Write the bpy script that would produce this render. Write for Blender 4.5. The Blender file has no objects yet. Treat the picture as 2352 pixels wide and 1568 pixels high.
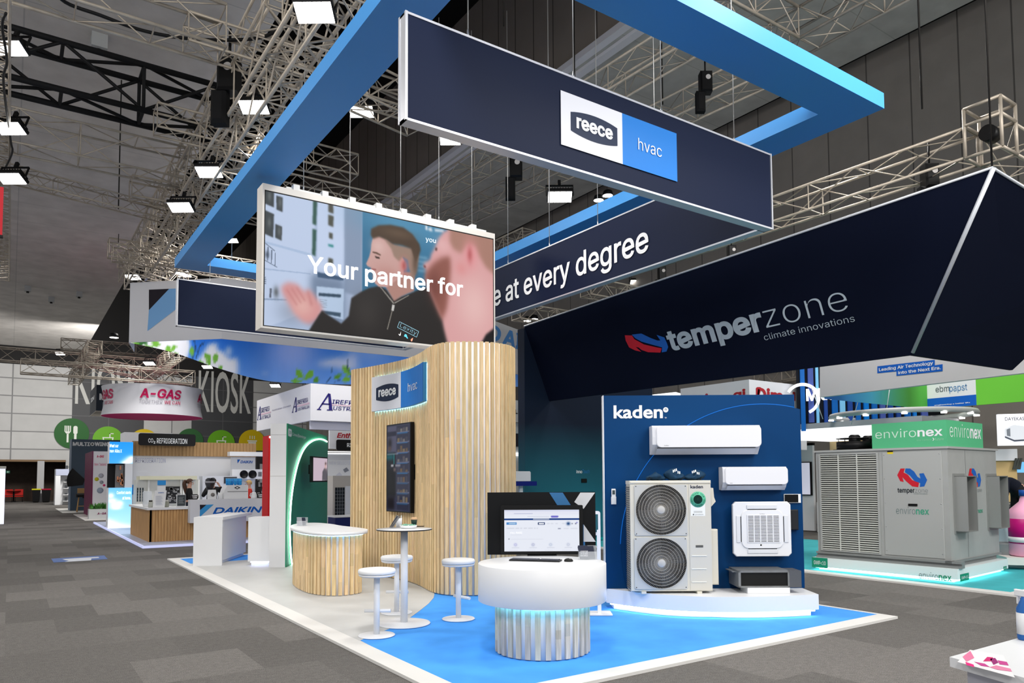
import bpy, bmesh, math, random
import numpy as np
from mathutils import Vector, Matrix

random.seed(7)
SC = bpy.context.scene
COL = SC.collection
PI = math.pi

# ------------------------------------------------------------------ camera
F_PX, YAW, PIT, ROLL, CX, CY, EYE = 1680.676, math.radians(34.44529), math.radians(3.06809), math.radians(-0.31322), 1176.0, 1007.863, 1.75
_r = np.array([math.cos(YAW), -math.sin(YAW), 0.0])
_f = np.array([math.sin(YAW) * math.cos(PIT), math.cos(YAW) * math.cos(PIT), math.sin(PIT)])
_u = np.cross(_r, _f)
CR = _r * math.cos(ROLL) + _u * math.sin(ROLL)
CU = -_r * math.sin(ROLL) + _u * math.cos(ROLL)
CF = _f
EYEP = np.array([0.0, 0.0, EYE])
V = lambda x: np.array(x, float)


def ray(x, y):
    return CF + CR * (x - CX) / F_PX - CU * (y - CY) / F_PX


def onz(x, y, z=0.0):
    d = ray(x, y)
    return EYEP + d * (z - EYE) / d[2]


def onX(x, y, X):
    d = ray(x, y)
    return EYEP + d * X / d[0]


def onY(x, y, Y):
    d = ray(x, y)
    return EYEP + d * Y / d[1]


def onpl(x, y, p, n):
    d = ray(x, y)
    n = V(n)
    return EYEP + d * float((V(p) - EYEP) @ n) / float(d @ n)


def hz(px_y, p, px_x=None):
    """height above the floor of the point over plan point p that is seen at row px_y"""
    a, b = -3.0, 60.0
    for _ in range(60):
        m = (a + b) / 2
        v = V([p[0], p[1], m]) - EYEP
        y = CY - F_PX * float(v @ CU) / float(v @ CF)
        if y > px_y:
            a = m
        else:
            b = m
    return m


cam_d = bpy.data.cameras.new('camera')
cam = bpy.data.objects.new('camera', cam_d)
COL.objects.link(cam)
R3 = Matrix((CR, CU, -CF)).transposed()
cam.matrix_world = Matrix.Translation(EYEP) @ R3.to_4x4()
cam_d.sensor_width = 36.0
cam_d.lens = F_PX / 2352.0 * 36.0
cam_d.shift_x = 0.0
cam_d.shift_y = (CY - 784.0) / 2352.0
cam_d.clip_start = 0.05
cam_d.clip_end = 400
SC.camera = cam


# ------------------------------------------------------------------ materials
def lin(c):
    o = []
    for v in c[:3]:
        v = v / 255.0
        o.append(v / 12.92 if v <= 0.04045 else ((v + 0.055) / 1.055) ** 2.4)
    return tuple(o) + (1.0,)


_MATS = {}


def M(name, c=(200, 200, 200), rough=0.5, metal=0.0, emit=0.0, noise=0.0, nscale=30.0, stretch=None, bump=0.0, spec=0.2,
      attr=None, alpha=1.0, trans=0.0, coat=0.0):
    if name in _MATS:
        return _MATS[name]
    m = bpy.data.materials.new(name)
    m.use_nodes = True
    nt = m.node_tree
    b = nt.nodes['Principled BSDF']
    L = nt.links
    b.inputs['Base Color'].default_value = lin(c)
    b.inputs['Roughness'].default_value = rough
    b.inputs['Metallic'].default_value = metal
    b.inputs['Specular IOR Level'].default_value = spec
    if coat:
        b.inputs['Coat Weight'].default_value = coat
    if trans:
        b.inputs['Transmission Weight'].default_value = trans
    if alpha < 1:
        b.inputs['Alpha'].default_value = alpha
    src = None
    if attr:
        a = nt.nodes.new('ShaderNodeAttribute')
        a.attribute_name = attr
        src = a.outputs['Color']
    if noise > 0 or bump > 0:
        tc = nt.nodes.new('ShaderNodeTexCoord')
        mp = nt.nodes.new('ShaderNodeMapping')
        if stretch:
            mp.inputs['Scale'].default_value = stretch
        nz = nt.nodes.new('ShaderNodeTexNoise')
        nz.inputs['Scale'].default_value = nscale
        nz.inputs['Detail'].default_value = 6
        L.new(tc.outputs['Object'], mp.inputs['Vector'])
        L.new(mp.outputs['Vector'], nz.inputs['Vector'])
        if noise > 0:
            mr = nt.nodes.new('ShaderNodeMapRange')
            mr.inputs['From Min'].default_value = 0.3
            mr.inputs['From Max'].default_value = 0.7
            mr.inputs['To Min'].default_value = 1 - noise
            mr.inputs['To Max'].default_value = 1 + noise
            L.new(nz.outputs['Fac'], mr.inputs['Value'])
            mx = nt.nodes.new('ShaderNodeVectorMath')
            mx.operation = 'SCALE'
            if src is None:
                mx.inputs[0].default_value = lin(c)[:3]
            else:
                L.new(src, mx.inputs[0])
            L.new(mr.outputs['Result'], mx.inputs['Scale'])
            src = mx.outputs['Vector']
        if bump > 0:
            bp = nt.nodes.new('ShaderNodeBump')
            bp.inputs['Strength'].default_value = bump
            bp.inputs['Distance'].default_value = 0.01
            L.new(nz.outputs['Fac'], bp.inputs['Height'])
            L.new(bp.outputs['Normal'], b.inputs['Normal'])
    if src is not None:
        L.new(src, b.inputs['Base Color'])
    if emit:
        if src is not None:
            L.new(src, b.inputs['Emission Color'])
        else:
            b.inputs['Emission Color'].default_value = lin(c)
        b.inputs['Emission Strength'].default_value = emit
    _MATS[name] = m
    return m


# ------------------------------------------------------------------ mesh builder
class MB:
    def __init__(s):
        s.v = []
        s.f = []
        s.sm = []
        s.c = None

    def add(s, vs, fs, smooth=False, col=None):
        o = len(s.v)
        s.v.extend([tuple(map(float, p)) for p in vs])
        s.f.extend([tuple(i + o for i in f) for f in fs])
        s.sm.extend([smooth] * len(fs))
        if col is not None:
            if s.c is None:
                s.c = [(1, 1, 1, 1)] * o
            s.c.extend([col] * len(vs))
        elif s.c is not None:
            s.c.extend([(1, 1, 1, 1)] * len(vs))
        return s

    def box(s, x0, x1, y0, y1, z0, z1, col=None):
        vs = [(x, y, z) for z in (z0, z1) for x, y in ((x0, y0), (x1, y0), (x1, y1), (x0, y1))]
        return s.add(vs, [(3, 2, 1, 0), (4, 5, 6, 7), (0, 1, 5, 4), (1, 2, 6, 5), (2, 3, 7, 6), (3, 0, 4, 7)], col=col)

    def fbox(s, fr, a0, a1, b0, b1, c0, c1, bev=0.0, col=None):
        """box in a frame: a along, b up, c outwards"""
        if bev <= 0:
            vs = [fr.p(a, b, c) for c in (c0, c1) for a, b in ((a0, b0), (a1, b0), (a1, b1), (a0, b1))]
            return s.add(vs, [(3, 2, 1, 0), (4, 5, 6, 7), (0, 1, 5, 4), (1, 2, 6, 5), (2, 3, 7, 6), (3, 0, 4, 7)], col=col)
        q = bev
        ring = lambda i, c: [fr.p(a, b, c) for a, b in ((a0 + i, b0 + i), (a1 - i, b0 + i), (a1 - i, b1 - i), (a0 + i, b1 - i))]
        vs = ring(q, c0) + ring(0, c0 + q) + ring(0, c1 - q) + ring(q, c1)
        fs = [(3, 2, 1, 0), (12, 13, 14, 15)]
        for k in range(3):
            for i in range(4):
                j = (i + 1) % 4
                fs.append((k * 4 + i, k * 4 + j, k * 4 + 4 + j, k * 4 + 4 + i))
        return s.add(vs, fs, col=col)

    def rbox(s, fr, a0, a1, b0, b1, c0, c1, r, n=6, fil=0.0):
        """rounded-corner slab (rounded in the a-b plane), optional filleted front edge"""
        return s.fprism(fr, rrect(a0, a1, b0, b1, r, n), c0, c1, fil=fil)

    def fprism(s, fr, poly, c0, c1, fil=0.0, smooth=False, col=None):
        n = len(poly)
        rings = [(0, c0), (0, c1)] if fil <= 0 else [(0, c0), (0, c1 - fil), (fil * .3, c1 - fil * .3), (fil, c1)]
        cen = np.mean(np.array(poly, float), axis=0)
        vs = []
        for ins, c in rings:
            for (a, b) in poly:
                if ins:
                    d = V((a, b)) - cen
                    l = np.hypot(*d) or 1
                    a, b = a - d[0] / l * ins, b - d[1] / l * ins
                vs.append(fr.p(a, b, c))
        fs = [tuple(range(n - 1, -1, -1)), tuple((len(rings) - 1) * n + i for i in range(n))]
        s.add(vs, [], col=col)
        o = len(s.v) - len(vs)
        for f in fs:
            s.f.append(tuple(o + i for i in f)); s.sm.append(False)
        for k in range(len(rings) - 1):
            for i in range(n):
                j = (i + 1) % n
                s.f.append((o + k * n + i, o + k * n + j, o + (k + 1) * n + j, o + (k + 1) * n + i)); s.sm.append(smooth)
        return s

    def zprism(s, poly, z0, z1, smooth=False, cap=True, col=None):
        n = len(poly)
        vs = [(x, y, z0) for x, y in poly] + [(x, y, z1) for x, y in poly]
        o = len(s.v)
        s.add(vs, [], col=col)
        if cap:
            s.f.append(tuple(o + i for i in range(n - 1, -1, -1))); s.sm.append(False)
            s.f.append(tuple(o + n + i for i in range(n))); s.sm.append(False)
        for i in range(n):
            j = (i + 1) % n
            s.f.append((o + i, o + j, o + n + j, o + n + i)); s.sm.append(smooth)
        return s

    def cyl(s, p0, p1, r0, r1=None, n=12, cap=True, smooth=True, col=None):
        p0, p1 = V(p0), V(p1)
        r1 = r0 if r1 is None else r1
        d = p1 - p0
        d = d / (np.linalg.norm(d) or 1)
        t = V((0, 0, 1)) if abs(d[2]) < .9 else V((1, 0, 0))
        e = np.cross(d, t); e /= np.linalg.norm(e)
        g = np.cross(d, e)
        vs = []
        for p, r in ((p0, r0), (p1, r1)):
            for i in range(n):
                a = 2 * PI * i / n
                vs.append(p + r * (math.cos(a) * e + math.sin(a) * g))
        o = len(s.v)
        s.add(vs, [], col=col)
        for i in range(n):
            j = (i + 1) % n
            s.f.append((o + i, o + n + i, o + n + j, o + j)); s.sm.append(smooth)
        if cap:
            s.f.append(tuple(o + i for i in range(n))); s.sm.append(False)
            s.f.append(tuple(o + n + i for i in range(n - 1, -1, -1))); s.sm.append(False)
        return s

    def tube(s, pts, r, n=6, cap=True):
        pts = [V(p) for p in pts]
        rs = r if isinstance(r, (list, tuple)) else [r] * len(pts)
        o = len(s.v)
        e = None
        vs = []
        for k, p in enumerate(pts):
            d = pts[min(k + 1, len(pts) - 1)] - pts[max(k - 1, 0)]
            d = d / (np.linalg.norm(d) or 1)
            if e is None:
                t = V((0, 0, 1)) if abs(d[2]) < .9 else V((1, 0, 0))
                e = np.cross(d, t)
            else:
                e = e - d * float(e @ d)
            e = e / (np.linalg.norm(e) or 1)
            g = np.cross(d, e)
            for i in range(n):
                a = 2 * PI * i / n
                vs.append(p + rs[k] * (math.cos(a) * e + math.sin(a) * g))
        s.add(vs, [])
        for k in range(len(pts) - 1):
            for i in range(n):
                j = (i + 1) % n
                s.f.append((o + k * n + i, o + (k + 1) * n + i, o + (k + 1) * n + j, o + k * n + j)); s.sm.append(True)
        if cap:
            s.f.append(tuple(o + i for i in range(n))); s.sm.append(False)
            q = o + (len(pts) - 1) * n
            s.f.append(tuple(q + i for i in range(n - 1, -1, -1))); s.sm.append(False)
        return s

    def lathe(s, c, prof, n=32, axis=None, smooth=True):
        """prof: list of (radius, height) from bottom to top"""
        fr = axis
        c = V(c)
        o = len(s.v)
        vs = []
        for r, h in prof:
            for i in range(n):
                a = 2 * PI * i / n
                if fr is None:
                    vs.append(c + V((r * math.cos(a), r * math.sin(a), h)))
                else:
                    vs.append(c + fr.ux * r * math.cos(a) + fr.uy * r * math.sin(a) + fr.uz * h)
        s.add(vs, [])
        for k in range(len(prof) - 1):
            for i in range(n):
                j = (i + 1) % n
                s.f.append((o + k * n + i, o + k * n + j, o + (k + 1) * n + j, o + (k + 1) * n + i)); s.sm.append(smooth)
        if prof[0][0] > 1e-6:
            s.f.append(tuple(o + i for i in range(n - 1, -1, -1))); s.sm.append(False)
        if prof[-1][0] > 1e-6:
            q = o + (len(prof) - 1) * n
            s.f.append(tuple(q + i for i in range(n))); s.sm.append(False)
        return s

    def ell(s, c, rx, ry, rz, n=14, m=9, col=None):
        c = V(c)
        vs, fs = [], []
        for k in range(m + 1):
            t = PI * k / m
            for i in range(n):
                a = 2 * PI * i / n
                vs.append(c + V((rx * math.sin(t) * math.cos(a), ry * math.sin(t) * math.sin(a), -rz * math.cos(t))))
        for k in range(m):
            for i in range(n):
                j = (i + 1) % n
                fs.append((k * n + i, k * n + j, (k + 1) * n + j, (k + 1) * n + i))
        return s.add(vs, fs, True, col)

    def quad(s, a, b, c, d, col=None):
        return s.add([a, b, c, d], [(0, 1, 2, 3)], col=col)

    def poly(s, pts, col=None):
        return s.add(pts, [tuple(range(len(pts)))], col=col)

    def slab(s, pts, dvec):
        """thick polygon: pts extruded by dvec"""
        n = len(pts)
        vs = [V(p) for p in pts] + [V(p) + V(dvec) for p in pts]
        fs = [tuple(range(n)), tuple(range(2 * n - 1, n - 1, -1))] + [(i, n + i, n + (i + 1) % n, (i + 1) % n) for i in range(n)]
        return s.add(vs, fs)


def rrect(a0, a1, b0, b1, r, n=6):
    o = []
    for (ca, cb, s0) in ((a1 - r, b0 + r, -90), (a1 - r, b1 - r, 0), (a0 + r, b1 - r, 90), (a0 + r, b0 + r, 180)):
        for i in range(n + 1):
            t = math.radians(s0 + 90 * i / n)
            o.append((ca + r * math.cos(t), cb + r * math.sin(t)))
    return o


class Fr:
    """frame: origin, ux along, uy up, uz = outward normal"""

    def __init__(s, o, ux, uy=(0, 0, 1), uz=None):
        s.o = V(o)
        s.ux = V(ux) / np.linalg.norm(ux)
        s.uy = V(uy) / np.linalg.norm(uy)
        s.uz = np.cross(s.ux, s.uy) if uz is None else V(uz)

    def p(s, a, b, c=0.0):
        return s.o + s.ux * a + s.uy * b + s.uz * c

    def ab(s, x, y, c=0.0):
        """photo pixel -> (a, b) on the plane c"""
        q = onpl(x, y, s.o + s.uz * c, s.uz) - s.o
        return float(q @ s.ux), float(q @ s.uy)

    def px(s, pts, c=0.0):
        return [s.ab(x, y, c) for x, y in pts]


def mesh_from(name, mb, origin=(0, 0, 0), recalc=True):
    me = bpy.data.meshes.new(name)
    o = V(origin)
    me.from_pydata([tuple(V(p) - o) for p in mb.v], [], mb.f)
    me.polygons.foreach_set('use_smooth', mb.sm)
    if mb.c is not None:
        at = me.color_attributes.new('Col', 'FLOAT_COLOR', 'POINT')
        at.data.foreach_set('color', np.array(mb.c, 'f').ravel())
    if recalc:
        bm = bmesh.new()
        bm.from_mesh(me)
        bmesh.ops.recalc_face_normals(bm, faces=bm.faces)
        bm.to_mesh(me)
        bm.free()
    me.update()
    return me


def top_of(o):
    while o.parent:
        o = o.parent
    return o


def tag(o, label, cat, group=None, kind=None):
    if label:
        o['label'] = label
    if cat:
        o['category'] = cat
    if group:
        o['group'] = group
    if kind:
        o['kind'] = kind
    return o


def thing(name, label, cat, loc=(0, 0, 0), group=None):
    o = bpy.data.objects.new(name, None)
    o.empty_display_size = 0.1
    o.location = tuple(map(float, loc))
    COL.objects.link(o)
    return tag(o, label, cat, group)


def part(name, mb, m, parent, label=None, recalc=True):
    t = top_of(parent)
    me = mesh_from(name, mb, t.location, recalc)
    for mm in (m if isinstance(m, (list, tuple)) else [m]):
        me.materials.append(mm)
    o = bpy.data.objects.new(name, me)
    o.parent = parent
    COL.objects.link(o)
    if label:
        o['label'] = label
    return o


def solo(name, mb, m, label, cat, loc=(0, 0, 0), group=None, kind=None, recalc=True):
    me = mesh_from(name, mb, loc, recalc)
    for mm in (m if isinstance(m, (list, tuple)) else [m]):
        me.materials.append(mm)
    o = bpy.data.objects.new(name, me)
    o.location = tuple(map(float, loc))
    COL.objects.link(o)
    return tag(o, label, cat, group, kind)


def struct(name, mb, m, recalc=True):
    return solo(name, mb, m, None, None, kind='structure', recalc=recalc)


def copy_tree(o, parent=None, **kw):
    c = o.copy()
    COL.objects.link(c)
    if parent:
        c.parent = parent
    for ch in o.children:
        copy_tree(ch, c)
    for k, v in kw.items():
        c[k] = v
    return c


# ------------------------------------------------------------------ lettering
_TX, _ZO = {}, {}
try:
    FONT = bpy.data.fonts.load(bpy.utils.system_resource('DATAFILES', path='fonts') + '/Inter.woff2')
except Exception:
    FONT = None


def fatten(v, f, d):
    """push the outline of flat lettering outwards by d"""
    cnt, nr = {}, {}
    for q in f:
        P = v[list(q)]
        ar = sum(P[i - 1][0] * P[i][1] - P[i][0] * P[i - 1][1] for i in range(len(q)))
        q = q if ar > 0 else q[::-1]
        for i in range(len(q)):
            e = (q[i - 1], q[i])
            cnt[e] = 1
    for a, b in cnt:
        if (b, a) not in cnt:
            t = v[b] - v[a]
            n = np.array((t[1], -t[0])) / (np.hypot(*t) or 1)
            nr.setdefault(a, []).append(n)
            nr.setdefault(b, []).append(n)
    o = v.copy()
    for i, ns in nr.items():
        m = np.sum(ns, 0)
        l = np.hypot(*m)
        if l > 1e-6:
            m = m / l
            o[i] += m * d / max(float(m @ ns[0]), .55)
    return o


def glyphs(s, bold=0.0, shear=0.0, spacing=1.0):
    key = (s, bold, shear, spacing)
    if key in _TX:
        return _TX[key]
    cu = bpy.data.curves.new('t', 'FONT')
    cu.body = s
    if FONT and 'k' not in s.lower():
        cu.font = FONT
    cu.offset = max(min(bold, 0), -.012)
    cu.shear = shear
    cu.space_character = spacing
    cu.resolution_u = 4
    ob = bpy.data.objects.new('t', cu)
    COL.objects.link(ob)
    dg = bpy.context.evaluated_depsgraph_get()
    dg.update()
    me = bpy.data.meshes.new_from_object(ob.evaluated_get(dg))
    v = np.array([tuple(p.co) for p in me.vertices])[:, :2]
    f = [tuple(p.vertices) for p in me.polygons]
    bpy.data.objects.remove(ob)
    bpy.data.curves.remove(cu)
    bpy.data.meshes.remove(me)
    if bold > 0:
        v = fatten(v, f, bold)
        zo = np.concatenate([[(k % 9) * 2.5e-4] * len(q) for k, q in enumerate(f)])
        v = np.array([v[i] for q in f for i in q])
        k, g = 0, []
        for q in f:
            g.append(tuple(range(k, k + len(q))))
            k += len(q)
        f = g
        _ZO[key] = zo
    lo, hi = v.min(0), v.max(0)
    _TX[key] = ((v - lo) / (hi - lo), f, float((hi - lo)[0] / (hi - lo)[1]))
    return _TX[key]


def text_mb(mb, s, fr, a0, b0, a1, b1, c=0.004, bold=0.0, shear=0.0, spacing=1.0, fn=None):
    v, f, asp = glyphs(s, bold, shear, spacing)
    if a1 is None:
        a1 = a0 + (b1 - b0) * asp
    pts = []
    zo = _ZO.get((s, bold, shear, spacing))
    for i, (x, y) in enumerate(v):
        a, b = a0 + x * (a1 - a0), b0 + y * (b1 - b0)
        cc = c if zo is None else c + zo[i]
        pts.append(fn(a, b, cc) if fn else fr.p(a, b, cc))
    return mb.add(pts, f)


def text_px(name, s, fr, bl, tr, m, parent, c=0.004, bold=0.0, shear=0.0, spacing=1.0):
    """lettering whose outline box runs from photo pixel bl (lower left) to tr (upper right)"""
    a0, b0 = fr.ab(*bl, c)
    a1, b1 = fr.ab(*tr, c)
    return part(name, text_mb(MB(), s, fr, a0, b0, a1, b1, c, bold, shear, spacing), m, parent, recalc=False)


def ppart(name, fr, pxs, m, parent, c=0.004, th=0.0):
    """flat shape traced on the frame's plane"""
    mb = MB()
    ab = fr.px(pxs, c)
    if th:
        mb.fprism(fr, ab, c, c + th)
    else:
        mb.poly([fr.p(a, b, c) for a, b in ab])
    return part(name, mb, m, parent, recalc=bool(th))


# ------------------------------------------------------------------ painted pictures (prints and screens)
class Canvas:
    def __init__(s, w, h, c):
        s.w, s.h = w, h
        s.im = np.zeros((h, w, 3)) + V(c)

    def mask(s, pts, blur=0.0):
        ss = 2
        H, W = s.h * ss, s.w * ss
        xs = np.arange(W) + .5
        m = np.zeros((H, W), bool)
        P = [(x * W, y * H) for x, y in pts]
        n = len(P)
        y0 = max(0, int(min(p[1] for p in P)) - 1)
        y1 = min(H, int(max(p[1] for p in P)) + 2)
        for r in range(y0, y1):
            yc = r + .5
            cr = []
            for i in range(n):
                (xa, ya), (xb, yb) = P[i], P[(i + 1) % n]
                if (ya <= yc) != (yb <= yc):
                    cr.append(xa + (yc - ya) * (xb - xa) / (yb - ya))
            cr.sort()
            for k in range(0, len(cr) - 1, 2):
                m[r] |= (xs >= cr[k]) & (xs < cr[k + 1])
        m = m.reshape(s.h, ss, s.w, ss).mean((1, 3))
        return gauss(m, blur * s.h) if blur else m

    def poly(s, pts, c, blur=0.0, alpha=1.0):
        m = s.mask(pts, blur)[..., None] * alpha
        s.im = s.im * (1 - m) + V(c) * m

    def blob(s, x, y, rx, ry, c, alpha=1.0, pw=1.0):
        X, Y = np.meshgrid((np.arange(s.w) + .5) / s.w, (np.arange(s.h) + .5) / s.h)
        d = ((X - x) / rx) ** 2 + ((Y - y) / ry) ** 2
        m = (np.exp(-d * pw) * alpha)[..., None]
        s.im = s.im * (1 - m) + V(c) * m


def gauss(m, sg):
    if sg < .3:
        return m
    n = int(sg * 3) + 1
    k = np.exp(-.5 * (np.arange(-n, n + 1) / sg) ** 2)
    k /= k.sum()
    p = np.pad(m, n, mode='edge')
    p = np.apply_along_axis(lambda r: np.convolve(r, k, 'valid'), 1, p)
    return np.apply_along_axis(lambda r: np.convolve(r, k, 'valid'), 0, p)


def canvas_mb(cv, fn):
    """grid mesh carrying the picture; fn(u, v) -> point, v runs down"""
    h, w = cv.h, cv.w
    us = np.arange(w) / (w - 1)
    vs = np.arange(h) / (h - 1)
    mb = MB()
    mb.v = [tuple(map(float, fn(u, v))) for v in vs for u in us]
    idx = np.arange(h * w).reshape(h, w)
    q = np.stack([idx[1:, :-1], idx[1:, 1:], idx[:-1, 1:], idx[:-1, :-1]], -1).reshape(-1, 4)
    mb.f = [tuple(map(int, r)) for r in q]
    mb.sm = [False] * len(mb.f)
    im = np.clip(cv.im / 255.0, 0, 1)
    im = np.where(im <= .04045, im / 12.92, ((im + .055) / 1.055) ** 2.4)
    mb.c = [tuple(map(float, c)) + (1.0,) for c in im.reshape(-1, 3)]
    return mb
# ================================================================== the hall
WHITE = M('white_laminate', (226, 227, 229), 0.35)
WHITE_MATT = M('white_paint', (222, 223, 226), 0.6)
WHITE_FAB = M('white_fabric_print', (226, 226, 231), 0.8)
BLACK = M('black_plastic', (14, 14, 15), 0.4)
BLACK_METAL = M('black_metal', (20, 20, 21), 0.45, 0.3)
ALU = M('aluminium', (170, 168, 162), 0.42, 0.6, noise=0.12, nscale=9)
TRUSS = M('truss_aluminium', (176, 166, 152), 0.45, 0.35, noise=0.14, nscale=5)
STEEL = M('satin_steel', (170, 172, 174), 0.35, 0.8)
DARKSTEEL = M('dark_steel_truss', (22, 22, 23), 0.6)
NAVY = M('navy_fabric', (13, 24, 50), 0.6, spec=.15)
RBLUE = M('mid_blue_panel', (44, 122, 200), 0.45)
LED = M('led_white', (255, 255, 255), 0.5, emit=6.0)
LEDB = M('led_ice_blue', (120, 205, 255), 0.5, emit=5.0)
LENS = M('flood_lens', (255, 252, 246), 0.5, emit=14.0)
LETW = M('white_lettering', (236, 238, 240), 0.5)
LETDK = M('dark_navy_lettering', (26, 36, 58), 0.5)


def carpet_mat():
    m = bpy.data.materials.new('charcoal_carpet_tiles')
    m.use_nodes = True
    nt = m.node_tree; L = nt.links; b = nt.nodes['Principled BSDF']
    b.inputs['Roughness'].default_value = 0.95
    b.inputs['Specular IOR Level'].default_value = 0.15
    tc = nt.nodes.new('ShaderNodeTexCoord')
    br = nt.nodes.new('ShaderNodeTexBrick')
    br.inputs['Scale'].default_value = 1.0
    br.inputs['Brick Width'].default_value = 1.0
    br.inputs['Row Height'].default_value = 1.0
    br.inputs['Mortar Size'].default_value = 0.0
    br.inputs['Color1'].default_value = (0, 0, 0, 1)
    br.inputs['Color2'].default_value = (1, 1, 1, 1)
    L.new(tc.outputs['Object'], br.inputs['Vector'])
    n1 = nt.nodes.new('ShaderNodeTexNoise'); n1.inputs['Scale'].default_value = 140; n1.inputs['Detail'].default_value = 3
    n2 = nt.nodes.new('ShaderNodeTexNoise'); n2.inputs['Scale'].default_value = 18; n2.inputs['Detail'].default_value = 5
    for n in (n1, n2):
        L.new(tc.outputs['Object'], n.inputs['Vector'])
    def mr(src, lo, hi, f0=0.3, f1=0.7):
        q = nt.nodes.new('ShaderNodeMapRange')
        q.inputs['From Min'].default_value = f0; q.inputs['From Max'].default_value = f1
        q.inputs['To Min'].default_value = lo; q.inputs['To Max'].default_value = hi
        L.new(src, q.inputs['Value']); return q.outputs['Result']
    def mul(a, c):
        q = nt.nodes.new('ShaderNodeMath'); q.operation = 'MULTIPLY'
        L.new(a, q.inputs[0]); L.new(c, q.inputs[1]); return q.outputs['Value']
    k = mul(mul(mr(n1.outputs['Fac'], .45, 1.6), mr(n2.outputs['Fac'], .88, 1.12)), mr(br.outputs['Color'], .78, 1.2, 0, 1))
    sc = nt.nodes.new('ShaderNodeVectorMath'); sc.operation = 'SCALE'
    sc.inputs[0].default_value = lin((104, 101, 98))[:3]
    L.new(k, sc.inputs['Scale'])
    L.new(sc.outputs['Vector'], b.inputs['Base Color'])
    bp = nt.nodes.new('ShaderNodeBump'); bp.inputs['Strength'].default_value = .5; bp.inputs['Distance'].default_value = .006
    L.new(n1.outputs['Fac'], bp.inputs['Height']); L.new(bp.outputs['Normal'], b.inputs['Normal'])
    return m


def panel_mat(name, c, seam, sx, sy, rough=.6, vec=(0, 1, 2), line=.03, noise=.04):
    """large flat panels with dark joints: vec picks which object axes run across / up"""
    m = bpy.data.materials.new(name)
    m.use_nodes = True
    nt = m.node_tree; L = nt.links; b = nt.nodes['Principled BSDF']
    b.inputs['Roughness'].default_value = rough
    tc = nt.nodes.new('ShaderNodeTexCoord')
    sp = nt.nodes.new('ShaderNodeSeparateXYZ'); L.new(tc.outputs['Object'], sp.inputs[0])
    cb = nt.nodes.new('ShaderNodeCombineXYZ')
    L.new(sp.outputs[vec[0]], cb.inputs[0]); L.new(sp.outputs[vec[1]], cb.inputs[1])
    br = nt.nodes.new('ShaderNodeTexBrick')
    br.offset = 0.0
    br.inputs['Scale'].default_value = 1.0
    br.inputs['Brick Width'].default_value = sx
    br.inputs['Row Height'].default_value = sy
    br.inputs['Mortar Size'].default_value = line
    br.inputs['Mortar Smooth'].default_value = 0.1
    br.inputs['Color1'].default_value = lin(c)
    br.inputs['Color2'].default_value = lin([v * .96 for v in c])
    br.inputs['Mortar'].default_value = lin(seam)
    L.new(cb.outputs[0], br.inputs['Vector'])
    nz = nt.nodes.new('ShaderNodeTexNoise'); nz.inputs['Scale'].default_value = 1.3; nz.inputs['Detail'].default_value = 8
    L.new(tc.outputs['Object'], nz.inputs['Vector'])
    mr = nt.nodes.new('ShaderNodeMapRange'); mr.inputs['From Min'].default_value = .3; mr.inputs['From Max'].default_value = .7
    mr.inputs['To Min'].default_value = 1 - noise; mr.inputs['To Max'].default_value = 1 + noise
    L.new(nz.outputs['Fac'], mr.inputs['Value'])
    sc = nt.nodes.new('ShaderNodeVectorMath'); sc.operation = 'SCALE'
    L.new(br.outputs['Color'], sc.inputs[0]); L.new(mr.outputs['Result'], sc.inputs['Scale'])
    L.new(sc.outputs['Vector'], b.inputs['Base Color'])
    return m


Z_L, Z_R, Z_V = 12.5, 16.0, 22.0
X_LE, X_RAIL, X_BAND, X_W, Y_B = 4.85, 15.9, 23.5, 24.4, 72.0
struct('floor', MB().box(-22, 26, -8, 82, -0.2, 0.0), carpet_mat())
CEIL = panel_mat('ceiling_concrete', (204, 200, 196), (176, 174, 172), 9.0, 2.4, .7, line=.018, noise=.12)
struct('ceiling_left', MB().box(-22, X_LE, -8, Y_B - 2, Z_L, Z_L + .5), CEIL)
struct('ceiling_right', MB().box(X_RAIL, X_BAND, -8, Y_B, Z_R, Z_R + .4), panel_mat('ceiling_concrete_pale', (190, 190, 185), (166, 166, 160), 9.0, 2.4, .7, line=.018, noise=.12))
VOID = M('black_void', (10, 10, 10), .9)
struct('ceiling_void', MB().box(X_LE - .1, X_RAIL, -8, Y_B, Z_V, Z_V + .3).box(X_LE - .1, X_LE, -8, Y_B - 2, Z_L + .5, Z_V).box(X_BAND, X_W, -8, Y_B, Z_R + .5, Z_R + .9).box(-22, X_LE, Y_B - 2, Y_B, Z_L + .3, Z_L + .8), VOID)
struct('wall_bulkhead', MB().box(X_RAIL, X_RAIL + .3, -8, Y_B, Z_R + .4, Z_V), panel_mat('bulkhead_panels', (150, 141, 133), (84, 78, 74), 1.2, 40, .7, vec=(1, 2), line=.03))
mb = MB()
mb.box(X_RAIL - .3, X_RAIL - .02, -8, Y_B, Z_R - .02, Z_R + .2).box(X_RAIL + .12, X_RAIL + .42, -8, Y_B, Z_R - .12, Z_R - .01)
struct('trim_rail', mb, M('rail_metal', (226, 226, 232), .5))
struct('wall_right', MB().box(X_W, X_W + .3, -8, Y_B, 0, Z_R + .9), panel_mat('right_wall_panels', (132, 126, 120), (80, 76, 72), 1.5, 40, .75, vec=(1, 2), line=.025, noise=.06))
BW = panel_mat('back_wall_panels', (186, 186, 185), (120, 120, 121), 6.0, 1.45, .6, vec=(0, 2), line=.05)
WT = 11.3
OPH = onY(50, 1058, Y_B)[2]
struct('wall_back', MB().box(-22, X_W, Y_B, Y_B + .4, OPH, WT), BW)
struct('wall_upper', MB().box(-22, X_W, Y_B + .05, Y_B + .5, WT, Z_V), M('dark_upper_wall', (40, 39, 39), .8))
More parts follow.
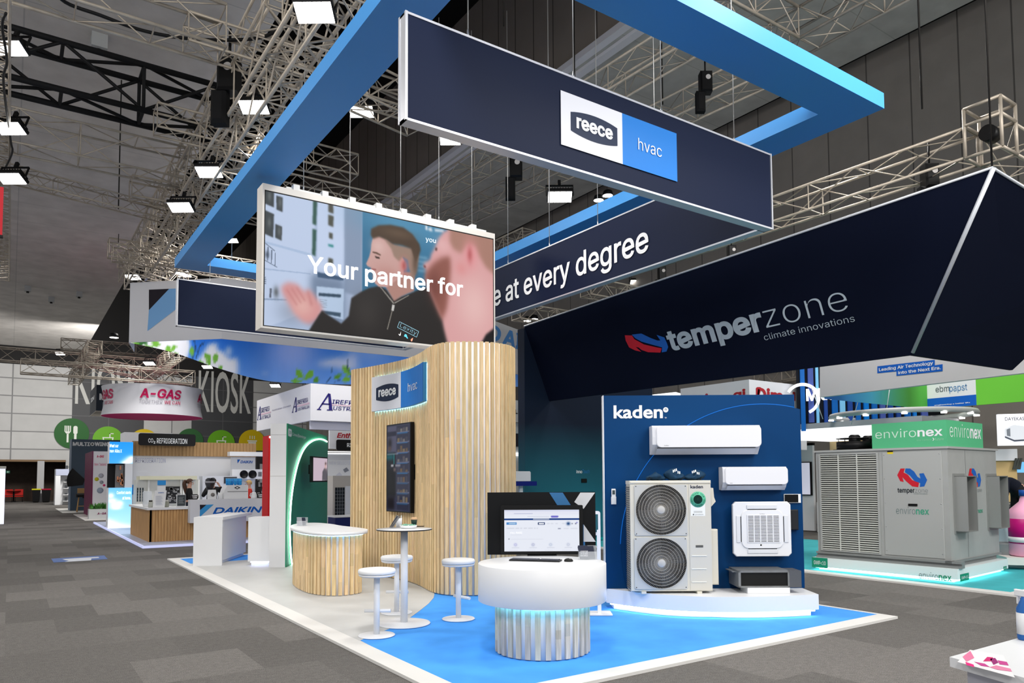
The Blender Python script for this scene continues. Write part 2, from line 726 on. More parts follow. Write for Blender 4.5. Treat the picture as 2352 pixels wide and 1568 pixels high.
BROWN = M('dark_timber_panelling', (58, 44, 34), .5, noise=.2, nscale=3)
struct('wall_recess', MB().box(-22, X_W, Y_B + 5, Y_B + 5.3, 0, 5.2).box(-22, X_W, Y_B + .4, Y_B + 5, 4.6, 4.9), BROWN)
a = onY(85, 1100, Y_B)[0]; b_ = onY(101, 1100, Y_B)[0]
struct('wall_pier', MB().box(a, b_, Y_B - .1, Y_B + .5, 0, OPH), M('pier_grey', (176, 176, 178), .6))
a = onY(150, 1100, Y_B)[0]
struct('wall_back_lower', MB().box(a, X_W, Y_B, Y_B + .4, 0, OPH), BW)
struct('trim_opening', MB().box(-22, a, Y_B - .06, Y_B, OPH - .07, OPH + .1), M('tan_trim', (120, 96, 70), .5))

# dark painted kiosk panels with their lettering, and the round food signs
WB = Fr((0, Y_B, 0), (1, 0, 0), (0, 0, 1), (0, -1, 0))
DKP = panel_mat('kiosk_panel', (62, 63, 66), (88, 88, 90), 6.0, 1.45, .6, vec=(0, 2), line=.03)
for x0, x1, nm, (tl, tr_) in ((165, 330, 'left', ((172, 928), (327, 838))), (440, 580, 'right', ((455, 946), (577, 858)))):
    a0 = WB.ab(x0, 960)[0]; a1 = WB.ab(x1, 960)[0]
    t = thing('kiosk_sign', 'tall charcoal wall panel with pale KIOSK lettering, the %s one of two on the far wall' % ('one behind the round pink banner, left' if nm == 'left' else 'one beneath the sky print, right'), 'wall sign', WB.p((a0 + a1) / 2, 2.9, 0), 'kiosk panels on the far wall')
    t['label'] = ('charcoal wall panel with KIOSK lettering half hidden behind the pink-bottomed banner' if nm == 'left' else
                  'charcoal wall panel with KIOSK lettering in full view right of the pink-bottomed banner')
    part('panel', MB().fbox(WB, a0, a1, OPH + .1, WT, 0, .06), DKP, t)
    q0 = WB.ab(*tl, .07); q1 = WB.ab(*tr_, .07)
    part('lettering', text_mb(MB(), 'KIOSK', WB, q0[0], q0[1], q1[0], q1[1], .075, bold=.012), M('kiosk_letter', (196, 196, 192), .6), t, recalc=False)
ICONS = [(165, 995, 40, (32, 92, 36), 'fork', 'dark green round sign with fork and knife, above the grey tower wall'),
         (248, 1010, 35, (104, 168, 38), 'drink', 'lime green round sign with a drink cup and straw, behind the sky-blue light box'),
         (331, 1015, 33, (206, 178, 24), 'cup', 'yellow round sign half hidden behind the black refrigeration sign'),
         (437, 1012, 30, (52, 98, 56), 'fork', 'dark green round sign showing only fork tips, right of the black refrigeration sign'),
         (508, 1017, 31, (104, 168, 38), 'drink', 'lime green round sign with a drink cup, above the timber kiosk header'),
         (579, 1016, 30, (206, 178, 24), 'cup', 'yellow round sign with a steaming cup, nearest the green booth wall')]
for x, y, r, c, kind, lab in ICONS:
    ca, cb = WB.ab(x, y, .1)
    rr = abs(WB.ab(x + r, y, .1)[0] - ca)
    t = thing('food_sign', lab, 'wall sign', WB.p(ca, cb - rr, .08), 'round food signs on the far wall')
    f2 = Fr(WB.p(ca, cb, .08), WB.ux, WB.uy, WB.uz)
    part('disc', MB().lathe(f2.o, [(rr, 0), (rr, .06)], 40, f2), M('icon_%d_%d' % (c[0], c[1]), c, .5), t)
    w = rr * .07
    ic = MB()
    if kind == 'fork':
        for k in range(4):
            ic.fbox(f2, -rr * .42 + k * rr * .1, -rr * .36 + k * rr * .1, rr * .12, rr * .5, .062, .07)
        ic.fprism(f2, [(-rr * .42, rr * .12), (-rr * .06, rr * .12), (-rr * .16, -rr * .02), (-rr * .32, -rr * .02)][::-1], .062, .07)
        ic.fbox(f2, -rr * .29, -rr * .18, -rr * .6, 0, .062, .07)
        ic.fprism(f2, rrect(rr * .08, rr * .32, -rr * .05, rr * .5, rr * .11, 4), .062, .07)
        ic.fbox(f2, rr * .13, rr * .27, -rr * .6, -rr * .05, .062, .07)
    elif kind == 'drink':
        ic.fprism(f2, [(-rr * .36, rr * .2), (-rr * .28, -rr * .5), (rr * .28, -rr * .5), (rr * .36, rr * .2), (rr * .28, rr * .2), (rr * .21, -rr * .43), (-rr * .21, -rr * .43), (-rr * .28, rr * .2)], .062, .07)
        ic.fbox(f2, -rr * .36, rr * .36, rr * .13, rr * .2, .062, .071)
        ic.fbox(f2, -rr * .25, rr * .25, -rr * .45, -rr * .1, .062, .069)
        ic.fbox(f2, rr * .08, rr * .15, rr * .2, rr * .5, .062, .07).fbox(f2, rr * .08, rr * .36, rr * .44, rr * .5, .062, .07)
    else:
        ic.fprism(f2, [(-rr * .3, rr * .05), (-rr * .22, -rr * .5), (rr * .22, -rr * .5), (rr * .3, rr * .05)][::-1], .062, .07)
        ic.fbox(f2, -rr * .36, rr * .36, rr * .08, rr * .17, .062, .07)
        for k in (-1, 0, 1):
            ic.fbox(f2, k * rr * .17 - w * .4, k * rr * .17 + w * .4, rr * .27, rr * .52, .062, .07)
    part('pictogram', ic, M('icon_white', (225, 228, 220), .5), t)

# small ceiling fittings
for x, y, s, lab in ((228, 83, .34, 'pale box fitting on the ceiling between the two upper left trusses'),
                     (64, 657, .3, 'small ceiling box, lowest and leftmost of three on the left ceiling'),
                     (118, 682, .3, 'small ceiling box in the middle of three on the left ceiling'),
                     (182, 670, .3, 'small ceiling box nearest the black gap, right of three on the left ceiling')):
    p = onz(x, y, Z_L)
    t = thing('ceiling_box', lab, 'ceiling fitting', p)
    part('housing', MB().box(p[0] - s / 2, p[0] + s / 2, p[1] - s / 2, p[1] + s / 2, Z_L - s, Z_L), M('fitting_grey', (170, 172, 172), .5), t)
    part('mount', MB().cyl((p[0], p[1], Z_L - s - .08), (p[0], p[1], Z_L - s), .07, n=10), BLACK, t)
# ================================================================== main booth: platform, rings, screen
PX0, PX1, PY0, PY1, PH = 2.9, 9.05, 4.83, 17.66, 0.03
BLUEC = M('blue_carpet', (78, 156, 238), 0.95, noise=.1, nscale=2.2, spec=.1, bump=.15)
GREYV = M('pale_grey_vinyl', (196, 196, 194), 0.5, noise=.03, nscale=3)
EDGE = M('white_edge_ramp', (222, 220, 216), 0.5, noise=.02, nscale=2)
t = thing('stand_floor', 'raised exhibition floor with blue carpet, curved pale grey area and white edge strip', 'stand floor', (5.97, 11.2, 0))
mb = MB()
e = .22
for x0, x1, y0, y1 in ((PX0, PX1, PY0, PY0 + e), (PX0, PX1, PY1 - e, PY1), (PX0, PX0 + e, PY0 + e, PY1 - e), (PX1 - .06, PX1, PY0 + e, PY1 - e)):
    mb.box(x0, x1, y0, y1, 0.001, PH)
part('edge_strip', mb, EDGE, t)
part('blue_carpet', MB().box(PX0 + e, PX1 - .06, PY0 + e, PY1 - e, 0.001, PH - .004), BLUEC, t)
g = [(PX0 + e, 16.3)] + [tuple(onz(x, y, PH)[:2]) for x, y in ((815, 1473), (827, 1470), (866, 1454), (905, 1439), (940, 1419), (965, 1401), (985, 1385), (996, 1372), (998, 1363), (990, 1350), (975, 1341), (950, 1330))] + [(5.9, 12.6), (5.9, 14.0), (4.9, 15.0), (4.3, 16.3)]
g[1] = (PX0 + e, g[1][1] - .3)
part('grey_vinyl', MB().zprism(g[::-1], PH - .003, PH), GREYV, t)

# ---- blue suspended frame
ZB, ZT = 6.4, 6.72
x0, x1, y0, y1, w = 2.86, 9.02, 4.77, 17.22, .56
ZT = hz(213.8, (x1, y0))
t = thing('suspended_frame', 'large bright blue rectangular frame hanging highest above the booth', 'hanging frame', (5.9, 11, ZB))
FB = M('bright_blue_frame', (70, 146, 214), 0.42)
part('frame_member', MB().box(x0, x0 + w, y0, y1, ZB, ZT), FB, t)
part('frame_member', MB().box(x1 - w, x1, y0, y1, ZB, ZT), FB, t)
part('frame_member', MB().box(x0 + w, x1 - w, y0, y0 + w, ZB, ZT), FB, t)
part('frame_member', MB().box(x0 + w, x1 - w, y1 - w, y1, ZB, ZT), FB, t)

# ---- navy banner frame
NZ = 4.9
nx0, nx1, ny0, ny1, th = 2.79, 7.95, 5.69, 16.2, .12
NT = hz(25, (nx0, ny0))
SEAM = M('banner_edge_aluminium', (196, 198, 204), .35, .5)


def banner(xa, xb, ya, yb, z0, z1, parent, m=NAVY):
    f = part('banner_panel', MB().box(xa, xb, ya, yb, z0 + .012, z1 - .012), m, parent)
    mb = MB()
    d = .006
    for za, zb in ((z0, z0 + .022), (z1 - .022, z1)):
        mb.box(xa - d, xb + d, ya - d, yb + d, za, zb)
    for xc in (xa, xb):
        for yc in (ya, yb):
            mb.box(xc - .012, xc + .012, yc - .012, yc + .012, z0, z1)
    if abs(xb - xa) > abs(yb - ya):
        mb.box(xa - d, xa + .01, ya - d, yb + d, z0, z1).box(xb - .01, xb + d, ya - d, yb + d, z0, z1)
    part('edge_profile', mb, SEAM, f)
    return f


t = thing('banner_frame', 'navy three-sided hanging banner frame with a white and blue logo panel on its near face', 'hanging banner', (5.4, 11, NZ))
bf = banner(nx0, nx1, ny0, ny0 + th, NZ, NT, t)
br_ = banner(nx1 - th, nx1, ny0 + th, ny1, NZ, NT, t)
bb = banner(nx0 - .05, nx1 - th, ny1 - th, ny1, NZ, hz(639, (nx0 - .05, ny1 - th)), t)
FF = Fr((nx0, ny0, NZ), (1, 0, 0), (0, 0, 1))
LOGOW = M('logo_white', (216, 218, 226), .5)


def logo(fr, q, parent, c=.012, fn=None):
    """white and blue sign with the lens-shaped badge; q = (a0, am, a1, b0, b1)"""
    a0, am, a1, b0, b1 = q
    P = fn or fr.p
    H = b1 - b0
    def strip(aa, ab_, n=8):
        vs = [P(aa + (ab_ - aa) * k / n, b, c) for b in (b0, b1) for k in range(n + 1)]
        return MB().add(vs, [(k, k + 1, n + 2 + k, n + 1 + k) for k in range(n)])
    part('white_field', strip(a0, am), LOGOW, parent, recalc=False)
    part('blue_field', strip(am, a1), M('logo_blue', (36, 118, 200), .5), parent, recalc=False)
    w = am - a0
    cx, cy = a0 + w * .53, b0 + H * .49
    hw, hh = w * .38, H * .245
    pts = []
    for k in range(13):
        u = -1 + 2 * k / 12
        pts.append((cx + hw * u * (1 - .03 * 0), cy - hh + hh * .30 * u * u))
    for k in range(13):
        u = 1 - 2 * k / 12
        pts.append((cx + hw * u, cy + hh - hh * .30 * u * u))
    part('badge', MB().poly([P(a, b, c + .004) for a, b in pts]), M('badge_navy', (27, 40, 66), .5), parent, recalc=False)
    v = text_mb(MB(), 'reece', fr, cx - hw * .78, cy - hh * .42, cx + hw * .78, cy + hh * .44, c + .008, bold=.028, fn=P)
    part('lettering', v, LETW, parent, recalc=False)
    bw = a1 - am
    v = text_mb(MB(), 'hvac', fr, am + bw * .27, b0 + H * .385, am + bw * .70, b0 + H * .62, c + .008, bold=-.004, fn=P)
    part('lettering', v, LETW, parent, recalc=False)


q0 = FF.ab(1286, 208); q1 = FF.ab(1427, 258); q2 = FF.ab(1552, 305)
q3 = FF.ab(1554, 418)
logo(FF, (q0[0], q1[0], q2[0], q3[1], q0[1]), bf)
FR_ = Fr((nx1 - th, ny1, NZ), (0, -1, 0), (0, 0, 1))
# inner face of the right panel: lettering runs from far to near
AA = lambda y: ny1 - y
part('lettering', text_mb(MB(), 'e at every degree', FR_, AA(12.03), 5.03 - NZ, AA(7.75), 5.55 - NZ, .012, bold=.012), LETW, br_, recalc=False)
part('lettering', text_mb(MB(), 'Expertis', FR_, AA(14.2), 5.03 - NZ, AA(12.1), 5.55 - NZ, .012, bold=.012), LETW, br_, recalc=False)
# ================================================================== hanging LED screen
YS = 11.1
C2 = lambda x, y: (580 + x * .26782, 400 + y * .26782)
pBL = onY(604, 748, YS); pTR = onY(1133.5, 541, YS); pTL = onY(605.4, 420, YS)
FSX = Fr((pBL[0], YS, 0), (1, 0, 0), (0, 0, 1))
W = pTR[0] - pBL[0]
zb, zt = pBL[2], pTL[2]
zp = onY(605.4, 434.8, YS)[2]
t = thing('video_screen', 'large hanging video screen in a pale frame showing two people at a plan wall', 'video screen', (pBL[0] + W / 2, YS, zb))
FRAME = M('screen_frame', (206, 202, 196), .5)
mb = MB()
D = .3
mb.fbox(FSX, 0, W, zp, zt, -D, 0).fbox(FSX, 0, W, zb - .03, zb, -D, 0).fbox(FSX, -.03, 0, zb - .03, zt, -D, 0).fbox(FSX, W, W + .03, zb - .03, zt, -D, 0).fbox(FSX, 0, W, zb, zp, -D, -.05)
part('frame', mb, FRAME, t)
part('bezel', MB().fbox(FSX, 0, W, zp - .02, zp, -.05, .002).fbox(FSX, 0, W, zb, zb + .012, -.05, .002).fbox(FSX, 0, .015, zb, zp, -.05, .002).fbox(FSX, W - .015, W, zb, zp, -.05, .002), BLACK, t)
mb = MB()
mb.fbox(FSX, .35, W - .12, zt, zt + .05, -.12, -.06)
for k in range(8):
    a = .5 + k * (W - .9) / 7
    mb.fbox(FSX, a - .05, a + .05, zt, zt + .1, -.15, -.03)
part('hanging_bar', mb, M('white_metal', (214, 214, 212), .4), t)

cv = Canvas(440, 200, (178, 195, 224))
zpb = zp - .02


def S(*pts):
    o = []
    for x, y in pts:
        a, b = FSX.ab(*C2(x, y))
        o.append((a / W, (zpb - b) / (zpb - zb)))
    return o


P = lambda c, *pts, **k: cv.poly(S(*pts), c, k.get('bl', .004), k.get('al', 1))


def PB(c, x, y, rx, ry, al=1.0):
    (u, v), (u2, v2) = S((x, y), (x + rx, y + ry))
    r1 = abs(S((x + rx, y))[0][0] - u)
    r2 = abs(S((x, y + ry))[0][1] - v)
    cv.blob(u, v, r1, r2, c, al)


P((196, 211, 238), (60, 60), (540, 200), (520, 1150), (60, 1340))
P((176, 196, 226), (60, 560), (500, 680), (490, 700), (60, 580), bl=.002)
P((165, 184, 214), (60, 800), (500, 850), (500, 858), (60, 812), bl=.002)
P((150, 168, 196), (60, 1060), (300, 1070), (300, 1082), (60, 1075), bl=.002)
P((200, 215, 242), (560, 220), (792, 270), (790, 905), (555, 840))
P((140, 156, 182), (790, 270), (946, 300), (940, 1060), (786, 1010), bl=.01)
P((120, 138, 165), (500, 850), (790, 900), (790, 1300), (490, 1290), bl=.03)
P((62, 118, 154), (945, 280), (2120, 560), (2120, 1400), (940, 1060), bl=.004)
PB((96, 158, 194), 1250, 420, 330, 130, .7)
PB((88, 150, 186), 1560, 480, 200, 200, .6)
for q in (((98, 120), (188, 150), (186, 288), (98, 250)), ((206, 185), (262, 203), (260, 328), (207, 305)), ((98, 305), (187, 345), (180, 545), (98, 508)), ((199, 428), (256, 452), (252, 572), (196, 545))):
    P((70, 76, 80), *q, bl=.004)
    cx_ = sum(p[0] for p in q) / 4; cy_ = sum(p[1] for p in q) / 4
    PB((128, 134, 134), cx_ + 6, cy_ - 10, 16, 42, .55)
for q in (((522, 225), (556, 232), (547, 442), (516, 428)), ((516, 470), (550, 478), (541, 705), (512, 690))):
    P((58, 92, 84), *q, bl=.006)
for q in (((652, 250), (694, 262), (694, 342), (652, 326)), ((650, 348), (696, 362), (695, 456), (650, 438)), ((656, 500), (688, 508), (688, 560), (656, 548)), ((652, 716), (692, 728), (692, 778), (650, 764))):
    P((84, 86, 78), *q, bl=.006)
P((60, 140, 140), (650, 598), (694, 606), (694, 630), (650, 618), bl=.006)
P((186, 206, 232), (552, 960), (784, 982), (780, 1245), (552, 1190))
P((58, 78, 98), (570, 1016), (760, 1030), (758, 1056), (568, 1042))
P((66, 86, 106), (590, 1165), (758, 1188), (756, 1222), (640, 1200))
P((68, 92, 122), (556, 838), (782, 882), (780, 912), (560, 884))
for k in range(5):
    P((140, 155, 175), (575, 1072 + k * 15), (640, 1078 + k * 15), (640, 1082 + k * 15), (575, 1076 + k * 15), bl=.002)
for dx in (0, 30, 62, 92):
    P((70, 84, 104), (102 + dx, 600 + dx * .8), (108 + dx, 600 + dx * .8), (106 + dx, 720 + dx * .7), (100 + dx, 720 + dx * .7), bl=.001)
P((88, 102, 122), (112, 588), (196, 656), (196, 664), (112, 596), bl=.001)
P((88, 102, 122), (100, 730), (215, 796), (215, 802), (100, 736), bl=.001)
PB((60, 70, 86), 128, 690, 20, 32, .7)
for k in range(4):
    P((60, 70, 86), (94, 880 + k * 17), (118, 882 + k * 17), (118, 887 + k * 17), (94, 885 + k * 17), bl=.001)
PB((86, 90, 92), 205, 1010, 24, 48, .8)
P((90, 96, 110), (150, 975), (166, 978), (164, 1060), (148, 1056), bl=.003)
# second text behind
P((222, 232, 242), (1482, 440), (1500, 446), (1500, 484), (1482, 478), bl=.006)
P((222, 232, 242), (1500, 470), (1530, 455), (1545, 492), (1518, 490), bl=.008)
P((222, 232, 242), (1560, 470), (1640, 480), (1640, 500), (1562, 492), bl=.008)
for k in range(4):
    P((150, 190, 214), (1410, 700 + k * 38), (1500, 714 + k * 38), (1495, 730 + k * 38), (1410, 716 + k * 38), bl=.01, al=.7)
# hand
sk = (216, 152, 152)
PB((120, 132, 150), 330, 1180, 130, 120, .45)
P(sk, (245, 965), (300, 925), (385, 940), (440, 1000), (462, 1010), (474, 975), (520, 1020), (592, 1120), (604, 1180), (560, 1245), (490, 1282), (430, 1262), (360, 1190), (300, 1090), (258, 1020), bl=.018)
PB((232, 184, 176), 430, 1130, 90, 90, .8)
for k in range(3):
    P((190, 118, 118), (290 + k * 42, 985 - k * 8), (300 + k * 42, 982 - k * 8), (390 + k * 34, 1120 - k * 18), (378 + k * 34, 1124 - k * 18), bl=.008, al=.6)
P((190, 120, 120), (470, 1000), (480, 1000), (520, 1120), (500, 1130), bl=.01, al=.6)
# first person: jacket
jk = (50, 47, 46)
P(jk, (480, 1345), (596, 1165), (660, 1212), (762, 1278), (826, 1214), (848, 1060), (930, 1008), (1000, 975), (1090, 956), (1150, 990), (1210, 1072), (1330, 1030), (1400, 1000), (1540, 960), (1700, 1200), (1720, 1520), (480, 1520), bl=.006)
PB((72, 68, 66), 980, 1200, 120, 160, .5)
P((180, 136, 126), (1130, 930), (1152, 985), (1214, 1088), (1276, 1048), (1385, 1000), (1392, 840), (1240, 840), bl=.006)
fc = (208, 166, 160)
P(fc, (1036, 530), (1020, 600), (1014, 655), (1000, 710), (974, 768), (986, 788), (1018, 802), (1014, 826), (1036, 856), (1030, 880), (1050, 935), (1084, 964), (1152, 968), (1240, 905), (1296, 850), (1300, 740), (1250, 640), (1150, 556), (1090, 530), bl=.004)
PB((226, 192, 186), 1080, 620, 60, 60, .7)
PB((190, 136, 128), 1150, 850, 110, 70, .6)
P((158, 132, 118), (1130, 560), (1210, 600), (1300, 620), (1420, 640), (1424, 720), (1404, 850), (1370, 905), (1340, 800), (1330, 735), (1290, 712), (1256, 748), (1212, 706), (1190, 640), bl=.008)
P((82, 66, 54), (1018, 470), (1080, 440), (1180, 436), (1292, 458), (1370, 515), (1430, 598), (1442, 650), (1424, 700), (1400, 760), (1360, 640), (1280, 610), (1200, 600), (1150, 566), (1085, 538), (1032, 556), (1014, 520), bl=.008)
PB((118, 98, 80), 1250, 510, 130, 40, .5)
PB((96, 78, 66), 1395, 760, 26, 110, .8)
P((96, 72, 60), (1030, 662), (1062, 668), (1100, 690), (1098, 700), (1058, 682), (1030, 674), bl=.003)
P((70, 54, 50), (1046, 700), (1088, 712), (1094, 726), (1060, 722), bl=.003)
PB((216, 122, 120), 1300, 785, 34, 62, .9)
PB((168, 88, 86), 1298, 785, 14, 34, .7)
P((150, 84, 84), (1020, 806), (1062, 816), (1060, 824), (1018, 816), bl=.003)
P((150, 145, 138), (1092, 966), (1100, 964), (1216, 1104), (1208, 1112), bl=.002)
P((150, 145, 138), (1214, 1100), (1340, 1034), (1342, 1040), (1220, 1108), bl=.002)
P((206, 204, 200), (1198, 1116), (1220, 1120), (1210, 1172), (1190, 1166), bl=.002)
P((140, 134, 126), (1194, 1168), (1201, 1170), (1160, 1330), (1152, 1328), bl=.002)
# second person
f2 = (224, 168, 168)
P(f2, (2120, 540), (1700, 470), (1640, 494), (1600, 545), (1570, 622), (1532, 684), (1522, 730), (1464, 770), (1470, 800), (1492, 830), (1480, 905), (1520, 1005), (1565, 1110), (1625, 1245), (1642, 1335), (1690, 1520), (1900, 1520), (2120, 1300), bl=.014)
PB((240, 200, 196), 1900, 1120, 150, 240, .75)
PB((236, 190, 190), 1630, 610, 60, 60, .6)
P((150, 96, 86), (1478, 850), (1556, 760), (1620, 716), (1692, 704), (1700, 800), (1692, 900), (1684, 1000), (1664, 1150), (1624, 1255), (1570, 1130), (1530, 1012), (1484, 925), bl=.022)
PB((112, 66, 60), 1560, 960, 60, 130, .6)
P((176, 132, 118), (1690, 470), (1780, 500), (2120, 560), (2120, 900), (2000, 800), (1940, 700), (1905, 625), (1850, 610), (1788, 680), (1722, 645), (1690, 580), bl=.02)
PB((234, 156, 160), 1868, 690, 58, 116, .95)
PB((188, 98, 100), 1862, 690, 22, 66, .8)
PB((226, 150, 150), 1790, 810, 50, 60, .7)
P((120, 62, 60), (1466, 778), (1484, 786), (1486, 804), (1470, 800), bl=.006)
P((80, 54, 52), (1568, 628), (1584, 636), (1578, 660), (1566, 652), bl=.006)
P((34, 32, 34), (1920, 1520), (2000, 1372), (2120, 1280), (2120, 1520), bl=.01)
SCREEN = M('screen_picture', (0, 0, 0), .4, spec=.08, attr='Col', emit=1.0)
SCREEN.node_tree.nodes['Principled BSDF'].inputs['Base Color'].default_value = (0, 0, 0, 1)
for l in list(SCREEN.node_tree.links):
    if l.to_socket.name == 'Base Color':
        SCREEN.node_tree.links.remove(l)
pic = part('picture', canvas_mb(cv, lambda u, v: FSX.p(u * W, zpb - v * (zpb - zb), .001)), SCREEN, t, recalc=False)
TXW = M('screen_white', (255, 255, 255), .4, emit=1.0)
a0 = FSX.ab(*C2(470, 690))[0]; b1 = FSX.ab(*C2(478, 688))[1]
b0 = FSX.ab(*C2(962, 958))[1]; a1 = FSX.ab(*C2(1802, 985))[0]
part('caption', text_mb(MB(), 'Your partner for', FSX, a0, b0, a1, b1, .006, bold=.014), TXW, t, recalc=False)
bt = FSX.ab(*C2(1484, 545)); bt2 = FSX.ab(*C2(1572, 582))
part('caption', text_mb(MB(), 'you', FSX, bt[0], FSX.ab(*C2(1490, 586))[1], bt2[0], FSX.ab(*C2(1490, 545))[1], .003), M('screen_pale', (205, 220, 232), .4, emit=.9), t, recalc=False)
quad = [FSX.ab(*p) for p in ((912, 751.9), (956.9, 774.8), (962, 760.8), (917.1, 737.9))]


def bil(u, v, c=.004):
    q = [(1 - u) * (1 - v) * quad[0][k] + u * (1 - v) * quad[1][k] + u * v * quad[2][k] + (1 - u) * v * quad[3][k] for k in (0, 1)]
    return FSX.p(q[0], q[1], c)


mb = MB()
v_, f_, _ = glyphs('Lexity', -.01)
mb.add([bil(.1 + .82 * x, .12 + .74 * y) for x, y in v_], f_)
for (u0, v0_, u1, v1_) in ((0, 0, 1, .07), (0, .93, 1, 1), (0, 0, .022, 1), (.978, 0, 1, 1)):
    mb.poly([bil(u0, v0_), bil(u1, v0_), bil(u1, v1_), bil(u0, v1_)])
part('chest_mark', mb, M('screen_teal', (112, 152, 166), .4, emit=.9), t, recalc=False)
for pts, c, nm in ((((918, 768), (921, 761), (920, 770), (917.5, 771), (914.6, 766.5)), (196, 196, 196), 'grey'), (((928, 771), (930, 767), (934, 768.5), (934.5, 772), (937, 777), (935, 777.5), (932, 773.5), (928.5, 773)), (84, 180, 214), 'cyan'), (((945, 784), (943, 781), (944, 778.5), (948.4, 775.5), (947.5, 780), (946, 783.5)), (232, 138, 110), 'orange')):
    part('chest_icon', MB().poly([FSX.p(*FSX.ab(*p), .004) for p in pts]), M('screen_' + nm, c, .4, emit=.9), t, recalc=False)
# ================================================================== timber slat pieces
def project(p):
    v = V(p) - EYEP
    c = float(v @ CF)
    return CX + F_PX * float(v @ CR) / c, CY - F_PX * float(v @ CU) / c


def wood_mat(name, c):
    m = M(name, c, .55, noise=.16, nscale=6, stretch=(9, 9, .7), attr='Col')
    nt = m.node_tree
    a = [n for n in nt.nodes if n.type == 'ATTRIBUTE'][0]
    mx = nt.nodes.new('ShaderNodeMix'); mx.data_type = 'RGBA'; mx.blend_type = 'MULTIPLY'
    mx.inputs['Factor'].default_value = 1.0
    sc = [n for n in nt.nodes if n.type == 'VECT_MATH'][0]
    nt.links.new(a.outputs['Color'], mx.inputs[6])
    mx.inputs[7].default_value = lin(c)
    nt.links.new(mx.outputs[2], sc.inputs[0])
    return m


PINE = wood_mat('pine_slats', (228, 200, 156))
PALE = wood_mat('pale_ash_slats', (208, 198, 182))


def catmull(pts, n=12, closed=True):
    P_ = [V(p) for p in pts]
    L = len(P_)
    o = []
    for i in range(L if closed else L - 1):
        g = lambda k: P_[(i + k) % L] if closed else P_[min(max(i + k, 0), L - 1)]
        a, b, c, d = g(-1), g(0), g(1), g(2)
        for k in range(n):
            t_ = k / n
            o.append(.5 * ((2 * b) + (-a + c) * t_ + (2 * a - 5 * b + 4 * c - d) * t_ ** 2 + (-a + 3 * b - 3 * c + d) * t_ ** 3))
    if not closed:
        o.append(P_[-1])
    return o


class Loop:
    def __init__(s, pts, closed=True):
        s.p = pts
        q = pts + [pts[0]] if closed else pts
        s.q = q
        d = [0.0]
        for i in range(len(q) - 1):
            d.append(d[-1] + float(np.linalg.norm(q[i + 1] - q[i])))
        s.d = np.array(d)
        s.len = d[-1]
        ar = sum(q[i][0] * q[i + 1][1] - q[i + 1][0] * q[i][1] for i in range(len(q) - 1))
        s.sg = 1 if ar > 0 else -1

    def at(s, u, off=0.0):
        u = u % s.len
        i = min(int(np.searchsorted(s.d, u, 'right')) - 1, len(s.q) - 2)
        k = (u - s.d[i]) / max(s.d[i + 1] - s.d[i], 1e-9)
        tn = (s.q[i + 1] - s.q[i]); tn = tn / (np.linalg.norm(tn) or 1)
        nm = V((tn[1], -tn[0])) * s.sg
        return s.q[i] + (s.q[i + 1] - s.q[i]) * k + nm * off, tn, nm

    def ring(s, off, n):
        return [s.at(s.len * k / n, off)[0] for k in range(n)]


def slats(loop, pitch, w, d, z0, z1, joints=2):
    """one cladding mesh: every slat has its own tint, some are finger-jointed"""
    mb = MB()
    n = max(3, int(round(loop.len / pitch)))
    for k in range(n):
        c, tn, nm = loop.at(loop.len * k / n)
        zs = [z0, z1]
        for _ in range(random.choice((0, 1, 1, joints))):
            zs.append(random.uniform(z0 + .1, z1 - .1))
        zs.sort()
        for za, zb_ in zip(zs[:-1], zs[1:]):
            g_ = random.uniform(.84, 1.1)
            col = (g_ * random.uniform(.98, 1.03), g_, g_ * random.uniform(.92, 1.04), 1)
            a, b = c - tn * w / 2 - nm * .004, c + tn * w / 2 - nm * .004
            e_, f_ = c + tn * w / 2 + nm * d, c - tn * w / 2 + nm * d
            q = [a, b, e_, f_]
            mb.add([(x, y, za) for x, y in q] + [(x, y, zb_) for x, y in q],
                   [(3, 2, 1, 0), (4, 5, 6, 7), (0, 1, 5, 4), (1, 2, 6, 5), (2, 3, 7, 6), (3, 0, 4, 7)], col=col)
    return mb


def tupl(l):
    return [tuple(map(float, p)) for p in l]


# ---- big S-shaped wall
wl = [(5.28, 12.95), (5.36, 12.62), (5.45, 12.2), (5.53, 11.76), (5.57, 11.3), (5.55, 10.93), (5.48, 10.52), (5.38, 10.1), (5.34, 9.8), (5.38, 9.58), (5.49, 9.43),
      (5.68, 9.29), (5.9, 9.22), (6.18, 9.24), (6.4, 9.35), (6.6, 9.58), (6.7, 9.9), (6.72, 10.5), (6.72, 11.3), (6.68, 12.1), (6.5, 12.8), (6.1, 13.12), (5.7, 13.2), (5.4, 13.14)]
WL = Loop(catmull(wl, 10))
WZ = 3.8
t = thing('slatted_wall', 'tall curved wall of vertical pine slats over white, S-shaped in plan', 'feature wall', (5.9, 11, PH))
part('core', MB().zprism(tupl(WL.ring(0, 160)), PH, WZ - .01, smooth=True), M('white_core', (232, 232, 236), .5), t)
part('slat_cladding', slats(WL, .086, .052, .032, PH + .012, WZ), PINE, t)


def find(loop, px, off, z, lo, hi):
    best = None
    for k in range(401):
        u = lo + (hi - lo) * k / 400
        p = loop.at(u, off)[0]
        e = abs(project((p[0], p[1], z))[0] - px)
        if best is None or e < best[0]:
            best = (e, u)
    return best[1]


so = .10
uL, uM, uR = (find(WL, x, so, 3.2, 0, 3.4) for x in (853.6, 920.8, 971.8))
pL, pM, pR = (WL.at(u, so)[0] for u in (uL, uM, uR))
sb = hz(945, pL); st = hz(867, pL)
sb = (sb + hz(936, pM)) / 2; st = (st + hz(853.4, pM)) / 2
t = thing('logo_sign', 'curved white and blue logo sign glowing at its edges, high on the slatted wall', 'sign', (pM[0], pM[1], sb))


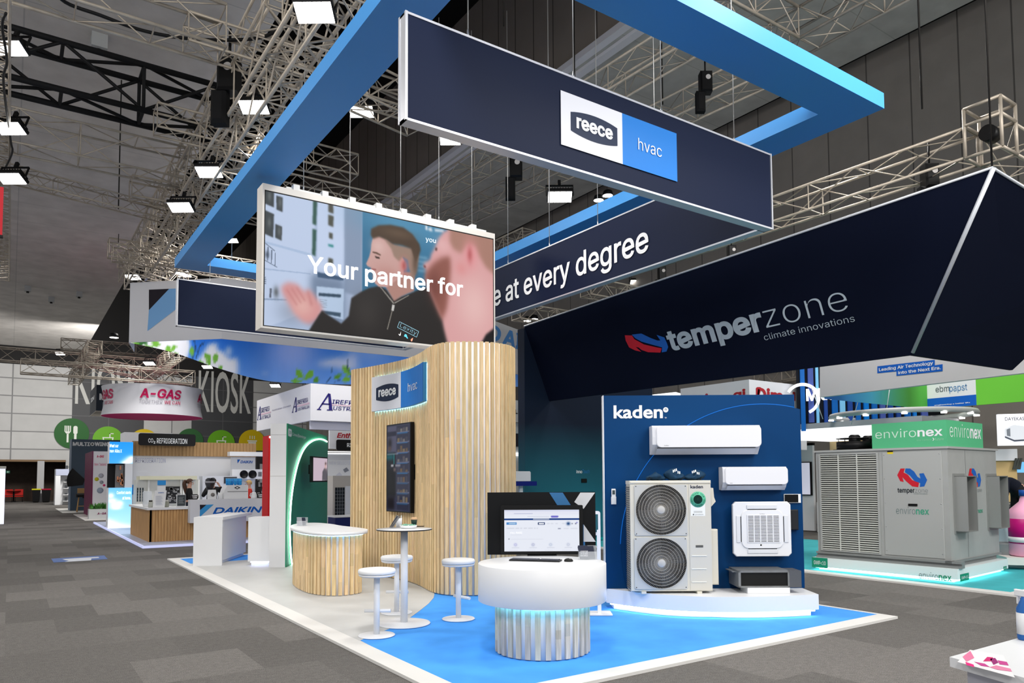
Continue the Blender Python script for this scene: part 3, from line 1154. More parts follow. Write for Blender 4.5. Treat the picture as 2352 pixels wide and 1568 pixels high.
def sign_fn(a, b, c=0.0):
    p, tn, nm = WL.at(uL + a, so + c)
    return V((p[0], p[1], b))


mb = MB()
n = 16
vs = []
for off in (so - .06, so - .002):
    for k in range(n + 1):
        p = WL.at(uL + (uR - uL) * k / n, off)[0]
        vs += [(p[0], p[1], sb), (p[0], p[1], st)]
fs = []
q = 2 * (n + 1)
for k in range(n):
    i = 2 * k
    fs += [(i, i + 2, i + 3, i + 1), (q + i, q + i + 1, q + i + 3, q + i + 2), (i, q + i, q + i + 2, i + 2), (i + 1, i + 3, q + i + 3, q + i + 1)]
fs += [(0, 1, q + 1, q), (2 * n, q + 2 * n, q + 2 * n + 1, 2 * n + 1)]
mb.add(vs, fs)
part('sign_box', mb, M('sign_return', (60, 130, 180), .4), t)
logo(Fr((0, 0, 0), (1, 0, 0)), (0, uM - uL, uR - uL, sb, st), t, c=.002, fn=sign_fn)
mb = MB()
for zc in (sb + .02, st - .02):
    pts = []
    for k in range(n + 1):
        p = WL.at(uL + .03 + (uR - uL - .06) * k / n, .036)[0]
        pts.append((p[0], p[1], zc))
    mb.tube(pts, .012, 5)
for u in (uL + .03, uR - .03):
    p = WL.at(u, .036)[0]
    mb.tube([(p[0], p[1], sb + .02), (p[0], p[1], st - .02)], .012, 5)
part('halo_light', mb, M('led_halo', (130, 205, 255), .5, emit=34.0), t)

# ---- portrait screen on the wall
tl_ = WL.at(find(WL, 887.5, .12, 1.8, 0, 3.4), .12)[0]; tr_ = WL.at(find(WL, 943, .12, 1.8, 0, 3.4), .12)[0]
dx = tr_ - tl_
w_ = float(np.linalg.norm(dx))
TF = Fr((tl_[0], tl_[1], 0), (dx[0], dx[1], 0))
if TF.uz @ (EYEP - TF.o) < 0:
    TF = Fr((tl_[0], tl_[1], 0), (dx[0], dx[1], 0), uz=-TF.uz)
z0 = (hz(1174.7, tl_) + hz(1177.5, tr_)) / 2; z1 = (hz(975.8, tl_) + hz(968.7, tr_)) / 2
t = thing('portrait_screen', 'tall black screen in portrait format showing shop shelves, on the slatted wall', 'screen', TF.p(w_ / 2, z0, 0))
part('casing', MB().fbox(TF, 0, w_, z0, z1, -.07, 0, bev=.006), BLACK, t)
part('wall_bracket', MB().fbox(TF, .25 * w_, .97 * w_, (z0 + z1) / 2 - .2, (z0 + z1) / 2 + .05, -.11, -.06), BLACK_METAL, t)
cv = Canvas(56, 112, (70, 72, 96))
R = lambda c, x0, x1, y0, y1, bl=.003: cv.poly([(x0, y0), (x1, y0), (x1, y1), (x0, y1)], c, bl)
R((96, 96, 122), .05, .42, .02, .34); R((46, 48, 70), .0, .42, .075, .13); R((60, 62, 84), .46, .95, .02, .98)
for k in range(8):
    y = .06 + k * .115
    R((124, 128, 158), .44, .96, y + .028, y + .04)
    R((56, 120, 176), .46, .9, y + .04, y + .05)
    for j in range(4):
        h_ = random.uniform(.025, .075)
        c = random.choice(((186, 180, 180), (140, 136, 150), (196, 172, 140), (108, 108, 130), (168, 140, 116)))
        R([v * .72 for v in c], .47 + j * .115, .56 + j * .115, y + .03 - h_, y + .03)
cv.blob(.14, .21, .09, .06, (34, 30, 36)); R((96, 78, 76), .06, .2, .25, .3, .01)
R((30, 32, 40), .0, .4, .32, .5, .01); R((10, 12, 18), .0, .4, .5, .83, .02); R((40, 36, 44), .04, .34, .83, .98, .02)
R((0, 110, 120), .0, .3, .345, .40, .02); R((40, 190, 190), .31, .34, .34, .46, .006); R((180, 190, 200), .02, .5, .335, .342)
R((200, 200, 206), .2, .3, .46, .485); R((150, 150, 165), .38, .6, .462, .486)
R((130, 112, 112), .3, .4, .5, .54, .01)
DIM = SCREEN.copy(); DIM.name = 'screen_picture_dim'
DIM.node_tree.nodes['Principled BSDF'].inputs['Emission Strength'].default_value = .62
DIM.node_tree.nodes['Principled BSDF'].inputs['Roughness'].default_value = .08
part('picture', canvas_mb(cv, lambda u, v: TF.p(.025 + u * (w_ - .05), z1 - .02 - v * (z1 - z0 - .04), .002)), DIM, t, recalc=False)

# ---- kidney-shaped reception counter
ct = [(3.87, 12.19), (3.74, 11.6), (3.70, 11.0), (3.76, 10.55), (3.95, 10.31), (4.22, 10.29), (4.46, 10.44), (4.62, 10.74), (4.66, 11.2), (4.62, 11.8), (4.66, 12.4), (4.6, 12.9), (4.4, 13.0), (4.12, 12.75)]
CB = Loop(catmull([(3.93, 12.12), (3.82, 11.55), (3.79, 11.0), (3.86, 10.66), (4.02, 10.46), (4.24, 10.44), (4.42, 10.56), (4.5, 10.82), (4.54, 11.2), (4.52, 11.8), (4.56, 12.35), (4.5, 12.78), (4.36, 12.84), (4.14, 12.6)], 10))
CZ = .97
t = thing('reception_counter', 'kidney-shaped counter with white top and pine slatted front in front of the slatted wall', 'counter', (4.2, 11.5, PH))
part('core', MB().zprism(tupl(CB.ring(0, 110)), PH, CZ - .06, smooth=True), _MATS['white_core'], t)
part('slat_cladding', slats(CB, .086, .052, .03, PH + .01, CZ - .05), PINE, t)
part('counter_top', MB().zprism(tupl(catmull(ct, 8)), CZ - .045, CZ, smooth=True), WHITE, t)
mb = MB()
mb.tube([(p[0], p[1], CZ - .055) for p in CB.ring(.045, 90)] + [(CB.ring(.045, 90)[0][0], CB.ring(.045, 90)[0][1], CZ - .055)], .008, 5)
part('light_strip', mb, M('led_counter', (150, 210, 255), .5, emit=7.0), t)

# ---- round demo counter
dc = V((4.46, 5.98))
DZ = .90
DB = Loop([dc + .455 * V((math.cos(a), math.sin(a))) for a in np.linspace(0, 2 * PI, 96, endpoint=False)])
t = thing('demo_counter', 'round white drum counter on a pale slatted pedestal, holding the computer', 'counter', (dc[0], dc[1], PH))
DR = .645
part('drum', MB().lathe((dc[0], dc[1], 0), [(DR - .03, .53), (DR - .004, .532), (DR, .536), (DR, DZ - .004), (DR - .004, DZ), (.0, DZ)], 72), WHITE, t)
part('pedestal', MB().lathe((dc[0], dc[1], 0), [(.455, PH), (.455, .53)], 72), _MATS['white_core'], t)
part('slat_cladding', slats(DB, .0953, .05, .022, PH + .008, .528), PALE, t)
mb = MB()
mb.tube([(dc[0] + .52 * math.cos(a), dc[1] + .52 * math.sin(a), .518) for a in np.linspace(0, 2 * PI, 61)], .009, 5)
part('light_strip', mb, M('led_cyan', (120, 222, 255), .5, emit=10.0), t)
# ================================================================== computer, table, stools and small items
HK = math.radians(124.856)
KU = V((math.sin(HK), math.cos(HK), 0))
pb = onz(1245, 1276, DZ)
MFr = Fr((pb[0], pb[1], DZ), KU)
# black backing board
f0 = MFr.ab(1119.6, 1200, -.12)[0]; f1 = MFr.ab(1368, 1200, -.12)[0]; ht = MFr.ab(1240, 1130, -.12)[1]
t = thing('backing_board', 'black board with blue and white angular shapes standing behind the computer', 'display board', MFr.p((f0 + f1) / 2, 0, -.14))
part('board', MB().fbox(MFr, f0, f1, .002, ht, -.16, -.12), M('board_black', (12, 13, 15), .35), t)
K = lambda *p: [(1090 + x * .28061, 1100 + y * .28061) for x, y in p]
ppart('blue_stripe', MFr, K((611, 110), (722, 110), (905, 395), (905, 560), (900, 560)), M('stripe_blue', (52, 104, 152), .4), t, c=-.117)
ppart('white_shape', MFr, K((866, 110), (986, 110), (893, 243), (816, 187)), M('stripe_white', (196, 197, 200), .4), t, c=-.115)
ppart('white_triangle', MFr, K((893, 370), (992, 512), (893, 512)), _MATS['stripe_white'], t, c=-.115)
# all-in-one computer
m0 = MFr.ab(1150, 1200, 0); m1 = MFr.ab(1339, 1200, 0); mt = MFr.ab(1240, 1160, 0)[1]
t = thing('desktop_computer', 'black all-in-one computer showing a bright web page on the round counter', 'computer', MFr.p(0, 0, 0))
part('casing', MB().rbox(MFr, m0[0], m1[0], .02, mt, -.04, 0, .012), BLACK, t)
part('stand', MB().fbox(MFr, -.16, .16, .002, .012, -.08, .02).fbox(MFr, -.1, .1, .012, .06, -.06, -.038), BLACK, t)
s0 = MFr.ab(1158.6, 1266, .002); s1 = MFr.ab(1330, 1170, .002)
cv = Canvas(210, 120, (240, 244, 255))
R = lambda c, x0, x1, y0, y1, bl=.002: cv.poly([(x0, y0), (x1, y0), (x1, y1), (x0, y1)], c, bl)
R((222, 226, 246), 0, 1, 0, .045); R((236, 238, 252), 0, 1, .045, .12); R((20, 62, 134), 0, 1, .207, .248)
R((196, 200, 226), .13, .38, .085, .1); R((210, 214, 232), .31, .6, .158, .17)
cv.poly([(.63, .145), (.715, .145), (.725, .165), (.715, .19), (.63, .19), (.62, .165)], (112, 108, 206), .006)
R((224, 230, 240), .385, .6, .215, .232, .004)
R((84, 146, 212), .03, .166, .30, .357); R((196, 220, 240), .065, .155, .318, .34, .006)
cv.poly([(.45, .306), (.54, .306), (.543, .335), (.54, .362), (.45, .362), (.447, .335)], (24, 46, 96), .003)
R((200, 208, 226), .463, .528, .322, .348, .006)
for x in (.57, .62, .68, .77):
    R((206, 210, 224), x, x + .035, .328, .342, .006)
cv.blob(.853, .338, .022, .036, (24, 62, 120), 1, .9); cv.blob(.904, .338, .008, .012, (80, 86, 110)); cv.blob(.952, .338, .009, .014, (60, 66, 96)); cv.blob(.967, .312, .01, .014, (120, 110, 200))
for x0, x1 in ((.03, .135), (.15, .2), (.215, .24), (.26, .305), (.32, .38), (.395, .42), (.43, .45)):
    R((214, 218, 230), x0, x1, .435, .455, .006)
R((130, 136, 160), .715, .752, .445, .465, .006); R((216, 220, 232), .79, .86, .447, .463, .006); R((216, 220, 232), .88, .975, .447, .463, .006)
R((222, 226, 238), .09, .23, .6, .608, .004); cv.blob(.064, .7, .006, .012, (70, 74, 90)); R((224, 228, 240), .085, .52, .7, .714, .008)
for k, c in enumerate(((150, 150, 214), (140, 146, 190), (164, 180, 210), (170, 178, 206))):
    x = .15 + k * .233
    cv.blob(x, .837, .02, .035, c, .9, 1.2); cv.blob(x, .837, .011, .02, (240, 244, 255), 1, 1.2)
    R((216, 220, 234), x - .05, x + .05, .9, .918, .008); R((220, 224, 238), x - .08, x + .03, .968, .976, .004)
part('display', canvas_mb(cv, lambda u, v: MFr.p(s0[0] + u * (s1[0] - s0[0]), s1[1] - v * (s1[1] - s0[1]), .003)), SCREEN, t, recalc=False)
dw, dh = s1[0] - s0[0], s1[1] - s0[1]
part('display_lettering', text_mb(text_mb(MB(), 'Hey ARBS', MFr, s0[0] + dw * .08, s1[1] - dh * .585, s0[0] + dw * .238, s1[1] - dh * .525, .005), 'reece', MFr, s0[0] + dw * .462, s1[1] - dh * .35, s0[0] + dw * .53, s1[1] - dh * .318, .005, bold=.02), M('screen_grey', (150, 154, 176), .4, emit=.9), t, recalc=False)

# keyboard
k0, k1, k2, k3 = [onz(*p, DZ) for p in ((1169, 1288), (1285, 1291), (1289, 1281), (1176, 1278.5))]
ku = k1 - k0; kl = float(np.linalg.norm(ku))
kv = k3 - k0; kv = kv - ku * float(kv @ ku) / kl ** 2
kd = .135
KF_ = Fr(k0, ku, kv, (0, 0, 1))
t = thing('keyboard', 'black low keyboard lying in front of the computer', 'keyboard', KF_.p(kl / 2, kd / 2, 0))
part('body', MB().fbox(KF_, 0, kl, 0, kd, .001, .016, bev=.003), M('keyboard_body', (34, 35, 37), .45), t)
mb = MB()
for r_ in range(5):
    x = .01
    while x < kl - .02:
        w_ = .018 if not (r_ == 0 and .12 < x < .22) else .09
        if not (.29 < x < .3):
            mb.fbox(KF_, x, min(x + w_ - .003, kl - .008), .012 + r_ * .024, .032 + r_ * .024, .016, .021)
        x += w_
part('keys', mb, M('keyboard_keys', (58, 60, 72), .4), t)
# mouse
pm = onz(1306, 1289, DZ)
t = thing('computer_mouse', 'small black mouse right of the keyboard', 'mouse', pm)
mb = MB()
mb.ell((pm[0], pm[1], DZ + .008), .045, .05, .026, 16, 8)
mb.v = [(x, y, max(z, DZ + .001)) for x, y, z in mb.v]
part('shell', mb, M('mouse_black', (28, 29, 28), .4), t)
part('wheel', MB().ell((pm[0] - .008, pm[1] - .03, DZ + .031), .006, .009, .006, 8, 5), M('mouse_wheel', (150, 150, 150), .3), t)

ACR = M('clear_acrylic', (235, 240, 245), .05, alpha=.22, spec=.6)
FLY = M('flyer_dark', (40, 44, 62), .5)


def card_holder(p, ux, w, lab, n=4, lean=.5, dark=FLY, letter=None):
    """small acrylic box with leaning cards"""
    f = Fr(p, ux)
    t = thing('leaflet_holder', lab, 'leaflet holder', p)
    mb = MB()
    mb.fbox(f, -w / 2, w / 2, .001, .004, -.05, .05).fbox(f, -w / 2, w / 2, .004, .085, .047, .05).fbox(f, -w / 2, -w / 2 + .003, .004, .1, -.05, .047).fbox(f, w / 2 - .003, w / 2, .004, .1, -.05, .047).fbox(f, -w / 2, w / 2, .004, .14, -.053, -.05)
    part('box', mb, ACR, t)
    for k in range(n):
        a0 = -w / 2 + .012 + (k % 2) * w * .34
        c0 = .03 - k * .02
        hh = .145 - .008 * k
        vs = [f.p(a, b, c0 - b * lean * .35 + dc_) for dc_ in (0, .002) for a, b in ((a0, .006), (a0 + w * .52, .006), (a0 + w * .52 - .02, hh), (a0 - .02, hh))]
        c = part('card', MB().add(vs, [(3, 2, 1, 0), (4, 5, 6, 7), (0, 1, 5, 4), (1, 2, 6, 5), (2, 3, 7, 6), (3, 0, 4, 7)]), dark if k % 2 == 0 else FLY, t)
        if k == 0 and letter:
            mb = MB()
            for i, s in enumerate(letter):
                v_, f_, asp = glyphs(s)
                bt = .075 - i * .021
                mb.add([f.p(a0 + .008 + x * w * .40, bt + y * .016, c0 - (bt + y * .016) * lean * .35 + .0035) for x, y in v_], f_)
            part('card_lettering', mb, LETW, c, recalc=False)
    return t


card_holder(onz(1350, 1284, DZ), KU, .19, 'clear holder of dark leaflets at the right edge of the round counter', letter=('EXPERTISE', 'AT EVERY', 'DEGREE'))
card_holder(onz(694, 1207, CZ), KU, .16, 'clear holder of leaflets standing on the kidney-shaped counter', n=3, dark=M('flyer_grey', (150, 152, 158), .5), lean=.2)

# floor stand with white tablet frame behind the round counter
pp = onz(1381, 1409, PH)
t = thing('tablet_stand', 'white floor stand with square foot plate and tablet frame, between round counter and blue wall', 'tablet stand', pp)
TS = Fr((pp[0], pp[1], PH), KU)
WM = M('white_powdercoat', (224, 225, 228), .4)
part('foot_plate', MB().rbox(Fr((pp[0], pp[1], PH + .001), KU, (-KU[1], KU[0], 0), (0, 0, 1)), -.17, .13, -.14, .16, 0, .01, .02), WM, t)
part('post', MB().fbox(TS, -.045, .0, .01, 1.06, -.02, .02), WM, t)
ta = TS.ab(1379, 1225); tb = TS.ab(1372, 1175)
f = Fr(TS.p(-.06, 1.2, .0), KU)
part('tablet_frame', MB().rbox(TS, -.3, ta[0], ta[1] - .02, tb[1] + .01, -.015, .015, .03), WM, t)
part('tablet', MB().fbox(TS, -.26, ta[0] - .03, ta[1] + .02, tb[1] - .03, .015, .018), M('tablet_glass', (40, 90, 100), .1), t)

# ---- high table
tb_ = onz(928, 1432, PH)
zt_ = hz(1214, tb_)
t = thing('high_table', 'white round poseur table with a dark-edged top and wide disc foot', 'table', tb_)
part('foot', MB().lathe((tb_[0], tb_[1], PH), [(.31, .001), (.312, .006), (.305, .014), (.05, .022)], 48), WM, t)
part('column', MB().lathe((tb_[0], tb_[1], PH), [(.043, .018), (.043, zt_ - PH - .016)], 24), WM, t)
part('top', MB().lathe((tb_[0], tb_[1], zt_), [(.329, -.001), (.33, 0), (0, 0)], 56), WHITE, t)
part('edge', MB().lathe((tb_[0], tb_[1], zt_), [(.05, -.015), (.326, -.014), (.331, -.012), (.331, -.001), (.329, -.001)], 56), M('dark_edge', (36, 34, 34), .4), t)

# things on the high table
bp = onz(938, 1213, zt_)
t = thing('sweets_bowl', 'shallow white bowl of mint-green wrapped sweets on the high table', 'bowl', bp)
part('bowl', MB().lathe(bp, [(.07, .001), (.092, .006), (.1, .02), (.104, .038), (.1, .038), (.094, .02), (.06, .012), (0, .012)], 32), WHITE, t)
sw = MB()
for k in range(46):
    a, r_ = random.uniform(0, 2 * PI), .085 * math.sqrt(random.random())
    sw.ell((bp[0] + r_ * math.cos(a), bp[1] + r_ * math.sin(a), bp[2] + .026 + random.uniform(0, .022)), random.uniform(.008, .014), random.uniform(.008, .014), .007, 7, 4)
o = part('sweets', sw, M('mint_sweets', (130, 186, 160), .4), t); o['kind'] = 'stuff'
cp = onz(916, 1211, zt_) + V((.045, .09, 0))
t = thing('straw_pot', 'white pot of striped pens standing behind the bowl on the high table', 'pen pot', cp)
part('pot', MB().lathe(cp, [(.036, .001), (.04, .11), (.036, .11), (.033, .02), (0, .02)], 20), WHITE, t)
for k in range(7):
    a = k * .9
    q = cp + V((.022 * math.cos(a), .022 * math.sin(a), .025))
    part('pen', MB().cyl(q, q + V((.012 * math.cos(a), .012 * math.sin(a), .118)), .005, n=6), M('pen_%s' % ('dark' if k % 2 else 'pale'), (50, 60, 56) if k % 2 else (190, 198, 194), .4), t)
cu_ = onz(951, 1206, zt_)
t = thing('coffee_cup', 'dark green takeaway cup with tan lid on the high table', 'cup', cu_)
part('cup', MB().lathe(cu_, [(.03, .001), (.041, .075), (.038, .075), (.0, .07)], 22), M('cup_green', (40, 62, 50), .5), t)
part('lid', MB().lathe(cu_, [(.043, .072), (.045, .078), (.041, .086), (.038, .1), (.02, .104), (0, .104)], 22), M('lid_tan', (206, 168, 128), .5), t)
ph_ = onz(965, 1209, zt_)
t = thing('phone', 'thin black phone lying at the right edge of the high table', 'phone', ph_)
part('body', MB().rbox(Fr(ph_, KU, (-KU[1], KU[0], 0), (0, 0, 1)), -.05, .05, -.035, .035, .001, .009, .008), BLACK, t)
part('glass', MB().rbox(Fr(ph_, KU, (-KU[1], KU[0], 0), (0, 0, 1)), -.047, .047, -.032, .032, .009, .0095, .007), M('dark_glass', (16, 17, 20), .1), t)
lf = onz(907, 1212, zt_)
f = Fr(lf, KU)
t = thing('leaflet_rack', 'tilted acrylic rack of dark leaflets at the left of the high table', 'leaflet rack', lf)
part('rack', MB().slab([f.p(-.055, .002, -.04), f.p(-.05, .002, -.04), f.p(.02, .1, -.04), f.p(.015, .1, -.04)], f.uz * .08).fbox(f, -.07, .0, .001, .004, -.045, .045), ACR, t)
for k in range(4):
    d = .012 * k
    part('leaflet', MB().slab([f.p(-.062 + d, .008, -.04), f.p(-.059 + d, .008, -.04), f.p(.025 + d, .15 - .004 * k, -.04), f.p(.022 + d, .15 - .004 * k, -.04)], f.uz * .075), (FLY if k == 1 else M('leaflet_grey', (128, 132, 138), .4)), t)

# ---- stools
def stool(px, rot, lab):
    p = onz(*px, PH)
    p7 = p - V((0, 0, .024))
    t = thing('bar_stool', lab, 'stool', p, 'white bar stools')
    SEAT = M('white_vinyl', (232, 233, 234), .45)
    part('seat_cushion', MB().lathe(p7, [(.185, .70), (.2, .704), (.206, .715), (.206, .738), (.195, .752), (.15, .758), (0, .76)], 44), SEAT, t)
    part('seat_plate', MB().lathe(p7, [(.04, .668), (.185, .674), (.198, .682), (.2, .697), (.04, .7)], 44), WM, t)
    part('column', MB().lathe(p, [(.033, .014), (.033, .65)], 20), WM, t)
    part('foot', MB().lathe(p, [(.2, .001), (.202, .005), (.196, .011), (.04, .017)], 44), WM, t)
    zf = .26
    d = V((math.cos(rot), math.sin(rot), 0)); n_ = V((-d[1], d[0], 0))
    q = p + V((0, 0, zf)) + n_ * .055
    part('footrest', MB().cyl(q - d * .145, q + d * .145, .019, n=14).cyl(p + V((0, 0, zf)), q, .016, n=10), WM, t)


stool((865, 1459), math.radians(-34), 'white bar stool nearest the dark carpet, left of the high table')
stool((911, 1407), math.radians(-34), 'white bar stool directly behind the high table column')
stool((1053, 1421), math.radians(-80), 'white bar stool on the blue carpet beside the slatted wall')
# ================================================================== blue display wall with air conditioners
PZ = .29
ko = onz(1392, 1352, PZ)
KW = Fr((ko[0], ko[1], PZ), KU)
kr = onz(1848.5, 1350, PZ)
kl_ = float(np.linalg.norm(kr[:2] - ko[:2]))
kh = hz(908, ko) - PZ
DBL = M('deep_blue_panel', (0, 56, 104), .45, spec=.12)
DBL2 = M('deep_blue_disc', (0, 52, 98), .45, spec=.12)
t = thing('display_wall', 'deep blue display wall with large circle line and white lettering, on the curved white plinth', 'display wall', KW.p(kl_ / 2, 0, -.1))
part('panel', MB().fbox(KW, 0, kl_ - .065, 0, kh, -.14, -.02), DBL, t)
part('white_return', MB().fbox(KW, -.012, 0, 0, kh + .002, -.15, -.015), WHITE, t)
# raised disc cut by the panel: big circle traced from the photo
pts = [KW.ab(x, y) for x, y in ((1426, 1270), (1443, 1160), (1505, 1040), (1590, 972), (1700, 934), (1780, 929), (1839, 940))]
A_ = np.array([[2 * a, 2 * b, 1] for a, b in pts]); B_ = np.array([a * a + b * b for a, b in pts])
ca, cb, cc = np.linalg.lstsq(A_, B_, rcond=None)[0]
cr = math.sqrt(cc + ca * ca + cb * cb)
arc = []
a_end = kl_ - .0
for k in range(81):
    th_ = math.radians(200 - k * 200 / 80)
    a, b = ca + cr * math.cos(th_), cb + cr * math.sin(th_)
    if 0 <= b and a <= a_end and b <= kh:
        arc.append((a, b))
yr = arc[-1][1]
poly = arc + [(a_end, min(yr, kh)), (a_end, 0.0), (arc[0][0], 0.0)]
part('raised_disc', MB().fprism(KW, poly[::-1], -.02, 0.0), DBL2, t)
mb = MB()
mb.tube([KW.p(a, b, -.014) for a, b in [(ca + (cr + .007) * math.cos(math.radians(x)), cb + (cr + .007) * math.sin(math.radians(x))) for x in np.linspace(178, 62, 70)] if 0.02 < b < kh and a < a_end - .07], .006, 5)
part('glow_line', mb, M('led_deep_blue', (10, 84, 160), .5, emit=.8), t)
text_px('lettering', 'kaden', KW, (1409.5, 961), (1522, 930), LETW, t, c=-.016, bold=.024)
kx, ky = KW.ab(1529, 941, -.016)
f = Fr(KW.p(kx, ky, -.019), KW.ux, KW.uy, KW.uz)
part('degree_ring', MB().lathe(f.o, [(.018, 0), (.018, .004), (.035, .004), (.035, 0), (.018, 0)], 28, f), LETW, t)
text_px('lettering', 'TM', KW, (1526.5, 960.5), (1531, 957.5), LETW, t, c=-.016)

# plinth
def kpt(x, y, z):
    return onz(x, y, z)
tp = [onz(x, y, PZ) for x, y in ((1393, 1351), (1440, 1357), (1500, 1363.5), (1560, 1367.5), (1636, 1370.5), (1710, 1370.5), (1780, 1369), (1830, 1367), (1880, 1364.5))]
fr_ = [tuple(p[:2]) for p in tp]
bk = [tuple((tp[-1] + V((.57, .82, 0)) * .55)[:2]), tuple((tp[0] + V((.57, .82, 0)) * .25)[:2])]
PLT = catmull([V(p) for p in fr_], 6, closed=False)
plan = [tuple(p) for p in PLT] + bk
t = thing('curved_plinth', 'white curved plinth with glowing recessed base under the blue display wall', 'plinth', (7.5, 6.3, PH))
part('top_slab', MB().zprism(plan, .105, PZ, smooth=False), WHITE, t)
cen = np.mean(np.array(plan), axis=0)
ins = [tuple(V(p) + (cen - V(p)) / np.linalg.norm(cen - V(p)) * .1) for p in plan]
part('recessed_base', MB().zprism(ins, PH, .105), M('kick_white', (224, 228, 240), .5), t)
mb = MB()
mb.tube([(p[0], p[1], .092) for p in [V(q) + (cen - V(q)) / np.linalg.norm(cen - V(q)) * .05 for q in plan[:len(PLT)]]], .007, 5)
part('light_strip', mb, M('led_plinth', (214, 228, 255), .5, emit=16.0), t)

# ---- double-fan outdoor unit
CASE = M('unit_cream', (206, 202, 190), .45)
UG = M('unit_pale_grey', (186, 187, 185), .45)
uo = onz(1450, 1357, PZ + .035)
UF = Fr((uo[0], uo[1], PZ), KU)
C3 = lambda x, y: (1430 + x * .20408, 1060 + y * .20408)
ab = lambda x, y, c=0.0: UF.ab(*C3(x, y), c)
uw = ab(1012, 1300)[0]; ut = ab(500, 212)[1]; ub = ab(500, 1458)[1]; us = ab(748, 700)[0]
t = thing('outdoor_unit', 'tall cream outdoor air conditioner with two stacked round fans on the white plinth', 'air conditioner', UF.p(uw / 2, 0, -.17))
UD = .33
part('case', MB().fbox(UF, .0, uw, ub, ut - .045, -UD, 0, bev=.006), CASE, t)
part('top_cover', MB().fbox(UF, -.006, uw + .002, ut - .045, ut, -UD - .005, .008, bev=.012), CASE, t)
part('side_panel', MB().fbox(UF, us + .004, uw - .004, ub + .01, ut - .05, 0, .006), M('unit_cream_panel', (200, 197, 188), .45), t)
mb = MB()
for k in range(46):
    b = ub + .02 + k * (ut - ub - .08) / 46
    mb.fbox(UF, -.012, -.002, b, b + .012, -UD + .02, -.03)
part('coil_guard', mb, M('coil_grey', (110, 112, 114), .5, .4), t)
FANR = None
for (cx, cy, y0, y1) in ((428, 540, 256, 832), (435, 1140, 848, 1435)):
    a, b = ab(cx, cy)
    r1 = abs(ab(cx + 283, cy)[0] - a)
    a0 = ab(132, cy)[0]; a1 = ab(728, cy)[0]
    bt = ab(428, y0)[1]; bb_ = ab(428, y1)[1]
    fp = part('fan_panel', MB().rbox(UF, a0, a1, bb_, bt, 0, .012, .025, fil=.005), UG, t)
    f = Fr(UF.p(a, b, .012), UF.ux, UF.uy, UF.uz)
    part('fan_well', MB().lathe(f.o, [(0, .001), (r1, .001)], 56, f), M('fan_dark', (30, 31, 33), .6), fp)
    mb = MB()
    for k in range(4):
        for j in range(8):
            th0 = k * PI / 2 + j * .1
            a_, b_ = r1 * .2, r1 * .92
            c0, s0_ = math.cos(th0), math.sin(th0); c1, s1_ = math.cos(th0 + .1), math.sin(th0 + .1)
            mb.quad(f.p(a_ * c0, a_ * s0_, .0015 + .0005 * j), f.p(b_ * c0, b_ * s0_, .0015 + .0005 * j), f.p(b_ * c1, b_ * s1_, .002 + .0005 * j), f.p(a_ * c1, a_ * s1_, .002 + .0005 * j))
    part('fan_blades', mb, M('fan_blade', (52, 53, 55), .5), fp)
    mb = MB()
    for k in range(8):
        rr = r1 * (.17 + .83 * k / 7)
        mb.tube([f.p(rr * math.cos(x), rr * math.sin(x), .012) for x in np.linspace(0, 2 * PI, 49)], .0028, 4)
    for k in range(96):
        x0 = 2 * PI * k / 96
        mb.tube([f.p(r1 * q * math.cos(x0 + .5 * (1 - q)), r1 * q * math.sin(x0 + .5 * (1 - q)), .010) for q in (.16, .44, .72, 1.0)], .0014, 3, cap=False)
    part('fan_grille', mb, M('grille_wire', (176, 172, 164), .5), fp)
    part('fan_hub', MB().lathe(f.o, [(r1 * .155, .006), (r1 * .155, .016), (r1 * .14, .019), (0, .019)], 28, f), M('hub_grey', (184, 182, 178), .5), fp)
    mb = MB()
    for aa in (a0 + .022, a1 - .022):
        for bb2 in (bb_ + .025, bt - .022):
            g = Fr(UF.p(aa, bb2, .012), UF.ux, UF.uy, UF.uz)
            mb.lathe(g.o, [(.006, 0), (.006, .003), (0, .003)], 8, g)
    part('screw', mb, BLACK, fp)
mb = MB()
for y in (1058, 1205, 1352):
    b = ab(850, y)[1]
    mb.fbox(UF, ab(778, y)[0], ab(945, y)[0], b - .004, b + .006, .006, .012)
part('embossed_rib', mb, M('rib_white', (226, 226, 220), .45), t)
h0 = ab(822, 964); h1 = ab(905, 938)
part('handle_recess', MB().fbox(UF, h0[0], h1[0], h0[1], h1[1], .006, .008), M('recess_grey', (88, 88, 86), .5), t)
q0, q1 = ab(764, 300, .008), ab(915, 262, .008)
part('lettering', text_mb(MB(), 'kaden', UF, q0[0], q0[1], q1[0] - .012, q1[1], .008, bold=.02), LETDK, t, recalc=False)
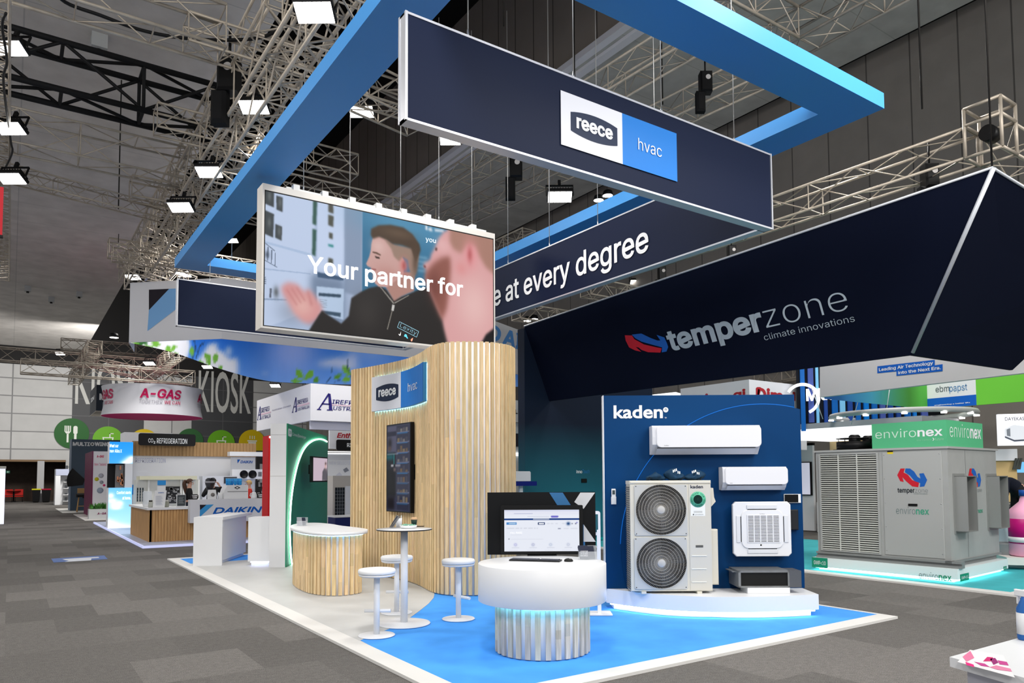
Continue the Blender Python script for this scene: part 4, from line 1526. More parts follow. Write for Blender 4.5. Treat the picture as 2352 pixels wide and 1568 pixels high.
# rebate sticker
sa, sb_ = ab(846, 424); sr = abs(ab(935, 424)[0] - sa)
f = Fr(UF.p(sa, sb_, .0075), UF.ux, UF.uy, UF.uz)
k0, k1 = ab(768, 610), ab(926, 470)
st_ = part('rebate_sticker', MB().fbox(UF, k0[0], k1[0], k0[1], k1[1], .006, .007), M('sticker_white', (226, 228, 226), .5), t)
part('sticker_disc', MB().lathe(f.o, [(0, .0), (sr, .0), (sr, .001), (0, .001)], 40, f), M('sticker_green', (92, 182, 148), .5), st_)
mb = MB()
mb.lathe(f.o, [(sr * .42, .0015), (sr * .44, .0015)], 32, f).lathe(f.o, [(sr * .56, .0015), (sr * .575, .0015)], 32, f)
msg = 'CLAIM YOUR VEU REBATE TODAY '
for i, ch in enumerate(msg):
    if ch == ' ':
        continue
    th_ = math.radians(140 - i * 360 / len(msg))
    v_, f_, asp = glyphs(ch)
    ux = V((math.sin(th_), -math.cos(th_))); uy = V((math.cos(th_), math.sin(th_)))
    hgt = sr * .2
    pts = []
    for x, y in v_:
        q = uy * (sr * .70 + y * hgt) + ux * ((x - .5) * hgt * min(asp, 1.1))
        pts.append(f.p(q[0], q[1], .0018))
    mb.add(pts, f_)
text_mb(mb, '$', f, -sr * .1, -sr * .2, sr * .1, sr * .2, .0018)
part('sticker_print', mb, M('sticker_ink', (28, 66, 60), .5), st_, recalc=False)
mb = MB()
q = k1[0] - k0[0]
mb2 = MB()
# legible only as the company mark at this size: keep the mark, drop the guessed address line
mb2 = text_mb(mb2, 'greenbank', UF, k0[0] + q * .3, k0[1] + .012, k1[0] - q * .12, k0[1] + .024, .0078, bold=.01)
g = Fr(UF.p(k0[0] + q * .18, k0[1] + .018, .0072), UF.ux, UF.uy, UF.uz)
mb2.lathe(g.o, [(.006, .0006), (.009, .0006)], 14, g)
for yy in (.058, .050, .040):
    mb2.fbox(UF, k0[0] + q * .2, k1[0] - q * .2, k0[1] + yy, k0[1] + yy + .0025, .0072, .0076)
part('sticker_text', mb2, M('sticker_ink_grey', (90, 96, 100), .5), st_, recalc=False)
# side boxes on the right
f2 = lambda x, y, c: UF.ab(*C3(x, y), c)
cS = -.12
g0 = f2(1085, 1385, cS); g1 = f2(1085, 760, cS)
part('valve_cover', MB().fbox(UF, uw, g0[0], g0[1], g1[1], -.25, cS, bev=.012), CASE, t)
h_ = [f2(x, y, cS) for x, y in ((990, 292), (1020, 296), (1030, 400), (1048, 448), (998, 505))]
part('side_handle', MB().fprism(UF, [(max(a, uw - .005), b) for a, b in h_], -.22, cS), CASE, t)
for xx in (240, 866):
    a = ab(xx, 1465)[0]
    part('foot', MB().fbox(UF, a - .03, a + .03, .001, ub, -.3, .012), CASE, t)

# three bundled navy garments lying on the unit
TEAL = M('navy_teal_cloth', (20, 52, 78), .75, noise=.25, nscale=25, bump=.4)
for i, (x0, x1, y0, y1, lab) in enumerate(((262, 480, 70, 205, 'bundled navy cloth bag with trailing straps, left of three on the outdoor unit'), (478, 700, 62, 205, 'bundled navy cloth bag with white print, middle of three on the outdoor unit'), (690, 916, 78, 205, 'bundled navy cloth bag with white print, right of three on the outdoor unit'))):
    c = -.14
    a0, b0 = ab(x0, y1, c); a1, b1 = ab(x1, y0, c)
    b0 = ut
    w_, h = a1 - a0, b1 - b0
    t = thing('cloth_bag', lab, 'bag', UF.p((a0 + a1) / 2, ut, c), 'cloth bags on the outdoor unit')
    mb = MB()
    N, Mm = 26, 12
    vs, fs = [], []
    for k in range(Mm + 1):
        v = k / Mm
        for j in range(N):
            th_ = 2 * PI * j / N
            rad = math.sin(PI * min(v * .94 + .06, 1)) ** .55
            wob = 1 + .12 * math.sin(3 * th_ + i * 2 + v * 5) + .08 * math.sin(7 * th_ + i + 9 * v)
            prof = (.72 + .28 * math.sin(2.2 * (math.cos(th_) + 1) + i * 1.7))
            vs.append(UF.p((a0 + a1) / 2 + math.cos(th_) * rad * wob * w_ * .5, b0 + .001 + v * h * prof * .95 * (1 if i else (.55 + .45 * (math.cos(th_) + 1) / 2)), c + math.sin(th_) * rad * wob * .09))
    for k in range(Mm):
        for j in range(N):
            jj = (j + 1) % N
            fs.append((k * N + j, k * N + jj, (k + 1) * N + jj, (k + 1) * N + j))
    fs.append(tuple(range(N - 1, -1, -1))); fs.append(tuple(Mm * N + j for j in range(N)))
    mb.add(vs, fs, True)
    part('cloth', mb, TEAL, t)
    mb = MB()
    for k in range(3):
        aa = a0 + w_ * (.05 if i == 0 else .7) + k * .015
        mb.tube([UF.p(aa + .03 * math.sin(q * 2.2 + k), b0 + .012 + .01 * k + .012 * math.sin(q * 3), c + .07 + .01 * math.sin(q + k)) for q in np.linspace(0, 2, 7)], .006, 5)
    part('strap', mb, M('strap_dark', (14, 34, 50), .6), t)
    if i:
        mb = MB()
        for k in range(5):
            u0 = -.3 + k * .13
            pts = []
            for (du, dv) in ((0, 0), (.09, 0), (.09, .2), (0, .2)):
                u, v = u0 + du, .62 + dv + .05 * k * (1 if k < 3 else -.6)
                pts.append(UF.p((a0 + a1) / 2 + u * w_ * .6, b0 + min(v, .96) * h * .98, c + .095 * math.sin(PI * .5 * (1 - (v - .5) * .9))))
            mb.poly(pts)
        part('white_print', mb, M('print_white', (210, 214, 214), .6), t, recalc=False)

# ---- wall-mounted split units
def wall_split(px, lab, group, c_d=.2):
    (xl, xr, yt, yb, ybr) = px
    c = c_d
    a0, b1 = KW.ab(xl, yt, c); a1, b0 = KW.ab(xr, yb, c)
    t = thing('split_unit', lab, 'air conditioner', KW.p((a0 + a1) / 2, b0, .1), group)
    h = b1 - b0
    prof = [(0.001, b0 + .005), (.10, b0), (.15, b0 + h * .12), (c, b0 + h * .34), (c + .004, b0 + h * .6), (c - .006, b1 - .02), (c - .03, b1), (.001, b1)]
    def ext(mb, aa, ab_, pr, sc=1.0):
        n = len(pr)
        vs = [KW.p(aa, b, cc) for cc, b in pr] + [KW.p(ab_, b, cc) for cc, b in pr]
        return mb.add(vs, [tuple(range(n)), tuple(range(2 * n - 1, n - 1, -1))] + [(i, n + i, n + (i + 1) % n, (i + 1) % n) for i in range(n)])
    g = M('split_white', (220, 220, 224), .3, coat=.3)
    part('body', ext(MB(), a0 + .012, a1 - .012, [(cc * .96, b) for cc, b in prof]), M('split_side', (206, 207, 212), .35), t)
    part('front_cover', MB().rbox(KW, a0 + (a1 - a0) * .045, a1, b0 + h * .24, b1 - .004, c - .03, c + .008, h * .16, fil=.012), g, t)
    part('flap', MB().add([KW.p(a, b, cc) for a, (cc, b) in ((a0 + .07, (c - .004, b0 + h * .2)), (a1 - .07, (c - .004, b0 + h * .2)), (a1 - .07, (.125, b0 + .004)), (a0 + .07, (.125, b0 + .004)))], [(0, 1, 2, 3)]), M('flap_white', (212, 213, 218), .35), t)
    part('outlet_gap', MB().fbox(KW, a0 + .08, a1 - .08, b0 + h * .205, b0 + h * .235, c - .05, c - .002), M('gap_grey', (70, 70, 74), .5), t)
    part('brand_mark', text_mb(MB(), 'kaden', KW, a0 + (a1 - a0) * .115, b0 + h * .29, a0 + (a1 - a0) * .155, b0 + h * .33, c + .009), M('mark_grey', (110, 110, 114), .5), t, recalc=False)


wall_split((1496, 1750, 977, 1042, 1042), 'wide white wall-mounted air conditioner, upper of two on the blue wall', 'split air conditioners on the blue wall', .23)
wall_split((1658, 1811, 1072, 1125, 1125), 'narrow white wall-mounted air conditioner, lower of two on the blue wall', 'split air conditioners on the blue wall', .2)

# ---- ceiling cassette mounted on the wall
C4 = lambda x, y: (1640 + x * .20408, 1060 + y * .20408)
cC = .16
kb = lambda x, y, c=cC: KW.ab(*C4(x, y), c)
p0 = kb(222, 1068); p1 = kb(862, 448)
a0, b0, a1, b1 = p0[0], p0[1], p1[0], p1[1]
t = thing('ceiling_cassette', 'square white cassette air conditioner with slotted grille fixed on the blue wall', 'air conditioner', KW.p((a0 + a1) / 2, b0, .05))
CW = M('cassette_white', (222, 223, 226), .35)
ch = .04
part('fascia', MB().fprism(KW, [(a0 + ch, b0), (a1 - ch, b0), (a1, b0 + ch), (a1, b1 - ch), (a1 - ch, b1), (a0 + ch, b1), (a0, b1 - ch), (a0, b0 + ch)], cC - .05, cC, fil=.012), CW, t)
part('back_box', MB().fbox(KW, a0 + .06, a1 - .06, b0 - .004, b1 - .06, 0.001, cC - .05), STEEL, t)
w_ = a1 - a0
inn = MB().rbox(KW, a0 + w_ * .14, a1 - w_ * .14, b0 + w_ * .14, b1 - w_ * .14, cC, cC + .012, w_ * .12, fil=.006)
ip = part('inner_frame', inn, CW, t)
sl = MB()
lo = (a0 + w_ * .245, b0 + w_ * .245); hi = (a1 - w_ * .21, b1 - w_ * .235)
part('grille_backing', MB().fbox(KW, lo[0], hi[0], lo[1], hi[1], cC + .012, cC + .0125), M('grille_dark', (50, 51, 56), .6), ip)
for k in range(19):
    b = lo[1] + (hi[1] - lo[1]) * k / 18
    sl.fbox(KW, lo[0] - .004, hi[0] + .004, b - .0055, b + .0055, cC + .0125, cC + .018)
for k in range(6):
    a = lo[0] + (hi[0] - lo[0]) * k / 5
    sl.fbox(KW, a - .006, a + .006, lo[1] - .005, hi[1] + .005, cC + .0125, cC + .0185)
part('grille_slats', sl, CW, ip)
for k in range(4):
    for s_ in (0,):
        q = w_ * .17; d0 = w_ * .055; d1 = w_ * .125
        if k == 0: bx = (a0 + w_ * .24, a1 - w_ * .24, b1 - d1, b1 - d0)
        elif k == 1: bx = (a0 + w_ * .24, a1 - w_ * .24, b0 + d0, b0 + d1)
        elif k == 2: bx = (a0 + d0, a0 + d1, b0 + w_ * .24, b1 - w_ * .24)
        else: bx = (a1 - d1, a1 - d0, b0 + w_ * .24, b1 - w_ * .24)
        lv = part('louvre', MB().fbox(KW, *bx, cC, cC + .009, bev=.003), M('louvre_white', (212, 214, 218), .35), t)
        g = w_ * .018
        if k == 0: gx = (bx[0] + .01, bx[1] - .01, bx[2] - g, bx[2])
        elif k == 1: gx = (bx[0] + .01, bx[1] - .01, bx[3], bx[3] + g)
        elif k == 2: gx = (bx[1], bx[1] + g, bx[2] + .01, bx[3] - .01)
        else: gx = (bx[0] - g, bx[0], bx[2] + .01, bx[3] - .01)
        part('louvre_gap', MB().fbox(KW, *gx, cC, cC + .004), M('gap_dark', (40, 41, 46), .6), lv)
part('sensor_window', MB().fbox(KW, a0 + w_ * .455, a0 + w_ * .48, b0 + w_ * .185, b0 + w_ * .21, cC + .012, cC + .014), BLACK, ip)
part('brand_mark', text_mb(MB(), 'kaden', KW, a0 + w_ * .46, b1 - w_ * .215, a0 + w_ * .545, b1 - w_ * .2, cC + .0135), M('mark_pale', (150, 150, 156), .5), ip, recalc=False)

# ---- small controls on the wall
a0, b0 = KW.ab(1405, 1158); a1, b1 = KW.ab(1414, 1122)
t = thing('remote_control', 'white handheld remote in a holder at the left edge of the blue wall', 'remote control', KW.p((a0 + a1) / 2, b0, -.01))
part('body', MB().rbox(KW, a0, a1, b0 + .08, b1, -.018, .004, .008), WHITE, t)
part('holder', MB().fbox(KW, a0 - .006, a1 + .006, b0, b0 + .1, -.018, .008, bev=.003), WHITE, t)
part('display', MB().fbox(KW, a0 + .01, a1 - .01, b1 - .075, b1 - .02, .004, .006), M('lcd_grey', (70, 80, 80), .3), t)
a0, b0 = KW.ab(1800, 1154.5); a1, b1 = KW.ab(1838, 1134)
t = thing('wall_controller', 'black touch controller with white edge, right of the square cassette', 'controller', KW.p((a0 + a1) / 2, b0, 0))
part('body', MB().fbox(KW, a0, a1, b0, b1, .001, .02, bev=.002), WHITE, t)
part('display', MB().fbox(KW, a0 + .006, a1 - .035, b0 + .006, b1 - .006, .02, .022), M('display_black', (10, 10, 12), .15), t)
a0, b0 = KW.ab(1816, 1217, .06); a1, b1 = KW.ab(1834, 1170, .06)
t = thing('dark_box', 'dark ribbed box behind the right edge of the square cassette', 'electrical box', KW.p((a0 + a1) / 2, b0, .03))
part('box', MB().fbox(KW, a0 - .06, a1, b0, b1, .001, .06, bev=.012), M('box_dark', (34, 36, 40), .5), t)

# ---- ducted unit on its block
o4 = onz(*C4(300, 1485), PZ)
dF = Fr((o4[0], o4[1], PZ), KU)
db = lambda x, y, c=0.0: dF.ab(*C4(x, y), c)
q0 = db(380, 1490); q1 = db(857, 1500)
t = thing('riser_block', 'low white block under the ducted unit on the plinth', 'block', dF.p((q0[0] + q1[0]) / 2, 0, -.1))
bt = db(600, 1418)[1]
part('block', MB().fbox(dF, q0[0], q1[0], .001, bt, -.3, 0, bev=.003), WHITE, t)
e0 = db(278, 1415); e1 = db(852, 1415); tp_ = db(600, 1225)[1]; er = db(985, 1300)[0]
t = thing('ducted_unit', 'galvanised ducted air conditioner with a black open front, low on the plinth', 'air conditioner', dF.p((e0[0] + e1[0]) / 2, bt, -.2))
GAL = M('galvanised', (150, 152, 152), .4, .7, noise=.1, nscale=14)
part('casing', MB().fbox(dF, e0[0], e1[0], bt + .002, tp_, -.42, -.02), GAL, t)
fr = MB()
b0 = bt + .002
for bx in ((e0[0], e1[0], b0, b0 + .02), (e0[0], e1[0], tp_ - .025, tp_), (e0[0], e0[0] + .03, b0, tp_), (e1[0] - .02, e1[0], b0, tp_)):
    fr.fbox(dF, *bx, -.02, 0)
part('front_flange', fr, GAL, t)
part('coil', MB().fbox(dF, e0[0] + .03, e1[0] - .02, b0 + .02, tp_ - .025, -.02, -.015), M('coil_black', (22, 22, 20), .6), t)
part('control_box', MB().fbox(dF, e1[0] + .002, er, b0, tp_ - .004, -.3, -.004), M('control_grey', (92, 94, 98), .5, .3), t)
part('mounting_lugs', MB().fbox(dF, e0[0] - .05, e0[0], tp_ - .03, tp_ - .02, -.4, -.1).fbox(dF, er, er + .03, tp_ - .03, tp_ - .02, -.2, -.1), GAL, t)
# ================================================================== neighbouring booth on the right
XE = 12.0
t = thing('teal_floor', 'raised floor with teal carpet and white edging under the grey machine', 'stand floor', (15, 8, 0))
part('carpet', MB().box(XE + .25, 18.2, 4.85, 15.4, .001, .026), M('teal_carpet', (70, 178, 186), .9, noise=.08, nscale=3, bump=.1), t)
part('edging', MB().box(XE, XE + .25, 4.6, 15.4, .001, .03).box(XE + .25, 18.2, 4.6, 4.85, .001, .03), EDGE, t)

eA = V((.075, -.9972, 0)); eB = V((.9972, .075, 0))
N0 = onz(2200, 1340, .03)
C5 = lambda x, y: (1840 + x * .36364, 780 + y * .36364)
PA = Fr((N0[0], N0[1], .03), eA); PBf = Fr((N0[0], N0[1], .03), eB)
pl = -PA.ab(1866, 1300)[0]; pr_ = PBf.ab(2316, 1310)[0]
pz = hz(1307, N0)
t = thing('machine_plinth', 'low white plinth glowing underneath, with green labels, beneath the grey machine', 'plinth', (N0[0], N0[1], .03))
corner = lambda fr, a, c: fr.p(a, 0, c)
q = [N0, N0 + eB * pr_, N0 + eB * pr_ - eA * pl, N0 - eA * pl]
part('plinth_body', MB().zprism([tuple(p[:2]) for p in q], .09, pz), M('plinth_white', (224, 232, 232), .5), t)
cen = sum(q) / 4
qi = [p + (cen - p) / np.linalg.norm(cen - p) * .12 for p in q]
part('recess', MB().zprism([tuple(p[:2]) for p in qi], .03, .09), _MATS['kick_white'], t)
mb = MB()
ql = [p + (cen - p) / np.linalg.norm(cen - p) * .06 for p in q]
mb.tube([(p[0], p[1], .075) for p in ql + [ql[0]]], .009, 5)
part('light_strip', mb, M('led_aqua', (190, 255, 250), .5, emit=12.0), t)
TAGG = M('tag_green', (24, 138, 106), .5)
for fr, p0, p1, s in ((PA, (70, 1434), (167, 1380), 'GWP<10'), (PBf, (1005, 1528), (1058, 1470), 'GWP<10'), (PBf, (1278, 1455), (1297, 1428), 'GWP<10')):
    a0, b0 = fr.ab(*C5(*p0)); a1, b1 = fr.ab(*C5(*p1))
    g = part('green_label', MB().fbox(fr, a0, a1, b0, b1, .001, .004), TAGG, t)
    part('lettering', text_mb(MB(), s, fr, a0 + (a1 - a0) * .12, b0 + (b1 - b0) * .3, a1 - (a1 - a0) * .12, b0 + (b1 - b0) * .68, .006), LETW, g, recalc=False)
EGR = M('enviro_grey', (104, 122, 122), .5); EGN = M('enviro_green', (40, 150, 112), .5)


def environex(parent, fr, bl, tr, c, m1, m2, split=.59):
    a0, b0 = fr.ab(*bl, c); a1, b1 = fr.ab(*tr, c)
    w = a1 - a0; h = b1 - b0
    part('lettering', text_mb(MB(), 'enviro', fr, a0, b0, a0 + w * split, b1, c, bold=-.006), m1, parent, recalc=False)
    part('lettering', text_mb(MB(), 'nex', fr, a0 + w * (split + .02), b0, a1, b0 + h * .74, c, bold=.02), m2, parent, recalc=False)


environex(t, PA, C5(745, 1506), C5(950, 1480), .004, EGR, EGN)

# ---- the machine
Nc = N0 + eB * .10 - eA * .12
MA = Fr((Nc[0], Nc[1], 0), eA); MBf = Fr((Nc[0], Nc[1], 0), eB)
ab5 = lambda fr, x, y, c=0.0: fr.ab(*C5(x, y), c)
zb_ = pz + .11
al = ab5(MA, 100, 1000)[0]
zt_ = (hz(1025.5, Nc) + hz(1034, MA.p(al, 0)[:2])) / 2
wr = ab5(MBf, 1240, 1000)[0]
t = thing('package_unit', 'large grey rooftop air conditioning machine with louvred side and doors, on the glowing plinth', 'air conditioner', (Nc[0], Nc[1], pz))
CAB = M('cabinet_grey', (168, 170, 168), .5, .2, noise=.04, nscale=4)
CAB2 = M('cabinet_grey_door', (174, 176, 174), .5, .2)
part('cabinet', MB().zprism([tuple(p[:2]) for p in (MA.p(0, 0), MBf.p(wr, 0), MBf.p(wr, 0) + eA * al, MA.p(al, 0))], zb_, zt_ - .035), CAB, t)
part('lid', MB().zprism([tuple(p[:2]) for p in (MA.p(.03, 0, .03), MBf.p(wr + .03, 0, .03), MBf.p(wr + .03, 0) + eA * (al - .03), MA.p(al - .03, 0, .03))], zt_ - .035, zt_), CAB2, t)
mb = MB()
mb.fbox(MA, al - .02, .16, pz + .002, pz + .04, -.1, .04).fbox(MA, al - .02, .16, pz + .075, zb_, -.1, .04).fbox(MA, al - .02, .16, pz + .04, pz + .075, -.1, .0)
mb.fbox(MBf, -.04, wr + .04, pz + .075, zb_, -.08, .02).fbox(MBf, .05, wr - .05, pz + .002, pz + .075, -.08, -.04)
part('base_rail', mb, M('rail_grey', (140, 143, 142), .5, .3), t)
# louvre
l0 = ab5(MA, 142, 1350); l1 = ab5(MA, 478, 697)
lz0 = zb_ + .04; lz1 = zt_ - .09
lp = part('louvre_recess', MB().fbox(MA, l0[0], l1[0], lz0, lz1, .001, .004), M('louvre_dark', (24, 25, 26), .7), t)
mb = MB()
nl = 45
for k in range(nl):
    b = lz0 + (lz1 - lz0) * (k + .5) / nl
    mb.add([MA.p(a, b + db_, c) for a in (l0[0], l1[0]) for db_, c in ((-.011, .03), (-.005, .032), (.010, .006), (.004, .004))], [(0, 1, 2, 3), (7, 6, 5, 4), (0, 4, 5, 1), (1, 5, 6, 2), (2, 6, 7, 3), (3, 7, 4, 0)])
for f_ in (.33, .66):
    a = l0[0] + (l1[0] - l0[0]) * f_
    mb.fbox(MA, a - .008, a + .008, lz0, lz1, .004, .03)
part('louvre_blades', mb, M('louvre_grey', (206, 208, 202), .45), lp)
mb = MB()
for bx in ((l0[0] - .03, l0[0], lz0 - .02, lz1 + .02), (l1[0], l1[0] + .03, lz0 - .02, lz1 + .02), (l0[0], l1[0], lz1, lz1 + .02), (l0[0], l1[0], lz0 - .02, lz0)):
    mb.fbox(MA, *bx, .001, .034)
part('louvre_frame', mb, CAB2, lp)
# door
d0 = ab5(MA, 535, 1375); d1 = ab5(MA, 886, 690)
dp = part('door', MB().fbox(MA, d0[0], d1[0], zb_ + .03, zt_ - .07, .001, .014, bev=.004), CAB2, t)
h0 = ab5(MA, 678, 1050, .014); h1 = ab5(MA, 735, 1036, .014)
part('handle', MB().fbox(MA, h0[0], h1[0], h0[1], h1[1], .014, .024), BLACK, dp)
y0 = ab5(MA, 545, 722, .014); y1 = ab5(MA, 580, 701, .014)
part('warning_sticker', MB().fbox(MA, y0[0], y1[0], y0[1], y1[1], .014, .016), M('warn_yellow', (226, 200, 40), .5), dp)
part('sticker_band', MB().fbox(MA, y0[0], y1[0], y1[1] - .022, y1[1], .0162, .017), BLACK, dp)
mb = MB()
for a in (d0[0] + .03, d1[0] - .03):
    for b in np.linspace(zb_ + .1, zt_ - .12, 5):
        g = Fr(MA.p(a, b, .014), MA.ux, MA.uy, MA.uz)
        mb.lathe(g.o, [(.008, 0), (.008, .003), (0, .003)], 8, g)
part('screws', mb, STEEL, dp)
LRED = M('logo_red', (196, 30, 46), .5); LBL = M('logo_arrow_blue', (28, 92, 176), .5)
RED_P = ((607, 855), (628, 813), (655, 812), (648, 838), (674, 852), (702, 886), (745, 902), (740, 931), (702, 926), (664, 894), (640, 868), (648, 898), (626, 893))
BLU_P = ((660, 812), (688, 813), (714, 832), (736, 866), (754, 876), (746, 845), (774, 842), (796, 885), (778, 926), (750, 929), (752, 905), (716, 892), (688, 858), (655, 836))


def arrows(parent, fr, fmap, c):
    ppart('logo_arrow', fr, [fmap(x, y) for x, y in RED_P], LRED, parent, c=c)
    ppart('logo_arrow', fr, [fmap(x, y) for x, y in BLU_P], LBL, parent, c=c + .001)


def temperzone(parent, fr, bl, tr, c, m1, m2, bold=.02):
    a0, b0 = fr.ab(*bl, c); a1, b1 = fr.ab(*tr, c)
    w, h = a1 - a0, b1 - b0
    part('lettering', text_mb(MB(), 'temper', fr, a0, b0, a0 + w * .57, b1, c, bold=bold), m1, parent, recalc=False)
    part('lettering', text_mb(MB(), 'zone', fr, a0 + w * .585, b0 + h * .245, a1, b0 + h * .245 + h * .58, c, bold=-.018), m2, parent, recalc=False)


DKT = M('dark_text', (34, 40, 46), .5)
arrows(dp, MA, C5, .016)
temperzone(dp, MA, C5(610, 973), C5(800, 938), .016, DKT, M('mid_text', (96, 104, 108), .5))
environex(dp, MA, C5(600, 1099), C5(808, 1060), .016, EGR, M('enviro_green2', (70, 160, 130), .5))
part('lettering', text_mb(MB(), 'climate innovations', MA, *ab5(MA, 712, 976, .016), *ab5(MA, 798, 968, .016), .016), EGR, dp, recalc=False)
# right face
m2 = lambda x, y: C5(1057 + (x - 607) * .427, y)
arrows(t, MBf, m2, .004)
temperzone(t, MBf, C5(1060, 972), C5(1141, 938), .004, DKT, _MATS['mid_text'])
environex(t, MBf, C5(1058, 1100), C5(1148, 1062), .004, EGR, _MATS['enviro_green2'])
part('panel_seam', MB().fbox(MBf, ab5(MBf, 1045, 1000)[0] - .005, ab5(MBf, 1045, 1000)[0] + .005, zb_ + .02, zt_ - .05, .001, .003), M('seam_grey', (120, 122, 122), .5), t)
for x0, x1, y0, y1 in ((966, 1046, 860, 1213), (1176, 1246, 860, 1190)):
    a0 = ab5(MBf, x0, 1000)[0]; a1 = ab5(MBf, x1, 1000)[0]
    a1 = a0 + (a1 - a0) * .78
    bt = ab5(MBf, x0, y0)[1]; bb_ = ab5(MBf, x0, y1)[1]
    hd = part('duct_spigot', MB().fbox(MBf, a0, a0 + .012, bb_, bt, .0, .2).fbox(MBf, a1 - .012, a1, bb_, bt, 0, .2).fbox(MBf, a0, a1, bt - .012, bt, 0, .2).fbox(MBf, a0, a1, bb_, bb_ + .012, 0, .2).fbox(MBf, a0 - .04, a1 + .04, bb_ - .04, bt + .04, .001, .012), M('spigot_grey', (150, 152, 150), .45, .4), t)
    part('duct_opening', MB().fbox(MBf, a0 + .012, a1 - .012, bb_ + .012, bt - .012, .013, .03), M('duct_dark', (30, 31, 30), .7), hd)

# green sign box on the machine
GB = M('sign_green', (84, 178, 128), .5)
ga = ab5(MA, 447, 600)[0]; gr = ab5(MBf, 1147, 600)[0]
gz = hz(963.5, Nc)
t = thing('green_sign_box', 'green lettered sign box standing on top of the grey machine', 'sign', (Nc[0], Nc[1], zt_))
part('box', MB().zprism([tuple(p[:2]) for p in (MA.p(0, 0), MBf.p(gr, 0), MBf.p(gr, 0) + eA * ga, MA.p(ga, 0))], zt_ + .002, gz), GB, t)
environex(t, MA, C5(470, 625), C5(893, 548), .004, M('sign_pale', (206, 232, 216), .5), LETW, .62)
environex(t, MBf, C5(940, 613), C5(1134, 545), .004, _MATS['sign_pale'], LETW, .62)
part('lettering', text_mb(text_mb(MB(), 'low carbon', MA, *ab5(MA, 732, 640), *ab5(MA, 822, 625), .004, bold=-.02), 'future', MA, *ab5(MA, 846, 636), *ab5(MA, 900, 618), .004), M('sign_faint', (150, 210, 176), .5), t, recalc=False)
a0, b0 = ab5(MA, 830, 637); a1, b1 = ab5(MA, 840, 619)
bm_ = (b0 + b1) / 2
part('chevron', MB().poly([MA.p(*p, .004) for p in ((a0, b0), (a0 + .012, b0), (a1 + .006, bm_), (a0 + .012, b1), (a0, b1), (a1 - .006, bm_))]), LETW, t, recalc=False)

# black fan deck on the machine
t = thing('fan_deck', 'black wire-guarded fans on the roof of the grey machine, left of the green sign box', 'fan', MA.p(ga - .4, zt_, -.5))
f0 = ab5(MA, 175, 680)[0]
mb = MB()
c_ = (ga + f0) / 2 - .02
mb.fbox(MA, f0 + .05, ga - .01, zt_ + .001, zt_ + .012, -1.1, -.06)
part('deck_plate', mb, BLACK_METAL, t)
for cc in (-.32, -.85):
    ctr = MA.p(c_ - .05, zt_ + .012, cc)
    part('fan_ring', MB().lathe(ctr, [(.31, 0), (.31, .14), (.3, .14), (.3, 0)], 36), BLACK_METAL, t)
    mb = MB()
    for rr in (.1, .17, .24, .31):
        mb.tube([ctr + V((rr * math.cos(x), rr * math.sin(x), .2)) for x in np.linspace(0, 2 * PI, 25)], .005, 4)
    for k in range(4):
        x = k * PI / 2
        mb.tube([ctr + V((.31 * math.cos(x), .31 * math.sin(x), .1)), ctr + V((.32 * math.cos(x), .32 * math.sin(x), .2)), ctr + V((.06 * math.cos(x), .06 * math.sin(x), .2))], .008, 5)
    part('wire_guard', mb, BLACK_METAL, t)
    part('motor', MB().lathe(ctr, [(.1, .03), (.1, .24), (.07, .27), (0, .27)], 20), BLACK, t)

# ---- canopy
T0 = onz(2281, 386, 5.92)
B0 = onz(2094, 815, 3.68)
T1 = onX(1204, 749, T0[0]); n0_ = np.cross(T1 - T0, B0 - T0)
B1m = onpl(1385, 905, T0, n0_)
Yf = T1[1]
kf = (Yf - B0[1]) / (B1m[1] - B0[1])
B1 = B0 + (B1m - B0) * kf
T2m = onY(2352, 428, T0[1]); B2m = onY(2352, 866, B0[1])
T2 = T0 + (T2m - T0) * (5.6 / (T2m[0] - T0[0])); B2 = B0 + (B2m - B0) * ((T2[0] - 1.0 - B0[0]) / (B2m[0] - B0[0]))
T2[2] = T0[2] - .25; B2[2] = B0[2] + .05
t = thing('fabric_canopy', 'huge dark navy tapered fabric canopy with pale lettering hanging over the grey machine', 'hanging canopy', ((T0[0] + T2[0]) / 2, (T0[1] + Yf) / 2, B0[2]))
NV2 = M('canopy_navy', (9, 15, 33), .85, spec=.08)
lp = part('side_panel', MB().slab([T0, T1, B1, B0], (.05, 0, 0)), NV2, t)
rp = part('side_panel', MB().slab([T0, B0, B2, T2], (0, .05, 0)), NV2, t)
mb = MB()
mb.tube([T0 + V((0, 0, .01)), T1], .02, 6).tube([T0, T2], .02, 6).tube([T0 + V((-.015, -.015, 0)), B0 * .985 + T0 * .015], [.035, .03], 6)
part('tube_frame', mb, M('tube_pale', (176, 180, 186), .4, .3), t)
e1 = T0 - T1; e1 /= np.linalg.norm(e1)
e2 = (T0 - B0); e2 = e2 - e1 * float(e2 @ e1); e2 /= np.linalg.norm(e2)
CFr = Fr(B1, e1, e2)
if CFr.uz[0] > 0:
    CFr.uz = -CFr.uz
C6 = lambda x, y: (1180 + x * .49830, 380 + y * .49830)
GT = M('canopy_lettering', (176, 188, 196), .6)
c_ = .01
a0 = CFr.ab(*C6(706, 800), c_)[0]; a1 = CFr.ab(*C6(1152, 735), c_)[0]
bd = CFr.ab(*C6(1003, 822), c_)[1]; btp = CFr.ab(*C6(733, 760), c_)[1]
part('lettering', text_mb(MB(), 'temper', CFr, a0, bd, a1, btp, c_, bold=.03), GT, lp, recalc=False)
a0 = CFr.ab(*C6(1163, 740), c_)[0]; a1 = CFr.ab(*C6(1538, 630), c_)[0]
part('lettering', text_mb(MB(), 'zone', CFr, a0, CFr.ab(*C6(1500, 674), c_)[1], a1, CFr.ab(*C6(1480, 588), c_)[1], c_, bold=-.016), GT, lp, recalc=False)
